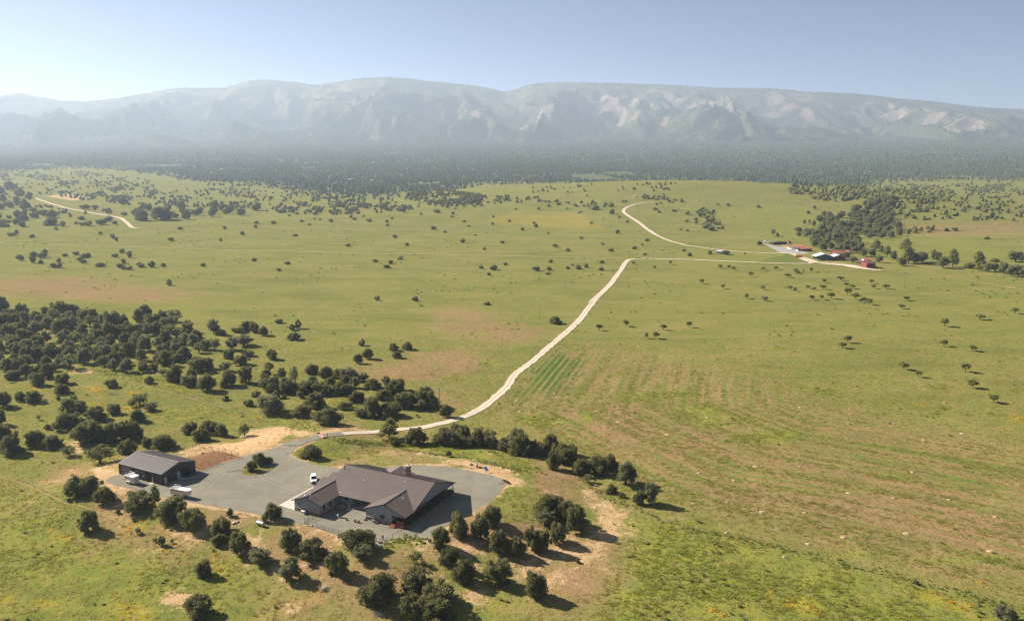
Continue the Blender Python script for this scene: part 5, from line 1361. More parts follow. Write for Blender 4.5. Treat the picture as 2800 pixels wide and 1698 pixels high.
# tank, rocks, implement, panel, cairn
def gplace(name, c, pt, rz, label, cat, group=None):
    x, y, z = at1(*pix(c, [pt])[0]); return empty(name, (x, y, z), rz, label, cat, group)
t = gplace('propane_tank', 'E8', (1390, 950), -.5, 'silver cylindrical tank lying below the round juniper at the yard edge', 'tank')
prof = [(.05, -1.5), (.35, -1.42), (.52, -1.25), (.55, -1.1), (.55, 1.1), (.52, 1.25), (.35, 1.42), (.05, 1.5)]
mb = MB().lathe(prof, 18); mb.v = [(z, x, y + .8) for x, y, z in mb.v]; mb.build('shell', M['steel'], t, 0, True)
for sx in (-.8, .8): MB().box((sx, 0, .18), (.15, .8, .36)).build('leg', M['greymetal'], t)
MB().lathe([(.16, 0), (.16, .15), (.05, .22)], 10, (.15, 0, 1.33)).build('valve_dome', M['offwhite'], t)
for c, pt, s_, lb in (('E8', (490, 870), .9, 'larger pale boulder on the weedy bank below the yard'), ('E8', (610, 830), .6, 'smaller broken pale rock next to the larger boulder below the yard')):
    t = gplace('boulder', c, pt, .8, lb, 'rock'); rr = random.Random(int(s_ * 10)); bm = bmesh.new(); bmesh.ops.create_icosphere(bm, subdivisions=2, radius=.55 * s_)
    for v in bm.verts: v.co *= rr.uniform(.75, 1.15); v.co.x *= 1.5; v.co.z = max(-.1, v.co.z * .75 + .2)
    me = bpy.data.meshes.new('stone'); bm.to_mesh(me); bm.free(); me.materials.append(M['rock']); link_mesh('stone', me, t)
t = gplace('farm_implement', 'E5', (1760, 1240), -.9, 'rusty disc harrow left at the far edge of the gravel yard', 'harrow')
MB().box((0, 0, .55), (3.0, .12, .12)).build('frame', M['rustpipe'], t); MB().box((0, .8, .5), (3.0, .12, .12)).build('frame', M['rustpipe'], t)
for k in range(8):
    d_ = MB().tube((-1.4 + .4 * k, .4, .32), (-1.36 + .4 * k, .4, .32), .32, 12).build('disc', M['rustpipe'], t)
MB().box((-1.4, .4, .5), (.1, .9, .1)).build('crossbar', M['rustpipe'], t); MB().box((1.4, .4, .5), (.1, .9, .1)).build('crossbar', M['rustpipe'], t)
MB().path([(-1.0, 0, .55), (0, -2.6, .3), (1.0, 0, .55)], .05, 6).build('tongue', M['rustpipe'], t)
t = gplace('solar_panel', 'E5', (1120, 880), .5, 'blue violet tilted panel on a short white post near the back fence', 'solar panel')
MB().tube((0, 0, -.2), (0, 0, .9), .1, 8).build('post', M['white'], t)
MB().box((-.1, .05, 1.25), (1.1, 1.7, .06), 0, Matrix.Rotation(.55, 3, 'X')).build('panel', M['bluepanel'], t, .02)
MB().box((-.1, .05, 1.2), (1.16, 1.76, .04), 0, Matrix.Rotation(.55, 3, 'X')).build('frame', M['steel'], t)
t = gplace('stone_cairn', 'E5', (795, 705), 0, 'grey stacked stone figure at the edge of the sandy bank', 'statue')
for z, r in ((0, .45), (.5, .32), (.95, .26), (1.3, .34)): MB().lathe([(r * .7, z), (r, z + .2), (r * .8, z + .42), (r * .3, z + .5)], 8).build('stone', M['greymetal'] if z > .3 else M['post'], t, 0, True)
for c, pt, s_, lb in (('E5', (590, 635), .45, 'dark tree stump on the sandy bank'), ('E5', (890, 735), .55, 'brown log lying beside the stone figure')):
    t = gplace('stump', c, pt, 0, lb, 'log'); MB().lathe([(s_, 0), (s_ * .8, .25), (s_ * .75, .5), (s_ * .6, .5)], 9).build('wood', M['post'], t); MB().tube((0, 0, .15), (s_ * 2, .2, .2), .13, 6).build('root', M['post'], t)
t = gplace('yard_lamp', 'E5', (1400, 800), 0, 'slender lamp post with a white head by the back fence', 'lamp post'); MB().tube((0, 0, -.2), (0, 0, 3.1), .05, 6).build('pole', M['rustpipe'], t); MB().lathe([(.06, 0), (.15, .1), (.15, .38), (.05, .5)], 8, (0, 0, 3.1)).build('lamp_head', M['white'], t)
t = gplace('garden_hose', 'E6', (1390, 680), .42, 'dark pipe lying on the gravel beside the planted island', 'pipe'); MB().path([(-2.2, -.1, .06), (-.8, .12, .06), (.6, -.05, .06), (2.0, .35, .06)], .05, 6).build('tube', M['dark'], t)
# dead brush piles
for c, pt, w, lb in (('C3', (1030, 925), 4.2, 'grey pile of dead branches behind the flower patch'), ('C3', (1005, 1018), 3.6, 'grey pile of dead branches in front of the flower patch'), ('C3', (1400, 1000), 2.6, 'grey pile of dead branches beside a leaning juniper'),
                     ('C6', (655, 900), 3.2, 'pale grey heap of dead branches below the big front junipers'), ('E6', (2040, 690), 1.3, 'bluish grey cut branches lying on the planted island'), ('C6', (240, 715), 1.6, 'thin grey heap of twigs on the bare slope')):
    t = gplace('brush_pile', c, pt, 0, lb, 'brush pile'); rr = random.Random(int(w * 100))
    m = MB()
    for k in range(90):
        a = rr.uniform(0, 6.28); r = w / 2 * math.sqrt(rr.random()); l = rr.uniform(.5, 1.3); b = rr.uniform(0, 6.28); x, y = r * math.cos(a), r * math.sin(a) * .6; z = .1 + .6 * (1 - r / w * 2) * rr.random()
        m.tube((x, y, z), (x + l * math.cos(b), y + l * math.sin(b), max(.05, z + rr.uniform(-.3, .4))), rr.uniform(.03, .07), 4, .015, False)
    tag(m.build('branch', M['brush'], t), kind='stuff')

# ------------------------------------------------------------------ the distant ranch
def shed(name, c, pl_, pr_, depth, h_, rise, wmat, rmat, label, cat='shed', ridge='along', openbay=0.0, over=.5):
    """gabled building whose near wall runs between two measured ground points"""
    (xa, ya, za), (xb, yb, zb2) = (at1(*pix(c, [q])[0]) for q in (pl_, pr_))
    L_ = math.hypot(xb - xa, yb - ya); rz = math.atan2(yb - ya, xb - xa)
    t = empty(name, (xa, ya, min(za, zb2)), rz, label, cat)
    o = openbay * L_
    MB().box((o + (L_ - o) / 2, .1, h_ / 2), (L_ - o, .2, h_)).build('wall', wmat, t)
    MB().box((L_ / 2, depth - .1, h_ / 2), (L_, .2, h_)).build('wall', wmat, t)
    for x in (o + .1 if o else .1, L_ - .1): MB().box((x, depth / 2, h_ / 2), (.2, depth - .42, h_)).build('wall', wmat, t)
    if o:
        for x in (.15, o * .5): MB().box((x, .15, h_ / 2), (.25, .25, h_)).build('post', M['pole'], t)
    if ridge == 'along':
        for y0, y1 in ((-over, depth / 2), (depth + over, depth / 2)): MB().slab([(-over, y0, h_), (L_ + over, y0, h_), (L_ + over, y1, h_ + rise), (-over, y1, h_ + rise)], (0, 0, .15)).build('roof', rmat, t)
        for x in (.1, L_ - .3): MB().slab([(x, 0.2, h_), (x, depth - .2, h_), (x, depth / 2, h_ + rise - .1)], (.2, 0, 0)).build('gable_wall', wmat, t)
    else:
        for x0, x1 in ((-over, L_ / 2), (L_ + over, L_ / 2)): MB().slab([(x0, -over, h_), (x0, depth + over, h_), (x1, depth + over, h_ + rise), (x1, -over, h_ + rise)], (0, 0, .15)).build('roof', rmat, t)
        for y in (.0, depth - .2): MB().slab([(.2, y, h_), (L_ - .2, y, h_), (L_ / 2, y, h_ + rise - .1)], (0, .2, 0)).build('gable_wall', wmat, t)
    n_ = max(1, int((L_ - o) / 5))
    for k in range(n_):
        x = o + (L_ - o) * (k + .5) / n_; MB().box((x, -.03, h_ * .45), (1.2, .06, h_ * .7 if k == n_ // 2 else 1.0)).build('door' if k == n_ // 2 else 'window', M['dark'], t)
    return t
shed('machine_shed', 'C8', (1060, 562), (1330, 566), 13, 3.6, 3.2, M['greywall'], M['galvroof'], 'grey ranch shed with a shiny tin gable roof and an open bay', ridge='across', openbay=.28, over=1.6)
shed('red_barn', 'C8', (1350, 570), (1545, 568), 11, 3.6, 2.4, M['barnred'], M['galvroof'], 'dark red barn with a shiny tin roof beside the grey shed', 'barn', ridge='across')
shed('ranch_house', 'C8', (1375, 497), (1500, 495), 10, 2.4, 3.6, M['barnred'], M['palered'], 'pale red roofed ranch house half hidden by the creek trees', 'house')
shed('ranch_cottage', 'C8', (1570, 462), (1620, 462), 7, 2.0, 2.4, M['barnred'], M['palered'], 'small red roof glimpsed between the creek trees', 'house')
shed('white_workshop', 'C8', (655, 385), (835, 392), 13, 3.6, 1.6, M['white'], M['redroof'], 'long white walled workshop with an orange red roof beside the ranch yard', 'workshop')
shed('red_roofed_stable', 'C8', (810, 420), (985, 412), 8, 2.8, 1.4, M['barnred'], M['redroof'], 'low stable with an orange red roof and dark open front', 'stable', openbay=.45)
shed('hay_shed', 'C8', (1735, 650), (1905, 664), 11, 3.4, 1.2, M['barnred'], M['rustroof'], 'long rust roofed hay shed with open bays at the end of the lane', openbay=.7)
shed('rust_shed', 'C8', (1905, 696), (2052, 694), 11, 4.6, .8, M['barnred'], M['rustroof'], 'tall dark red shed at the very end of the ranch lane')
shed('open_cow_shed', 'C8', (340, 306), (560, 300), 6, 2.6, .7, M['dark'], M['dark'], 'long dark open cow shed on the bank above the ranch yard')
shed('tool_shed', 'C7', (950, 534), (988, 538), 6, 2.6, .9, M['greywall'], M['galvroof'], 'tiny pale roofed shed alone beside the upper road')
shed('garden_house', 'C8', (1860, 592), (1985, 594), 7, 2.0, 1.6, M['offwhite'], M['redroof'], 'small bright roofed outbuilding behind the hay shed', 'outbuilding')
t = gplace('loading_hut', 'C8', (610, 280), 0, 'small rusty hut on the red bank above the workshop', 'hut'); MB().box((0, 0, 1.2), (3, 3, 2.4)).build('wall', M['barnred'], t); MB().slab([(-1.8, -1.8, 2.4), (1.8, -1.8, 2.4), (1.8, 1.8, 2.9), (-1.8, 1.8, 2.9)], (0, 0, .12)).build('roof', M['rustroof'], t)
x, y, z = at1(*pix('C8', [(770, 522)])[0])
t = empty('orange_container', (x, y, z), -.35, 'bright orange cargo trailer parked beside the ranch lane', 'trailer'); MB().box((0, 0, 1.75), (7.2, 2.5, 2.3)).build('box', M['orange'], t, .05); [wheel(t, xx, sy * 1.05, .42, .25, False) for xx in (1.2, 2.3) for sy in (-1, 1)]; MB().box((-4.1, 0, .7), (1.4, .3, .2)).build('tongue', M['dark'], t); MB().box((3.62, 0, 1.75), (.06, 2.2, 2.0)).build('door', plain('orange_dark', (.40, .09, .04), .6), t)
def small_car(c, pt, rz, label, mat=None, name='parked_truck'):
    t = gplace(name, c, pt, rz, label, 'truck', 'white vehicles at the ranch yard')
    mat = mat or M['white']
    loft([(-2.7, .95, .5, 1.05, .9), (1.6, .98, .45, 1.1, .9), (2.6, .92, .5, 1.0, .85)], mat, 'body', t, .05); loft([(-.9, .86, 1.05, 1.2, .84), (-.7, .84, 1.05, 1.8, .74), (.6, .84, 1.05, 1.82, .74), (1.3, .84, 1.05, 1.15, .8)], mat, 'cabin', t, .05)
    MB().slab([(1.25, -.72, 1.2), (1.25, .72, 1.2), (.68, .64, 1.76), (.68, -.64, 1.76)], (.04, 0, .03)).build('windshield', M['glass'], t)
    for xx in (-1.7, 1.6):
        for sy in (-1, 1): wheel(t, xx, sy * .86, .4, .26, False)
small_car('C8', (590, 376), -1.0, 'white pickup at the outer end of the ranch vehicle row'); small_car('C8', (628, 388), -1.2, 'white pickup between the outer pickup and the workshop'); small_car('C8', (745, 412), -1.4, 'white pickup parked in front of the stable')
small_car('C8', (205, 262), .3, 'white pickup at the top of the ranch yard on the bank')
t = gplace('white_trailer', 'C8', (300, 275), -.08, 'long low white flatbed trailer on the bank above the ranch yard', 'trailer'); MB().box((0, 0, 1.3), (9, 2.3, .9)).build('bed', M['white'], t, .05); [wheel(t, xx, sy * 1.0, .45, .25, False) for xx in (-2, -1) for sy in (-1, 1)]; MB().box((5.2, 0, .8), (1.6, .3, .2)).build('tongue', M['dark'], t)
# white roofs glinting in the far forest
for pxy, w, lb in (((533, 472 - 13), 13, 'far white roof in the forest clearing, uppermost of the three'), ((478, 453), 8, 'tiny white roof far out in the blue forest'), ((605, 465), 9, 'white roof far in the forest toward the middle'), ((961, 495), 18, 'long white roof in the sunlit forest clearing'), ((1017, 498), 10, 'small pale house beside the long white roof')):
    x, y, z = at1(*pxy); t = empty('forest_cabin', (x, y, z), 0, lb, 'building', 'white buildings far in the forest')
    MB().box((0, 0, 2.2), (w, w * .5, 4.4)).build('wall', M['offwhite'], t)
    for sy in (-1, 1): MB().slab([(-w / 2 - 1, sy * (w * .25 + 1), 4.4), (w / 2 + 1, sy * (w * .25 + 1), 4.4), (w / 2 + 1, 0, 6.4), (-w / 2 - 1, 0, 6.4)], (0, 0, .4)).build('roof', M['white'], t)
x, y, z = at1(*pix('C7', [(268, 62)])[0]); t = empty('water_tank', (x, y, z), 0, 'small pink water tank on the hill above the hairpin', 'tank'); MB().lathe([(2.6, 0), (2.6, 2.4), (.4, 3.0)], 14).build('drum', M['cap'], t); MB().lathe([(.4, 3.0), (.3, 3.3)], 8).build('lid', M['offwhite'], t)

# ------------------------------------------------------------------ trees
M['juniper'] = leaf_mat('juniper_leaf', (.120, .120, .046), (.30, .28, .118), True, (.38, .345, .165))
M['juniper_grey'] = leaf_mat('grey_juniper_leaf', (0.147, 0.149, 0.074), (0.345, 0.330, 0.176), True, (0.431, 0.404, 0.230))
M['oak'] = leaf_mat('pasture_tree_leaf', (0.132, 0.140, 0.040), (0.340, 0.320, 0.091))
M['broad'] = leaf_mat('creek_tree_leaf', (0.158, 0.166, 0.069), (0.352, 0.340, 0.142))
M['pine'] = leaf_mat('pine_needle', (0.144, 0.153, 0.047), (0.378, 0.356, 0.109))
M['olive'] = leaf_mat('olive_shrub_leaf', (0.150, 0.158, 0.063), (0.300, 0.300, 0.128))
M['twig'] = leaf_mat('bare_twig', (.20, .17, .15), (.34, .29, .265))
M['bark'] = plain('bark', (.12, .092, .07), .95, var=.3, scale=8)
_bm = bmesh.new(); bmesh.ops.create_icosphere(_bm, subdivisions=1, radius=1.0); ICO_V = np.array([v.co[:] for v in _bm.verts]); ICO_F = np.array([[v.index for v in f.verts] for f in _bm.faces]); _bm.free()
_bm = bmesh.new(); bmesh.ops.create_icosphere(_bm, subdivisions=2, radius=1.0); ICO2_V = np.array([v.co[:] for v in _bm.verts]); ICO2_F = np.array([[v.index for v in f.verts] for f in _bm.faces]); _bm.free()

def crown(lobes, per, size, up=.55, core=.80, seed=0, jitter=.25):
    """lobes: (x, y, z, r, rz). Small sprays stand out of each lobe, a dark uneven core fills it"""
    g = np.random.default_rng(seed); V = []; F = []; nb = 0
    for x, y, z, r, rz in lobes:
        c = np.array([x, y, z])
        if core > 0:
            v = ICO2_V * g.uniform(.72, 1.1, (len(ICO2_V), 1)) * core * np.array([r, r, rz]) + c
            V.append(v); F.append(ICO2_F + nb); nb += len(v)
        n = max(6, int(per * (r / .17) ** 2))
        d = g.normal(size=(n, 3)); d /= np.linalg.norm(d, axis=1)[:, None]; d[:, 2] = np.where(d[:, 2] < -.45, -d[:, 2], d[:, 2])
        p = c + d * np.array([r, r, rz]) * g.uniform(.76, 1.16, (n, 1))
        ax = d * (1 - up) + np.array([0, 0, up]) + g.normal(size=(n, 3)) * jitter; ax /= np.linalg.norm(ax, axis=1)[:, None]
        ref = np.where(g.uniform(0, 1, (n, 1)) < .6, d + g.normal(size=(n, 3)) * .35, g.normal(size=(n, 3))); sd_ = np.cross(ax, ref); sd_ /= np.linalg.norm(sd_, axis=1)[:, None] + 1e-9
        bn = np.cross(ax, sd_)
        L = size * g.uniform(.7, 1.5, (n, 1)); w = size * g.uniform(.28, .5, (n, 1))
        a = p - ax * L * .4; b = p + sd_ * w + bn * w * .3; e = p - sd_ * w + bn * w * .3; t = p + ax * L
        V.append(np.stack([a, b, t, e], 1).reshape(-1, 3)); o = nb + np.arange(n)[:, None] * 4
        F.append(np.concatenate([np.concatenate([o, o + 1, o + 2], 1), np.concatenate([o, o + 2, o + 3], 1)])); nb += 4 * n
    return np.concatenate(V), np.concatenate(F)

def dome_lobes(g, n, zlo, zhi, rlo, rhi, wide=.40, top=1.0, flame=1.25):
    L = []
    for k in range(n):
        a = g.uniform(0, 6.283); q = (k + .5) / n; z = zlo + (zhi - zlo) * q
        f = math.sqrt(max(.03, 1 - max(0, (q - .28) / .80) ** 2)) * (.82 + .18 * min(1, q / .2))
        r = g.uniform(rlo, rhi) * (1.1 - .35 * q) * g.choice([.7, 1, 1.15]); rad = max(0, wide * f * g.uniform(.45, 1.2) - r * .25)
        a = k * 2.399 + g.uniform(-.5, .5)
        L.append((rad * math.cos(a), rad * math.sin(a), z, r, r * g.uniform(1.0, flame)))
    return L
def fit_unit(v):
    lo, hi = v.min(0), v.max(0); s = max(hi[0] - lo[0], hi[1] - lo[1])
    v = v.copy(); v[:, :2] /= s; v[:, 2] = v[:, 2] / hi[2]; return v, 1.0 / s, 1.0 / hi[2]
def trunk_mesh(lobes, sx, sz, r0, zt, seed, fork=.25, n=5):
    g = random.Random(seed); m = MB(); m.tube((0, 0, -.06), (0, 0, fork), r0, 7, r0 * .75, False)
    ls = sorted(lobes, key=lambda l: g.random())[:n]
    for l in ls:
        q = (l[0] * sx * .8, l[1] * sx * .8, l[2] * sz * .95); mid = (q[0] * .4, q[1] * .4, fork + (q[2] - fork) * .45)
        m.tube((0, 0, fork * .9), mid, r0 * .62, 5, r0 * .42, False); m.tube(mid, q, r0 * .42, 5, r0 * .15, False)
    return m.mesh('trunk', M['bark'])
PROTO = {}
def proto(kind, lobes, per, size, mat, up=.55, core=.8, seed=0, r0=.05, fork=.25, nl=5, jitter=.25):
    v, f = crown(lobes, per, size, up, core, seed, jitter); v, sx, sz = fit_unit(v)
    PROTO.setdefault(kind, []).append((np_mesh('crown', v, f, mat), trunk_mesh(lobes, sx, sz, r0, 1, seed, fork, nl)))
for k in range(10):
    g = np.random.default_rng(100 + k); L = dome_lobes(g, 19 + k % 3 * 3, .09, .84, .12, .215, .43, 1, 1.6) + [(0, 0, .42, .26, .34)]
    proto('juniper', L, 180, .057, M['juniper'], .62, .70, k, .06, .15, 5 if k % 2 else 11)
for k in range(3):
    g = np.random.default_rng(200 + k); L = dome_lobes(g, 20, .2, .84, .12, .20, .43) + [(0, 0, .42, .24, .3)]
    proto('greyjuniper', L, 165, .050, M['juniper_grey'], .45, .68, 20 + k, .06, .18)
for k in range(4):
    g = np.random.default_rng(300 + k); L = [l for l in dome_lobes(g, 17, .5, .88, .13, .2, .38)] 
    proto('pasture', L, 62, .065, M['oak'], .35, .72, 40 + k, .045, .34, 7)
for k in range(4):
    g = np.random.default_rng(400 + k); L = dome_lobes(g, 20, .26, .84, .16, .25, .38, 1, 1.0) + [(0, 0, .5, .3, .3)]
    proto('broad', L, 85, .068, M['broad'], .2, .75, 60 + k, .05, .25)
for k in range(3):
    g = np.random.default_rng(500 + k); L = []
    for q in range(20):
        z = .22 + .74 * q / 19; rad = (.27 * (1 - (q / 19) ** 3) + .03) * g.uniform(.4, 1.15); a = q * 2.4; r = .115 * (1.2 - .35 * q / 19) * g.uniform(.8, 1.3)
        L.append((rad * math.cos(a), rad * math.sin(a), z, r, r * .8))
    proto('pine', L, 95, .055, M['pine'], .3, .65, 80 + k, .035, .6, 9)
for k in range(2):
    g = np.random.default_rng(600 + k); L = dome_lobes(g, 15, .3, .85, .12, .18, .42)
    proto('bare', L, 70, .075, M['twig'], .5, 0, 90 + k, .05, .2, 12)
    proto('sparse', L, 75, .07, M['olive'], .5, .45, 95 + k, .05, .2, 10)
for k in range(2):
    g = np.random.default_rng(700 + k); L = dome_lobes(g, 14, .2, .75, .17, .25, .40)
    proto('shrub', L, 70, .085, M['olive'] if k else M['juniper'], .6, .75, 98 + k, .04, .15)

# crowns measured in the photograph: crop -> (centre x, bottom y, width, height[, kind])
T = {}
T['C3'] = [(1940, 385, 130, 155, 'g'), (2005, 387, 100, 60), (2165, 370, 120, 60), (2250, 345, 130, 90), (1945, 530, 110, 120, 's'), (2215, 495, 190, 125, 'g'), (2110, 530, 140, 130, 'g'), (2085, 605, 120, 100), (2260, 585, 110, 65),
    (1600, 640, 140, 90), (1590, 820, 150, 170), (1730, 830, 150, 150), (1810, 725, 210, 150), (1890, 700, 110, 110), (2045, 725, 150, 105, 'g'), (1720, 865, 180, 130, 'g'), (1880, 905, 190, 180), (2060, 865, 180, 170), (2200, 670, 160, 110), (2235, 835, 170, 190),
    (1015, 870, 130, 85), (1355, 830, 80, 75), (1265, 1030, 165, 110, 's'), (1370, 1082, 130, 75, 'g'), (1040, 1112, 135, 105), (1255, 1180, 140, 125), (560, 925, 150, 95), (570, 835, 130, 100), (335, 850, 150, 125), (190, 992, 100, 90), (300, 1002, 155, 110), (2045, 985, 80, 60), (2265, 1032, 80, 70),
    (620, 1092, 200, 132, 'g'), (725, 1090, 150, 110, 'g'), (865, 1172, 200, 132), (600, 1255, 240, 170), (820, 1385, 280, 225), (1005, 1370, 210, 190), (1150, 1350, 200, 190), (1240, 1335, 130, 165), (320, 1405, 150, 155), (480, 1417, 175, 85), (50, 1440, 200, 240), (95, 1490, 220, 180), (0, 1205, 90, 130), (30, 1335, 160, 135),
    (1725, 1292, 155, 122), (1830, 1362, 185, 135), (1890, 1290, 200, 120), (2010, 1312, 125, 125), (2220, 1312, 135, 140, 's'), (630, 1494, 140, 80, 's'), (30, 1050, 170, 145), (120, 792, 130, 90), (235, 762, 105, 115), (430, 782, 115, 135), (1170, 545, 0, 0)]
T['C2'] = [(200, 550, 330, 235, 's'), (530, 420, 210, 205), (970, 372, 285, 185), (770, 330, 140, 125)]
T['C5'] = [(560, 157, 185, 152), (690, 155, 170, 150), (790, 222, 155, 142), (1020, 282, 220, 168), (1163, 240, 112, 172, 'p'), (1300, 352, 215, 195), (1440, 437, 275, 195), (1662, 457, 175, 155), (1640, 532, 130, 92), (1800, 605, 235, 195), (1945, 692, 205, 152, 'g'), (1720, 312, 62, 68, 'h'), (2030, 352, 182, 158), (2170, 582, 182, 192), (2325, 642, 235, 165), (2180, 805, 195, 200, 'g'), (1530, 762, 125, 135), (1215, 532, 72, 82, 'h'), (655, 430, 145, 158), (1480, 1085, 225, 195)]
T['C6'] = [(490, 447, 275, 205), (340, 633, 195, 205), (530, 525, 205, 135, 'g'), (650, 845, 325, 255), (920, 545, 155, 125, 's'), (930, 775, 265, 235), (1090, 893, 325, 215), (900, 953, 270, 145), (1080, 1010, 300, 120), (1100, 428, 185, 182), (1242, 347, 172, 215), (1410, 357, 172, 205), (1500, 262, 185, 185), (1545, 463, 195, 205), (1180, 552, 142, 168), (1290, 688, 205, 205), (1530, 693, 212, 215), (1680, 478, 145, 165), (1795, 440, 150, 200), (1880, 452, 135, 182), (1980, 392, 165, 185), (1890, 262, 205, 112, 'g'), (1930, 200, 275, 205), (2130, 303, 212, 225), (1810, 803, 195, 220), (2135, 522, 42, 42, 'h'), (2060, 230, 180, 190), (1560, 330, 60, 40, 'h')]
T['C1'] = [(490, 192, 212, 152), (1735, 168, 72, 72, 'h')]
T['E6'] = [(1740, 700, 300, 250), (1930, 570, 330, 300), (2110, 545, 240, 190)]
T['D6'] = [(70, 1312, 215, 185), (205, 1272, 140, 165, 'g'), (335, 1305, 125, 165), (430, 1322, 155, 142, 'g'), (640, 1345, 195, 225, 'g'), (700, 1390, 265, 225), (900, 1390, 205, 155), (1045, 1402, 165, 155), (1350, 322, 64, 62, 't'), (1575, 290, 76, 64, 't'), (1888, 318, 66, 56, 't'), (2108, 298, 64, 58, 't'), (1743, 388, 44, 54, 'b'), (1828, 392, 80, 70, 't'), (985, 268, 112, 77), (408, 106, 58, 36)]
T['D8'] = [(30, 260, 85, 125), (95, 235, 130, 105), (172, 292, 115, 102), (255, 292, 132, 115), (330, 272, 85, 105), (398, 345, 135, 145, 'g'), (320, 382, 82, 62), (520, 440, 105, 135, 'g'), (468, 440, 70, 85), (205, 332, 82, 52, 's'), (380, 402, 50, 34, 'h'), (2360, 1055, 130, 80, 'g'), (1905, 850, 34, 26, 'h')]
T['C4'] = [(500, 107, 72, 50), (610, 167, 62, 62), (665, 152, 66, 82), (627, 250, 125, 82), (442, 417, 108, 98), (1203, 297, 66, 67, 'g'), (1167, 452, 108, 98), (1248, 412, 128, 107), (1470, 342, 92, 80), (1490, 403, 92, 72), (1582, 332, 128, 82), (228, 167, 82, 84), (298, 188, 98, 102), (366, 213, 102, 88), (1435, 700, 0, 0),
    (420, 540, 112, 122, 't'), (640, 612, 105, 152, 's'), (780, 540, 155, 95), (900, 570, 150, 110), (1090, 602, 180, 140, 'g'), (1215, 600, 115, 90, 'g'), (745, 705, 155, 135), (560, 702, 185, 152), (440, 692, 205, 152), (855, 722, 185, 115), (1010, 722, 205, 132), (1055, 842, 122, 84), (1150, 775, 152, 112), (1300, 665, 155, 95), (1500, 690, 185, 135), (1730, 835, 245, 205), (1570, 832, 205, 172), (1300, 905, 205, 205), (1450, 905, 210, 155), (430, 885, 255, 192, 'g'), (250, 802, 82, 72), (805, 835, 205, 155), (700, 905, 185, 115), (905, 985, 265, 185), (1200, 905, 135, 85), (1912, 905, 125, 132), (310, 725, 85, 62), (1380, 760, 150, 110),
    (1430, 1100, 215, 210, 'p'), (1470, 1148, 140, 80), (1650, 1145, 205, 185), (1900, 1155, 235, 185), (2055, 1135, 155, 185), (2190, 1135, 140, 150, 'g')]
T['D3'] = [(135, 672, 50, 38), (225, 645, 45, 35), (225, 690, 40, 60), (272, 692, 30, 26), (285, 655, 50, 42), (302, 630, 46, 36), (358, 722, 40, 36), (402, 722, 40, 36), (400, 685, 32, 32), (440, 644, 36, 24), (512, 635, 42, 28), (562, 655, 40, 30), (590, 650, 40, 34), (540, 678, 40, 32), (565, 692, 44, 30), (676, 718, 52, 36), (775, 650, 40, 28), (822, 622, 40, 34), (875, 656, 36, 52), (832, 694, 38, 40), (810, 720, 50, 32), (838, 734, 36, 28), (875, 734, 44, 30), (942, 718, 62, 34), (1024, 718, 50, 44), (1102, 715, 34, 28), (1370, 712, 34, 28), (1140, 840, 42, 42), (1714, 678, 34, 28), (1935, 698, 42, 22), (1874, 742, 42, 28), (85, 508, 50, 26), (112, 492, 24, 26), (217, 520, 30, 26), (376, 468, 26, 20), (678, 497, 26, 22), (762, 524, 34, 32), (785, 541, 30, 28), (1148, 540, 40, 28), (1212, 462, 34, 20), (1487, 542, 26, 24), (1515, 462, 32, 26), (1632, 500, 34, 28), (1720, 454, 30, 26), (1727, 424, 34, 22), (1844, 426, 36, 24), (1990, 510, 38, 22), (2032, 412, 28, 18), (2347, 578, 36, 26), (2228, 414, 34, 28), (2155, 400, 20, 16), (2120, 395, 18, 14), (2085, 434, 28, 12), (2365, 382, 24, 16), (2388, 398, 28, 20), (1950, 374, 30, 16), (2000, 362, 30, 16), (430, 354, 40, 24), (425, 445, 44, 40), (545, 400, 44, 30), (600, 440, 50, 40), (680, 432, 70, 30), (735, 408, 60, 36), (770, 430, 36, 28), (515, 428, 30, 20), (550, 438, 40, 26), (150, 442, 40, 36), (340, 436, 90, 50), (460, 330, 50, 18), (580, 328, 60, 28), (640, 320, 40, 22), (950, 405, 100, 70), (1090, 400, 150, 80)]
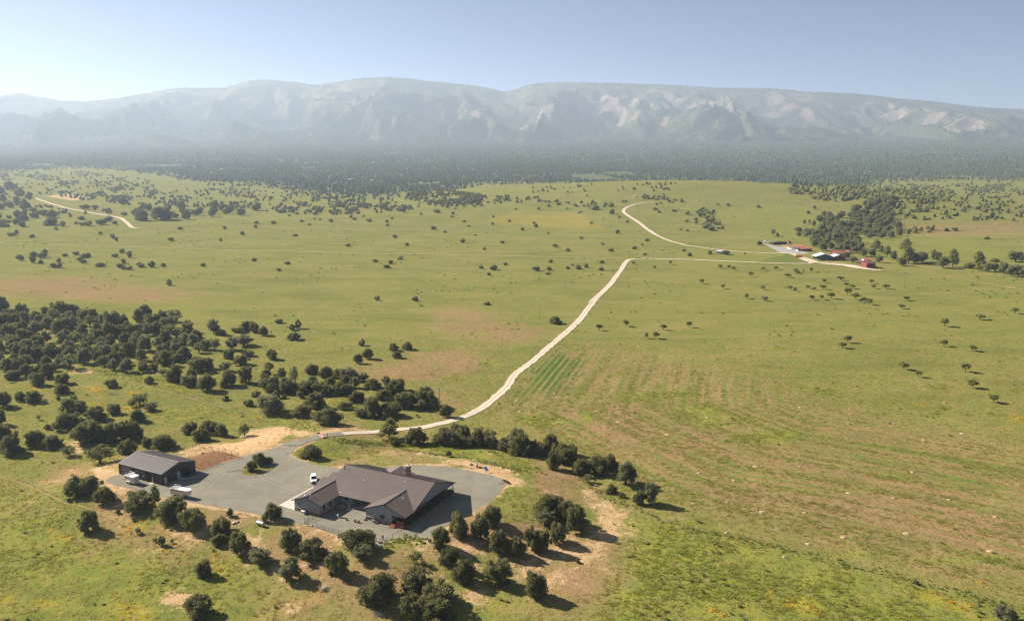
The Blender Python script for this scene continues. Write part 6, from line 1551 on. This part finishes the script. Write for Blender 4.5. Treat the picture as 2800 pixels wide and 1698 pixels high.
T['D4'] = [(147, 358, 24, 20), (170, 374, 26, 20), (233, 352, 20, 12), (12, 388, 28, 26), (272, 388, 38, 26), (389, 392, 28, 22), (392, 416, 28, 22), (424, 368, 24, 18), (505, 326, 32, 38), (726, 326, 46, 30), (832, 336, 30, 22), (824, 354, 26, 16), (847, 300, 24, 14), (620, 340, 22, 18), (700, 438, 46, 30), (782, 462, 28, 20), (906, 390, 30, 18), (942, 420, 24, 16), (1106, 356, 16, 16), (1100, 408, 24, 22), (1212, 388, 28, 20), (1258, 304, 20, 14), (1411, 304, 26, 20), (1381, 402, 28, 20), (1392, 424, 32, 26), (1303, 446, 34, 26), (1476, 468, 24, 18), (984, 480, 20, 14), (898, 528, 40, 34), (1168, 532, 38, 26), (1046, 576, 30, 24), (1522, 564, 50, 32, 's'), (1608, 586, 40, 28), (1700, 504, 32, 24), (1900, 588, 40, 30), (1938, 466, 38, 32), (1952, 362, 26, 22), (1905, 336, 40, 40), (1840, 546, 34, 20, 'b'), (442, 494, 38, 26), (520, 548, 38, 28), (130, 552, 38, 26), (307, 658, 38, 26), (410, 670, 40, 34), (385, 698, 48, 28), (480, 642, 40, 26), (1025, 702, 42, 28), (1110, 712, 56, 40), (1190, 680, 36, 28), (1075, 748, 34, 26), (1390, 718, 58, 40), (1482, 714, 42, 32), (1478, 742, 40, 20), (1495, 662, 36, 26), (1605, 704, 32, 26), (1640, 688, 34, 16, 'b'), (1676, 706, 46, 34), (1732, 696, 34, 30), (1838, 666, 40, 28), (1832, 714, 46, 30), (325, 916, 42, 38), (580, 922, 46, 40), (1066, 948, 46, 28), (1680, 332, 18, 14), (1698, 324, 20, 16), (1766, 400, 28, 20, 'g'), (1480, 286, 24, 20), (1602, 302, 18, 14), (1660, 284, 36, 16), (1790, 306, 66, 32), (2006, 392, 30, 18), (2055, 410, 28, 28), (2140, 518, 30, 22), (2110, 546, 22, 16), (2056, 572, 32, 26), (2128, 612, 26, 22), (2392, 586, 34, 22), (2425, 618, 34, 28), (2196, 308, 36, 22), (2223, 326, 26, 18), (2322, 318, 34, 20), (2352, 310, 18, 14), (2415, 340, 36, 32), (2412, 388, 30, 22), (2367, 444, 26, 18), (2414, 450, 28, 20), (2050, 676, 36, 24, 't'), (2192, 706, 36, 26, 't'), (2296, 676, 38, 30, 't')]
T['D5'] = [(55, 896, 50, 42, 't'), (212, 932, 44, 38, 't'), (388, 1004, 36, 40, 't'), (418, 838, 46, 38, 't'), (190, 780, 50, 28, 't'), (255, 782, 40, 30, 't'), (290, 788, 36, 26, 't'), (512, 796, 42, 32, 't'), (604, 790, 38, 30, 't'), (697, 846, 54, 30, 't'), (755, 812, 42, 36, 't'), (770, 822, 40, 32, 't'), (812, 808, 20, 24, 'b'), (872, 808, 42, 36, 't'), (966, 890, 44, 36, 't'), (1090, 872, 60, 38, 't'), (1128, 912, 40, 30, 't'), (1178, 932, 56, 34, 't'), (843, 934, 42, 32, 't'), (893, 940, 36, 24, 't'), (712, 940, 50, 34, 't'), (750, 950, 34, 32, 't'), (960, 938, 60, 38, 't'), (508, 940, 40, 40, 'b'), (522, 1025, 64, 44, 'b'), (875, 1015, 52, 40, 't'), (950, 1015, 52, 40, 't'), (1020, 1008, 64, 54, 't'), (1140, 980, 72, 58, 't'), (1205, 1012, 62, 52, 't'), (1238, 1036, 40, 30, 't'), (1268, 1030, 50, 40, 't'), (1304, 1052, 62, 50, 't'), (1320, 892, 46, 34, 't'), (1338, 930, 38, 32, 't'), (1428, 934, 60, 30, 't'), (1580, 1022, 62, 38, 't'), (1548, 1082, 60, 36, 't'),
    (40, 604, 26, 22), (138, 618, 32, 22), (112, 672, 40, 36), (225, 677, 70, 38), (375, 680, 24, 26, 'b'), (480, 605, 46, 40), (585, 535, 42, 55, 'b'), (617, 542, 32, 32, 'w'), (775, 508, 62, 42, 'w'), (775, 540, 46, 34, 'w'), (850, 372, 30, 28, 'w'), (893, 334, 26, 26, 'w'), (820, 448, 26, 34, 'w'), (855, 440, 26, 28, 'w'), (888, 466, 34, 50, 'w'), (474, 325, 40, 20), (245, 310, 34, 22), (170, 302, 24, 14), (955, 502, 82, 36, 'w'), (2180, 560, 42, 26), (2400, 732, 130, 50, 'w'), (2238, 730, 56, 28), (1945, 498, 46, 34), (1880, 500, 40, 24),
    (1578, 660, 85, 105, 'P'), (1600, 745, 110, 130, 'P'), (1350, 650, 80, 85, 'P'), (1395, 665, 50, 60, 'P'), (1928, 770, 90, 132, 'P'), (2127, 775, 84, 122, 'P'), (1545, 762, 72, 64, 'w'), (1855, 778, 100, 85, 'w'), (1780, 725, 42, 86, 'P'), (1440, 700, 66, 95, 's'), (1480, 720, 60, 70, 'w'), (1700, 735, 90, 80, 'w'), (1640, 740, 80, 80, 'w'), (1820, 730, 60, 70, 'w'), (2060, 780, 70, 40, 'w'), (2195, 805, 70, 64, 'w'), (2250, 800, 60, 60, 'w'), (2310, 820, 80, 84, 'w'), (2360, 840, 80, 84, 'w'), (2420, 845, 80, 84, 'w'), (2464, 850, 70, 80, 'w'), (2130, 795, 50, 40, 'w'),
    (1180, 735, 70, 50, 'w'), (1380, 735, 60, 56, 'w'), (1130, 705, 60, 50, 'w'), (1260, 690, 70, 56, 'w'), (1320, 690, 70, 60, 'w')]
T['D7'] = [(388, 48, 40, 42, 't'), (1145, 378, 62, 58, 't'), (1105, 420, 72, 52, 't'), (1870, 257, 68, 62, 't'), (1863, 406, 62, 54, 't'), (2078, 442, 68, 50, 't'), (1563, 582, 82, 62, 't'), (1675, 638, 68, 54, 't'), (2022, 600, 88, 68, 't'), (2080, 720, 94, 68, 't'), (2236, 830, 88, 64, 't'), (2135, 206, 68, 44, 't'), (2398, 160, 48, 44, 't')]
KIND = {'': 'juniper', 'g': 'greyjuniper', 't': 'pasture', 'w': 'broad', 'p': 'pine', 'P': 'pine', 'b': 'bare', 's': 'sparse', 'h': 'shrub'}
rows = []
for c, L in T.items():
    for q in L:
        if q[2] <= 0: continue
        (px, py), = pix(c, [(q[0], q[1])]); s = CROPS[c][2]
        rows.append([px, py, q[2] / s, q[3] / s, KIND[q[4] if len(q) > 4 else ''], None])
# woods whose trees stand too close to be told apart
def in_poly(c, pts, n, wpx, kinds, place_, rr, sep=.62):
    p = np.array(pix(c, pts)); lo, hi = p.min(0), p.max(0); got = []
    for k in range(n * 60):
        x, y = rr.uniform(lo[0], hi[0]), rr.uniform(lo[1], hi[1])
        if poly_sd(np.array([x]), np.array([y]), [tuple(a) for a in p])[0] > 0: continue
        w = rr.uniform(*wpx)
        if any((x - a) ** 2 + ((y - b) * 2.2) ** 2 < (sep * (w + e) / 2 * 1.3) ** 2 for a, b, e in got): continue
        got.append((x, y, w)); rows.append([x, y, w, w * rr.uniform(.78, 1.05), rr.choice(kinds), place_])
        if len(got) >= n: break
rr = random.Random(11)
in_poly('C3', [(-60, 160), (180, 190), (600, 190), (1180, 260), (1330, 230), (1650, 280), (1780, 400), (1870, 500), (1860, 600), (1500, 640), (1480, 770), (1180, 740), (860, 680), (800, 690), (640, 740), (0, 740), (-60, 700)], 150, (26, 46), ['juniper'] * 6 + ['greyjuniper'] * 2 + ['sparse', 'sparse'], 'the dense wood', rr, .5)
in_poly('C4', [(330, 560), (600, 540), (1000, 560), (1150, 620), (1450, 640), (1500, 720), (1300, 860), (1000, 760), (700, 760), (400, 700)], 16, (30, 44), ['juniper', 'juniper', 'greyjuniper'], 'the tree strip', rr)
in_poly('D6', [(60, 1230), (330, 1230), (560, 1250), (820, 1300), (1150, 1380), (1100, 1400), (700, 1390), (350, 1330), (80, 1310)], 14, (34, 50), ['juniper', 'sparse'], 'the tree row behind the house', rr)
in_poly('C4', [(330, 600), (700, 560), (1200, 640), (1500, 800), (1700, 900), (1300, 930), (900, 900), (400, 760)], 22, (14, 28), ['sparse', 'shrub', 'shrub', 'bare'], 'the tree strip', rr)
in_poly('C3', [(0, 1000), (500, 960), (1300, 1000), (1500, 1180), (1300, 1280), (600, 1300), (0, 1250)], 12, (12, 24), ['shrub', 'sparse'], 'the flower meadow fringe', rr)
in_poly('C6', [(60, 480), (500, 560), (1100, 620), (1700, 480), (2000, 560), (1700, 700), (1200, 760), (500, 760), (60, 640)], 12, (10, 22), ['shrub', 'shrub', 'sparse'], 'the front slope', rr)
in_poly('C5', [(500, 160), (900, 260), (1300, 400), (1650, 560), (1500, 620), (1000, 460), (500, 300)], 8, (10, 20), ['shrub', 'sparse'], 'the lower yard bank', rr)
in_poly('D5', [(820, 540), (900, 500), (1000, 480), (1180, 500), (1240, 560), (1250, 660), (1050, 670), (960, 660), (890, 660), (880, 590)], 56, (18, 28), ['broad'], 'the creek grove', rr, .42)
in_poly('D5', [(1060, 420), (1230, 330), (1400, 260), (1520, 270), (1480, 410), (1540, 520), (1500, 560), (1250, 555), (1210, 500), (930, 450), (930, 390)], 100, (15, 24), ['broad'], 'the upper creek grove', rr, .40)
in_poly('D3', [(790, 280), (870, 300), (1000, 310), (1250, 320), (1500, 330), (1780, 320), (1790, 350), (1500, 385), (1100, 405), (910, 400)], 26, (15, 26), ['juniper'], 'the grove below the quarry', rr)
in_poly('D3', [(-60, 200), (150, 200), (340, 330), (390, 420), (300, 440), (100, 455), (-60, 450)], 26, (15, 26), ['juniper'], 'the grove beside the quarry road', rr)
px = np.array([r[0] for r in rows]); py = np.array([r[1] for r in rows]); pw = np.array([r[2] for r in rows]); ph = np.array([r[3] for r in rows])
a_, dy_, dz_ = rays(px, py); dep = np.arcsin(-dz_ / np.sqrt(a_ ** 2 + dy_ ** 2 + dz_ ** 2))
bx, by, bz = at(px, py - .36 * pw * np.sin(dep))
dist = np.sqrt(bx ** 2 + by ** 2 + (CAM_H - bz) ** 2)
tw = pw * dist / FOC; th = np.maximum((ph - .55 * pw * np.sin(dep)) / np.cos(dep) * dist / FOC, .55 * tw)
fac = np.sqrt((px - 1400) ** 2 + (py - 849) ** 2 + FOC ** 2) / FOC; tw *= 1 / fac * 1.0 * fac; 
order = np.argsort(-pw * ph)
OBJ = dict(juniper='juniper_tree', greyjuniper='juniper_tree', pasture='pasture_tree', broad='broadleaf_tree', pine='pine_tree', bare='bare_tree', sparse='sparse_tree', shrub='shrub')
LOOK = dict(juniper='dark green juniper', greyjuniper='grey green juniper', pasture='small spreading pasture tree', broad='rounded broadleaf tree', pine='tall pine', bare='pale grey leafless tree', sparse='thin olive green tree', shrub='small low shrub')
LAND = [('the farmhouse porch', 1100, 1440), ('the farmhouse garage end', 850, 1330), ('the steel barn', 430, 1270), ('the corral', 590, 1260), ('the cattle guard', 880, 1193), ('the planted island', 720, 1290), ('the propane tank', 712, 1440), ('the lower road bend', 1715, 712), ('the road hairpin', 1708, 580), ('the orange trailer', 2183, 700), ('the machine shed', 2260, 705), ('the rust red shed', 2382, 728), ('the lone tiny shed', 1963, 690), ('the pole on the brown patch', 1372, 976), ('the pasture pole', 1476, 872), ('the pole with yellow guard', 1201, 1120), ('the quarry scar', 180, 535), ('the end of the quarry road', 370, 622), ('the green crop rows', 1540, 1010), ('the fence corner', 1800, 1400), ('the harrow', 1382, 1320), ('the flower meadow', 330, 1080), ('the cow path', 250, 1390), ('the straw coloured track', 900, 690), ('the dense wood', 540, 900), ('the water tank on the hill', 1737, 540), ('the bright green patch', 2240, 1070), ('the gooseneck trailer', 500, 1345), ('the bare pale slope', 1660, 1540), ('the grey brush heap', 1040, 1675), ('the dry red soil', 330, 800), ('the open cow shed', 2130, 667), ('the crop field edge', 2000, 940)]
ORD = ['first', 'second', 'third', 'fourth', 'fifth', 'sixth', 'seventh', 'eighth', 'ninth', 'tenth', 'eleventh', 'twelfth', 'thirteenth', 'fourteenth', 'fifteenth', 'sixteenth']
CNT = {}
def outlabel(look, x, y, key):
    k = min(range(len(LAND)), key=lambda i: (LAND[i][1] - x) ** 2 + ((LAND[i][2] - y) * 1.5) ** 2); n, lx, ly = LAND[k]
    dx, dy = x - lx, (y - ly) * 1.7
    side = ('towards the mountains' if dy < 0 else 'towards the camera') if abs(dy) > abs(dx) else ('on its barn side' if dx < 0 else 'on its ranch side')
    return (k, side, math.hypot(dx, dy))
infos = []
cnt_kind = {}; small = []
for i in order:
    k = rows[i][4]; on = OBJ[k]; cnt_kind[on] = cnt_kind.get(on, 0) + 1
    if cnt_kind[on] > 298: small.append(i); continue
    infos.append([i, on, k, outlabel(k, px[i], py[i], on)])
byl = {}
for inf in infos:
    if rows[inf[0]][5] is None: byl.setdefault((inf[1], inf[2], inf[3][0], inf[3][1]), []).append(inf)
LAB = {}
for key, L in byl.items():
    L.sort(key=lambda f: f[3][2])
    for n, f in enumerate(L):
        nm = LAND[key[2]][0]
        sz = ''
        LAB[f[0]] = (f'{LOOK[key[1]]}, {ORD[min(n, 15)]} out from {nm} {key[3]}' if len(L) > 1 else f'{LOOK[key[1]]} standing out from {nm} {key[3]}', 'trees near ' + nm)
def add_tree(on, meshes, x, y, z, w, h, rz, label, cat, group):
    t = empty(on, (x, y, z), rz, label, cat, group); t.scale = (w * rg.uniform(.88, 1.12), w * rg.uniform(.88, 1.12), h); t.rotation_euler = (rg.uniform(-.09, .09), rg.uniform(-.09, .09), rz)
    link_mesh('trunk', meshes[1], t); link_mesh('crown', meshes[0], t); return t
rg = random.Random(5)
BOX = {}
for i in range(len(rows)):
    if rows[i][5]:
        q = BOX.setdefault(rows[i][5], [1e9, -1e9, 1e9, -1e9]); q[0] = min(q[0], px[i]); q[1] = max(q[1], px[i]); q[2] = min(q[2], py[i]); q[3] = max(q[3], py[i])
for i, on, k, _ in infos:
    pr = PROTO[k]; m_ = pr[rg.randrange(len(pr))]
    place_ = rows[i][5]
    if place_:
        x0_, x1_, y0_, y1_ = BOX[place_]; fx = (px[i] - x0_) / (x1_ - x0_ + 1e-6); fy = (py[i] - y0_) / (y1_ - y0_ + 1e-6)
        rk = 'front' if fy > .66 else ('middle' if fy > .33 else 'back'); sg = ('barn end' if fx < .33 else ('middle' if fx < .66 else 'ranch end'))
        lab, grp = f'{LOOK[k]}, {rk} rank, {sg} of {place_}', f'{LOOK[k]}s, {rk} rank, {sg} of {place_}'
    else: lab, grp = LAB[i]
    add_tree(on, m_, float(bx[i]), float(by[i]), float(bz[i]) - .05, float(tw[i]) * rg.uniform(.92, 1.02), float(th[i]) * rg.uniform(.97, 1.05), rg.uniform(0, 6.28), lab, 'shrub' if k == 'shrub' else 'tree', grp)

# smaller and farther junipers, one mass
def blob_trees(x, y, z, w, h, g):
    n = len(x); V = []; F = []; nb = 0
    for (lx, ly, lz, r) in ((0, 0, .5, .42), (.2, .1, .38, .33), (-.18, .14, .45, .34), (.02, -.2, .4, .34)):
        ang = g.uniform(0, 6.28, n); cx = lx * np.cos(ang) - ly * np.sin(ang); cy_ = lx * np.sin(ang) + ly * np.cos(ang)
        P_ = ICO_V[None] * g.uniform(.72, 1.22, (n, len(ICO_V), 1)) * r
        X = x[:, None] + (P_[:, :, 0] + cx[:, None]) * w[:, None]; Y = y[:, None] + (P_[:, :, 1] + cy_[:, None]) * w[:, None]; Z = z[:, None] + np.maximum(.02, P_[:, :, 2] * 1.1 + lz) * h[:, None]
        V.append(np.stack([X, Y, Z], -1).reshape(-1, 3)); F.append((ICO_F[None] + (np.arange(n) * len(ICO_V))[:, None, None]).reshape(-1, 3) + nb); nb += n * len(ICO_V)
    return np.concatenate(V), np.concatenate(F)
g = np.random.default_rng(9)
SX, SY, SW, SH = [bx[small]], [by[small]], [tw[small]], [th[small]]
def savanna(c, pts, n, w0, w1, cl=0.5):
    p = np.array(pix(c, pts)); lo, hi = p.min(0), p.max(0)
    x = g.uniform(lo[0], hi[0], n * 3); y = g.uniform(lo[1], hi[1], n * 3)
    k = (poly_sd(x, y, [tuple(a) for a in p]) < 0) & (g.uniform(0, 1, len(x)) < sstep(.42, .60, fbm(x / 46, y / 14, 91, 3)) * cl * 1.25 + (1 - cl) * .4); x, y = x[k][:n], y[k][:n]
    X, Y, Z = at(x, y); ok = Y < 8000
    SX.append(X[ok]); SY.append(Y[ok]); w = g.uniform(w0, w1, ok.sum()); SW.append(w); SH.append(w * g.uniform(.75, 1.1, len(w)))
savanna('D3', [(0, 75), (250, 60), (500, 70), (900, 110), (1100, 160), (900, 230), (700, 280), (300, 235), (0, 190)], 560, 4.5, 8.5, .8)
savanna('D3', [(560, 230), (1000, 200), (1500, 190), (2100, 200), (2464, 240), (2464, 330), (2100, 370), (1700, 340), (1000, 300), (780, 300)], 620, 4, 8, .8)
savanna('D3', [(0, 460), (400, 380), (900, 400), (800, 340), (400, 300), (250, 260), (0, 200)], 190, 4, 7.5, .7)
savanna('D4', [(0, 290), (300, 270), (700, 240), (900, 180), (1050, 215), (1450, 232), (1450, 250), (1100, 280), (700, 300), (300, 330), (0, 345)], 380, 4, 8, .7)
savanna('D4', [(560, 180), (800, 170), (1050, 220), (1000, 270), (700, 260), (500, 240)], 260, 5, 9, .4)
savanna('D4', [(1000, 230), (1500, 240), (1960, 270), (2000, 240), (2464, 240), (2464, 250), (1900, 300), (1400, 270)], 75, 4, 7, .7)
savanna('D4', [(1250, 150), (1600, 110), (2200, 100), (2464, 120), (2464, 170), (1700, 215), (1250, 200)], 60, 3.5, 6.5, .7)
savanna('D4', [(2090, 210), (2250, 210), (2290, 245), (2120, 248)], 30, 5, 7, 0)
savanna('D5', [(0, 335), (120, 340), (190, 395), (0, 400)], 18, 5, 8, 0); savanna('D5', [(0, 415), (150, 405), (205, 470), (205, 500), (110, 500), (0, 450)], 30, 5.5, 9, 0)
savanna('D5', [(700, 190), (1300, 150), (2464, 150), (2464, 240), (1950, 270), (1500, 330), (1060, 260), (720, 220)], 900, 4.5, 8.5, .6)
savanna('D5', [(1060, 215), (1260, 205), (1300, 260), (1100, 275)], 70, 6, 9, 0); savanna('D5', [(705, 190), (860, 185), (820, 225), (710, 225)], 26, 6, 9, 0)
savanna('D5', [(1500, 330), (1950, 270), (2464, 230), (2464, 430), (2200, 420), (1700, 420), (1550, 400)], 150, 4, 7.5, .6)
savanna('D5', [(1500, 500), (1620, 470), (1700, 490), (1820, 465), (1800, 510), (1640, 520), (1530, 540)], 26, 5.5, 8.5, 0)
savanna('D5', [(860, 250), (1060, 245), (1050, 280), (880, 280)], 16, 5, 7, 0)
SX, SY, SW, SH = (np.concatenate(q) for q in (SX, SY, SW, SH))
for rd_ in (QUARRY, up):
    d_, _s = line_dist(SX, SY, rd_); k = d_ > 17; SX, SY, SW, SH = SX[k], SY[k], SW[k], SH[k]
v, f = blob_trees(SX, SY, Zt(SX, SY) - .2, SW, SH, g)
M['mid_leaf'] = leaf_mat('scattered_juniper_leaf', (0.158, 0.166, 0.058), (0.318, 0.306, 0.109))
tag(link_mesh('scattered_junipers', np_mesh('scattered_junipers', v, f, M['mid_leaf'])), 'scatter of small far junipers dotting the upper pasture and savanna', kind='stuff')

# burrow mounds in the field
mounds = [('D8', q) for q in ((365, 8), (615, 72), (1073, 238), (1300, 238), (962, 312), (780, 272), (1557, 375), (1790, 402), (2077, 410), (1945, 102), (2145, 68), (1887, 268), (750, 432), (925, 422), (1330, 477), (1112, 472), (2315, 500), (1530, 606), (922, 580), (1345, 640), (2295, 677), (1225, 707), (1855, 585))] + [('D6', q) for q in ((657, 912), (683, 1003), (1522, 1092), (1923, 1196), (1768, 672), (978, 853), (1913, 875), (1683, 455))] + [('D7', q) for q in ((1870, 826), (1487, 983), (2003, 1055), (98, 933), (790, 860))]
mp_ = [pix(c, [q])[0] for c, q in mounds]
mx_, my_, mz_ = at([p[0] for p in mp_], [p[1] for p in mp_])
inf = []
for k, p in enumerate(mp_): inf.append((k,) + outlabel('m', p[0], p[1], 'm'))
dd = {}
for q in inf: dd.setdefault((q[1], q[2]), []).append(q)
for key, L in dd.items():
    L.sort(key=lambda q: q[3])
    for n, q in enumerate(L):
        k = q[0]; rr = random.Random(k); m = MB(); R_ = rr.uniform(.55, 1.0); N = 12
        ring = [R_ * rr.uniform(.75, 1.25) for _ in range(N)]
        vs = [(0, 0, .32)] + [(.5 * r * math.cos(6.283 * i / N) * 1.3, .5 * r * math.sin(6.283 * i / N), .24 * rr.uniform(.7, 1.2)) for i, r in enumerate(ring)] + [(r * math.cos(6.283 * i / N) * 1.3, r * math.sin(6.283 * i / N), -.05) for i, r in enumerate(ring)]
        m.add(vs, [(0, 1 + i, 1 + (i + 1) % N) for i in range(N)] + [(1 + i, 1 + N + i, 1 + N + (i + 1) % N, 1 + (i + 1) % N) for i in range(N)])
        o = m.build('burrow_mound', M['mound'], None, 0, True); o.location = (float(mx_[k]), float(my_[k]), float(mz_[k]) + .03)
        tag(o, f'pale burrow mound, {ORD[min(n, 15)]} out from {LAND[key[0]][0]} {key[1]}', 'dirt mound', 'burrow mounds dotting the field')

# ------------------------------------------------------------------ grass, weeds and flowers: points carrying small tufts
def tuft_mat(name):
    t = NT(name); a = t.attr('tint', 'INSTANCER'); g_ = t.n('ShaderNodeNewGeometry')
    c = t.mix(t.math('MULTIPLY', g_.outputs['Random Per Island'], .55), a.outputs['Color'], t.mix(.5, a.outputs['Color'], (.46, .40, .14)))
    d = t.n('ShaderNodeBsdfDiffuse'); t.put(d.inputs['Color'], c); tr = t.n('ShaderNodeBsdfTranslucent'); t.put(tr.inputs['Color'], c)
    ms = t.n('ShaderNodeMixShader'); ms.inputs[0].default_value = .5; t.l(d.outputs[0], ms.inputs[1]); t.l(tr.outputs[0], ms.inputs[2]); t.l(ms.outputs[0], t.out.inputs['Surface']); return t.m
M['tuft'] = tuft_mat('grass_blade')
def blades(n_sub, rad, nb_, ln, wd, seed, spread=.6):
    g = np.random.default_rng(seed); V = []; F = []
    for s in range(n_sub):
        cx, cy_ = g.uniform(-rad, rad, 2); k = g.uniform(.6, 1.3)
        for b in range(nb_):
            a = g.uniform(0, 6.28); l = ln * k * g.uniform(.6, 1.2); w = wd * g.uniform(.7, 1.3); tilt = g.uniform(.1, spread)
            ox, oy = cx + g.normal() * .12 * k, cy_ + g.normal() * .12 * k; dx, dy = math.cos(a) * tilt * l, math.sin(a) * tilt * l
            i = len(V); V += [(ox - math.sin(a) * w, oy + math.cos(a) * w, -.03), (ox + math.sin(a) * w, oy - math.cos(a) * w, -.03), (ox + dx, oy + dy, l)]; F.append((i, i + 1, i + 2))
    return np_mesh('tuft', V, F, M['tuft'])
def scatter(name, pts, scl, tint, mesh, label):
    me = bpy.data.meshes.new(name); me.vertices.add(len(pts)); me.vertices.foreach_set('co', np.ascontiguousarray(pts, np.float32).ravel())
    a = me.attributes.new('tint', 'FLOAT_COLOR', 'POINT'); a.data.foreach_set('color', np.concatenate([tint, np.ones((len(tint), 1))], 1).astype(np.float32).ravel())
    a = me.attributes.new('size', 'FLOAT', 'POINT'); a.data.foreach_set('value', np.asarray(scl, np.float32))
    a = me.attributes.new('spin', 'FLOAT_VECTOR', 'POINT'); a.data.foreach_set('vector', np.stack([np.zeros(len(pts)), np.zeros(len(pts)), rng.uniform(0, 6.28, len(pts))], 1).astype(np.float32).ravel())
    o = link_mesh(name, me)
    po = bpy.data.objects.new(name + '_tuft', mesh)
    ng = bpy.data.node_groups.new(name, 'GeometryNodeTree')
    ng.interface.new_socket('Geometry', in_out='INPUT', socket_type='NodeSocketGeometry'); ng.interface.new_socket('Geometry', in_out='OUTPUT', socket_type='NodeSocketGeometry')
    N = ng.nodes; gi = N.new('NodeGroupInput'); go = N.new('NodeGroupOutput'); ip = N.new('GeometryNodeInstanceOnPoints'); ob = N.new('GeometryNodeObjectInfo'); ob.inputs['Object'].default_value = po
    ob.inputs['As Instance'].default_value = True
    def na(nm, ty): q = N.new('GeometryNodeInputNamedAttribute'); q.data_type = ty; q.inputs[0].default_value = nm; return next(s for s in q.outputs if s.enabled and s.name == 'Attribute')
    ng.links.new(gi.outputs[0], ip.inputs['Points']); ng.links.new(ob.outputs['Geometry'], ip.inputs['Instance']); ng.links.new(na('spin', 'FLOAT_VECTOR'), ip.inputs['Rotation']); ng.links.new(na('size', 'FLOAT'), ip.inputs['Scale']); ng.links.new(ip.outputs[0], go.inputs[0])
    md = o.modifiers.new('scatter', 'NODES'); md.node_group = ng
    return tag(o, label, kind='stuff')
_rd = main_road
def keep_off(x, y):
    k = yard_sd(x, y) > 1.0
    d, s = line_dist(x, y, [tuple(q) for q in _rd[:14]]); k &= d > 2.9
    return k
n = 135000
x, y = scatter_wedge(n, 140, 470, .72); k = keep_off(x, y); x, y = x[k], y[k]
pa, fd_, fs_, fm_, bd_ = paint(x, y)
d, l, b, fl = pa
patch = fbm(x / 13, y / 13, 101, 3)
rowv = fbm(fd_ * .40, fs_ * .012, 103, 2)
p = np.clip(.42 + .5 * l * sstep(.38, .6, patch) + .35 * fm_ * sstep(.5, .62, rowv) - .62 * d - .12 * b, .05, 1) * (1 - .55 * sstep(330, 470, y))
k = rng.uniform(0, 1, len(x)) < p; x, y, d, l, b, fm_, patch, rowv = (q[k] for q in (x, y, d, l, b, fm_, patch, rowv)); n = len(x)
ls = np.clip(l * sstep(.36, .58, patch) + fm_ * sstep(.50, .60, rowv) * .85, 0, 1)[:, None]
tint = np.array([.270, .215, .070]) * (1 - ls) + ls * (np.array([.175, .222, .036]) * (1 - patch[:, None]) * 1.1 + np.array([.235, .228, .045]) * patch[:, None])
bb = np.clip((b * .8 + d * .5) * (1 - .8 * ls[:, 0]), 0, .9)[:, None]; tint = tint * (1 - bb) + bb * np.array([.31, .215, .09])
tint *= rng.uniform(1.2, 1.75, (n, 1))
scl = (.50 + .42 * ls[:, 0]) * rng.uniform(.6, 1.3, n)
scatter('grass', np.stack([x, y, Zt(x, y)], 1), scl, tint, blades(8, .95, 8, .40, .055, 1, 1.3), 'tufted dry and green grass of the meadows round the house')
# weeds
n = 60000
x, y = scatter_wedge(n, 140, 520, .72); k = keep_off(x, y); x, y = x[k], y[k]; pa = paint(x, y)[0]
wz = fbm(x / 8, y / 8, 111, 4)
k = rng.uniform(0, 1, len(x)) < sstep(.56, .70, wz) * (.03 + .32 * pa[1]) * (1 - pa[0]); x, y, wz = x[k], y[k], wz[k]
x2, y2 = scatter_wedge(7000, 470, 1700, .75); w2 = fbm(x2 / 60, y2 / 60, 113, 3); k = rng.uniform(0, 1, len(x2)) < sstep(.5, .68, w2); x2, y2 = x2[k], y2[k]
fx_, fy_ = [], []
for ln_, n_ in ((FIELD_EDGE[8:], 330), (wpoly('C1', [(760, 0), (1180, 60), (1500, 125), (1860, 170), (2290, 265), (2464, 310)]), 260), (wpoly('C4', [(1020, 1095), (1180, 1120), (1400, 1110)]), 120), (wpoly('C6', [(760, 360), (860, 330), (960, 350)]), 90), (wpoly('C3', [(850, 700), (1200, 760), (1500, 800)]), 160)):
    c_ = spline(ln_, 1.0); q = c_[rng.integers(0, len(c_), n_)] + rng.normal(size=(n_, 2)) * 1.1; fx_.append(q[:, 0]); fy_.append(q[:, 1])
x2, y2 = np.concatenate([x2] + fx_), np.concatenate([y2] + fy_); nf = sum(len(q) for q in fx_)
scl = np.concatenate([rng.uniform(.45, .95, len(x)), rng.uniform(.5, 1.7, len(x2) - nf), rng.uniform(.25, .6, nf)]); x, y = np.concatenate([x, x2]), np.concatenate([y, y2])
tint = np.array([.185, .232, .048]) * rng.uniform(.7, 1.4, (len(x), 1)) + np.array([.05, .03, .005]) * rng.uniform(0, 1, (len(x), 1))
scatter('undergrowth', np.stack([x, y, Zt(x, y)], 1), scl, tint, blades(5, .45, 14, .6, .085, 2, 1.3), 'dark green weedy clumps growing through the grass')
# flowers
n = 90000
x, y = scatter_wedge(n, 140, 520, .72); pa = paint(x, y)[0]; k = keep_off(x, y) & (rng.uniform(0, 1, n) < pa[3] * sstep(.38, .6, fbm(x / 3, y / 3, 121, 3)) * .9); x, y = x[k], y[k]
tint = np.array([.75, .44, .03]) * rng.uniform(.7, 1.2, (len(x), 1))
scatter('wildflowers', np.stack([x, y, Zt(x, y) + .15], 1), rng.uniform(.7, 1.4, len(x)), tint, blades(9, .55, 3, .28, .09, 3, 1.4), 'drifts of orange yellow wildflowers in the meadow')

# the haze box is closed just below the lowest ground and just above the highest thing
lowz = float(GZ.min()) - 1.0; topz = float(MZ.max()) + 26.0
me = HAZE.data
for v in me.vertices: v.co.z = lowz if v.co.z < 600 else topz
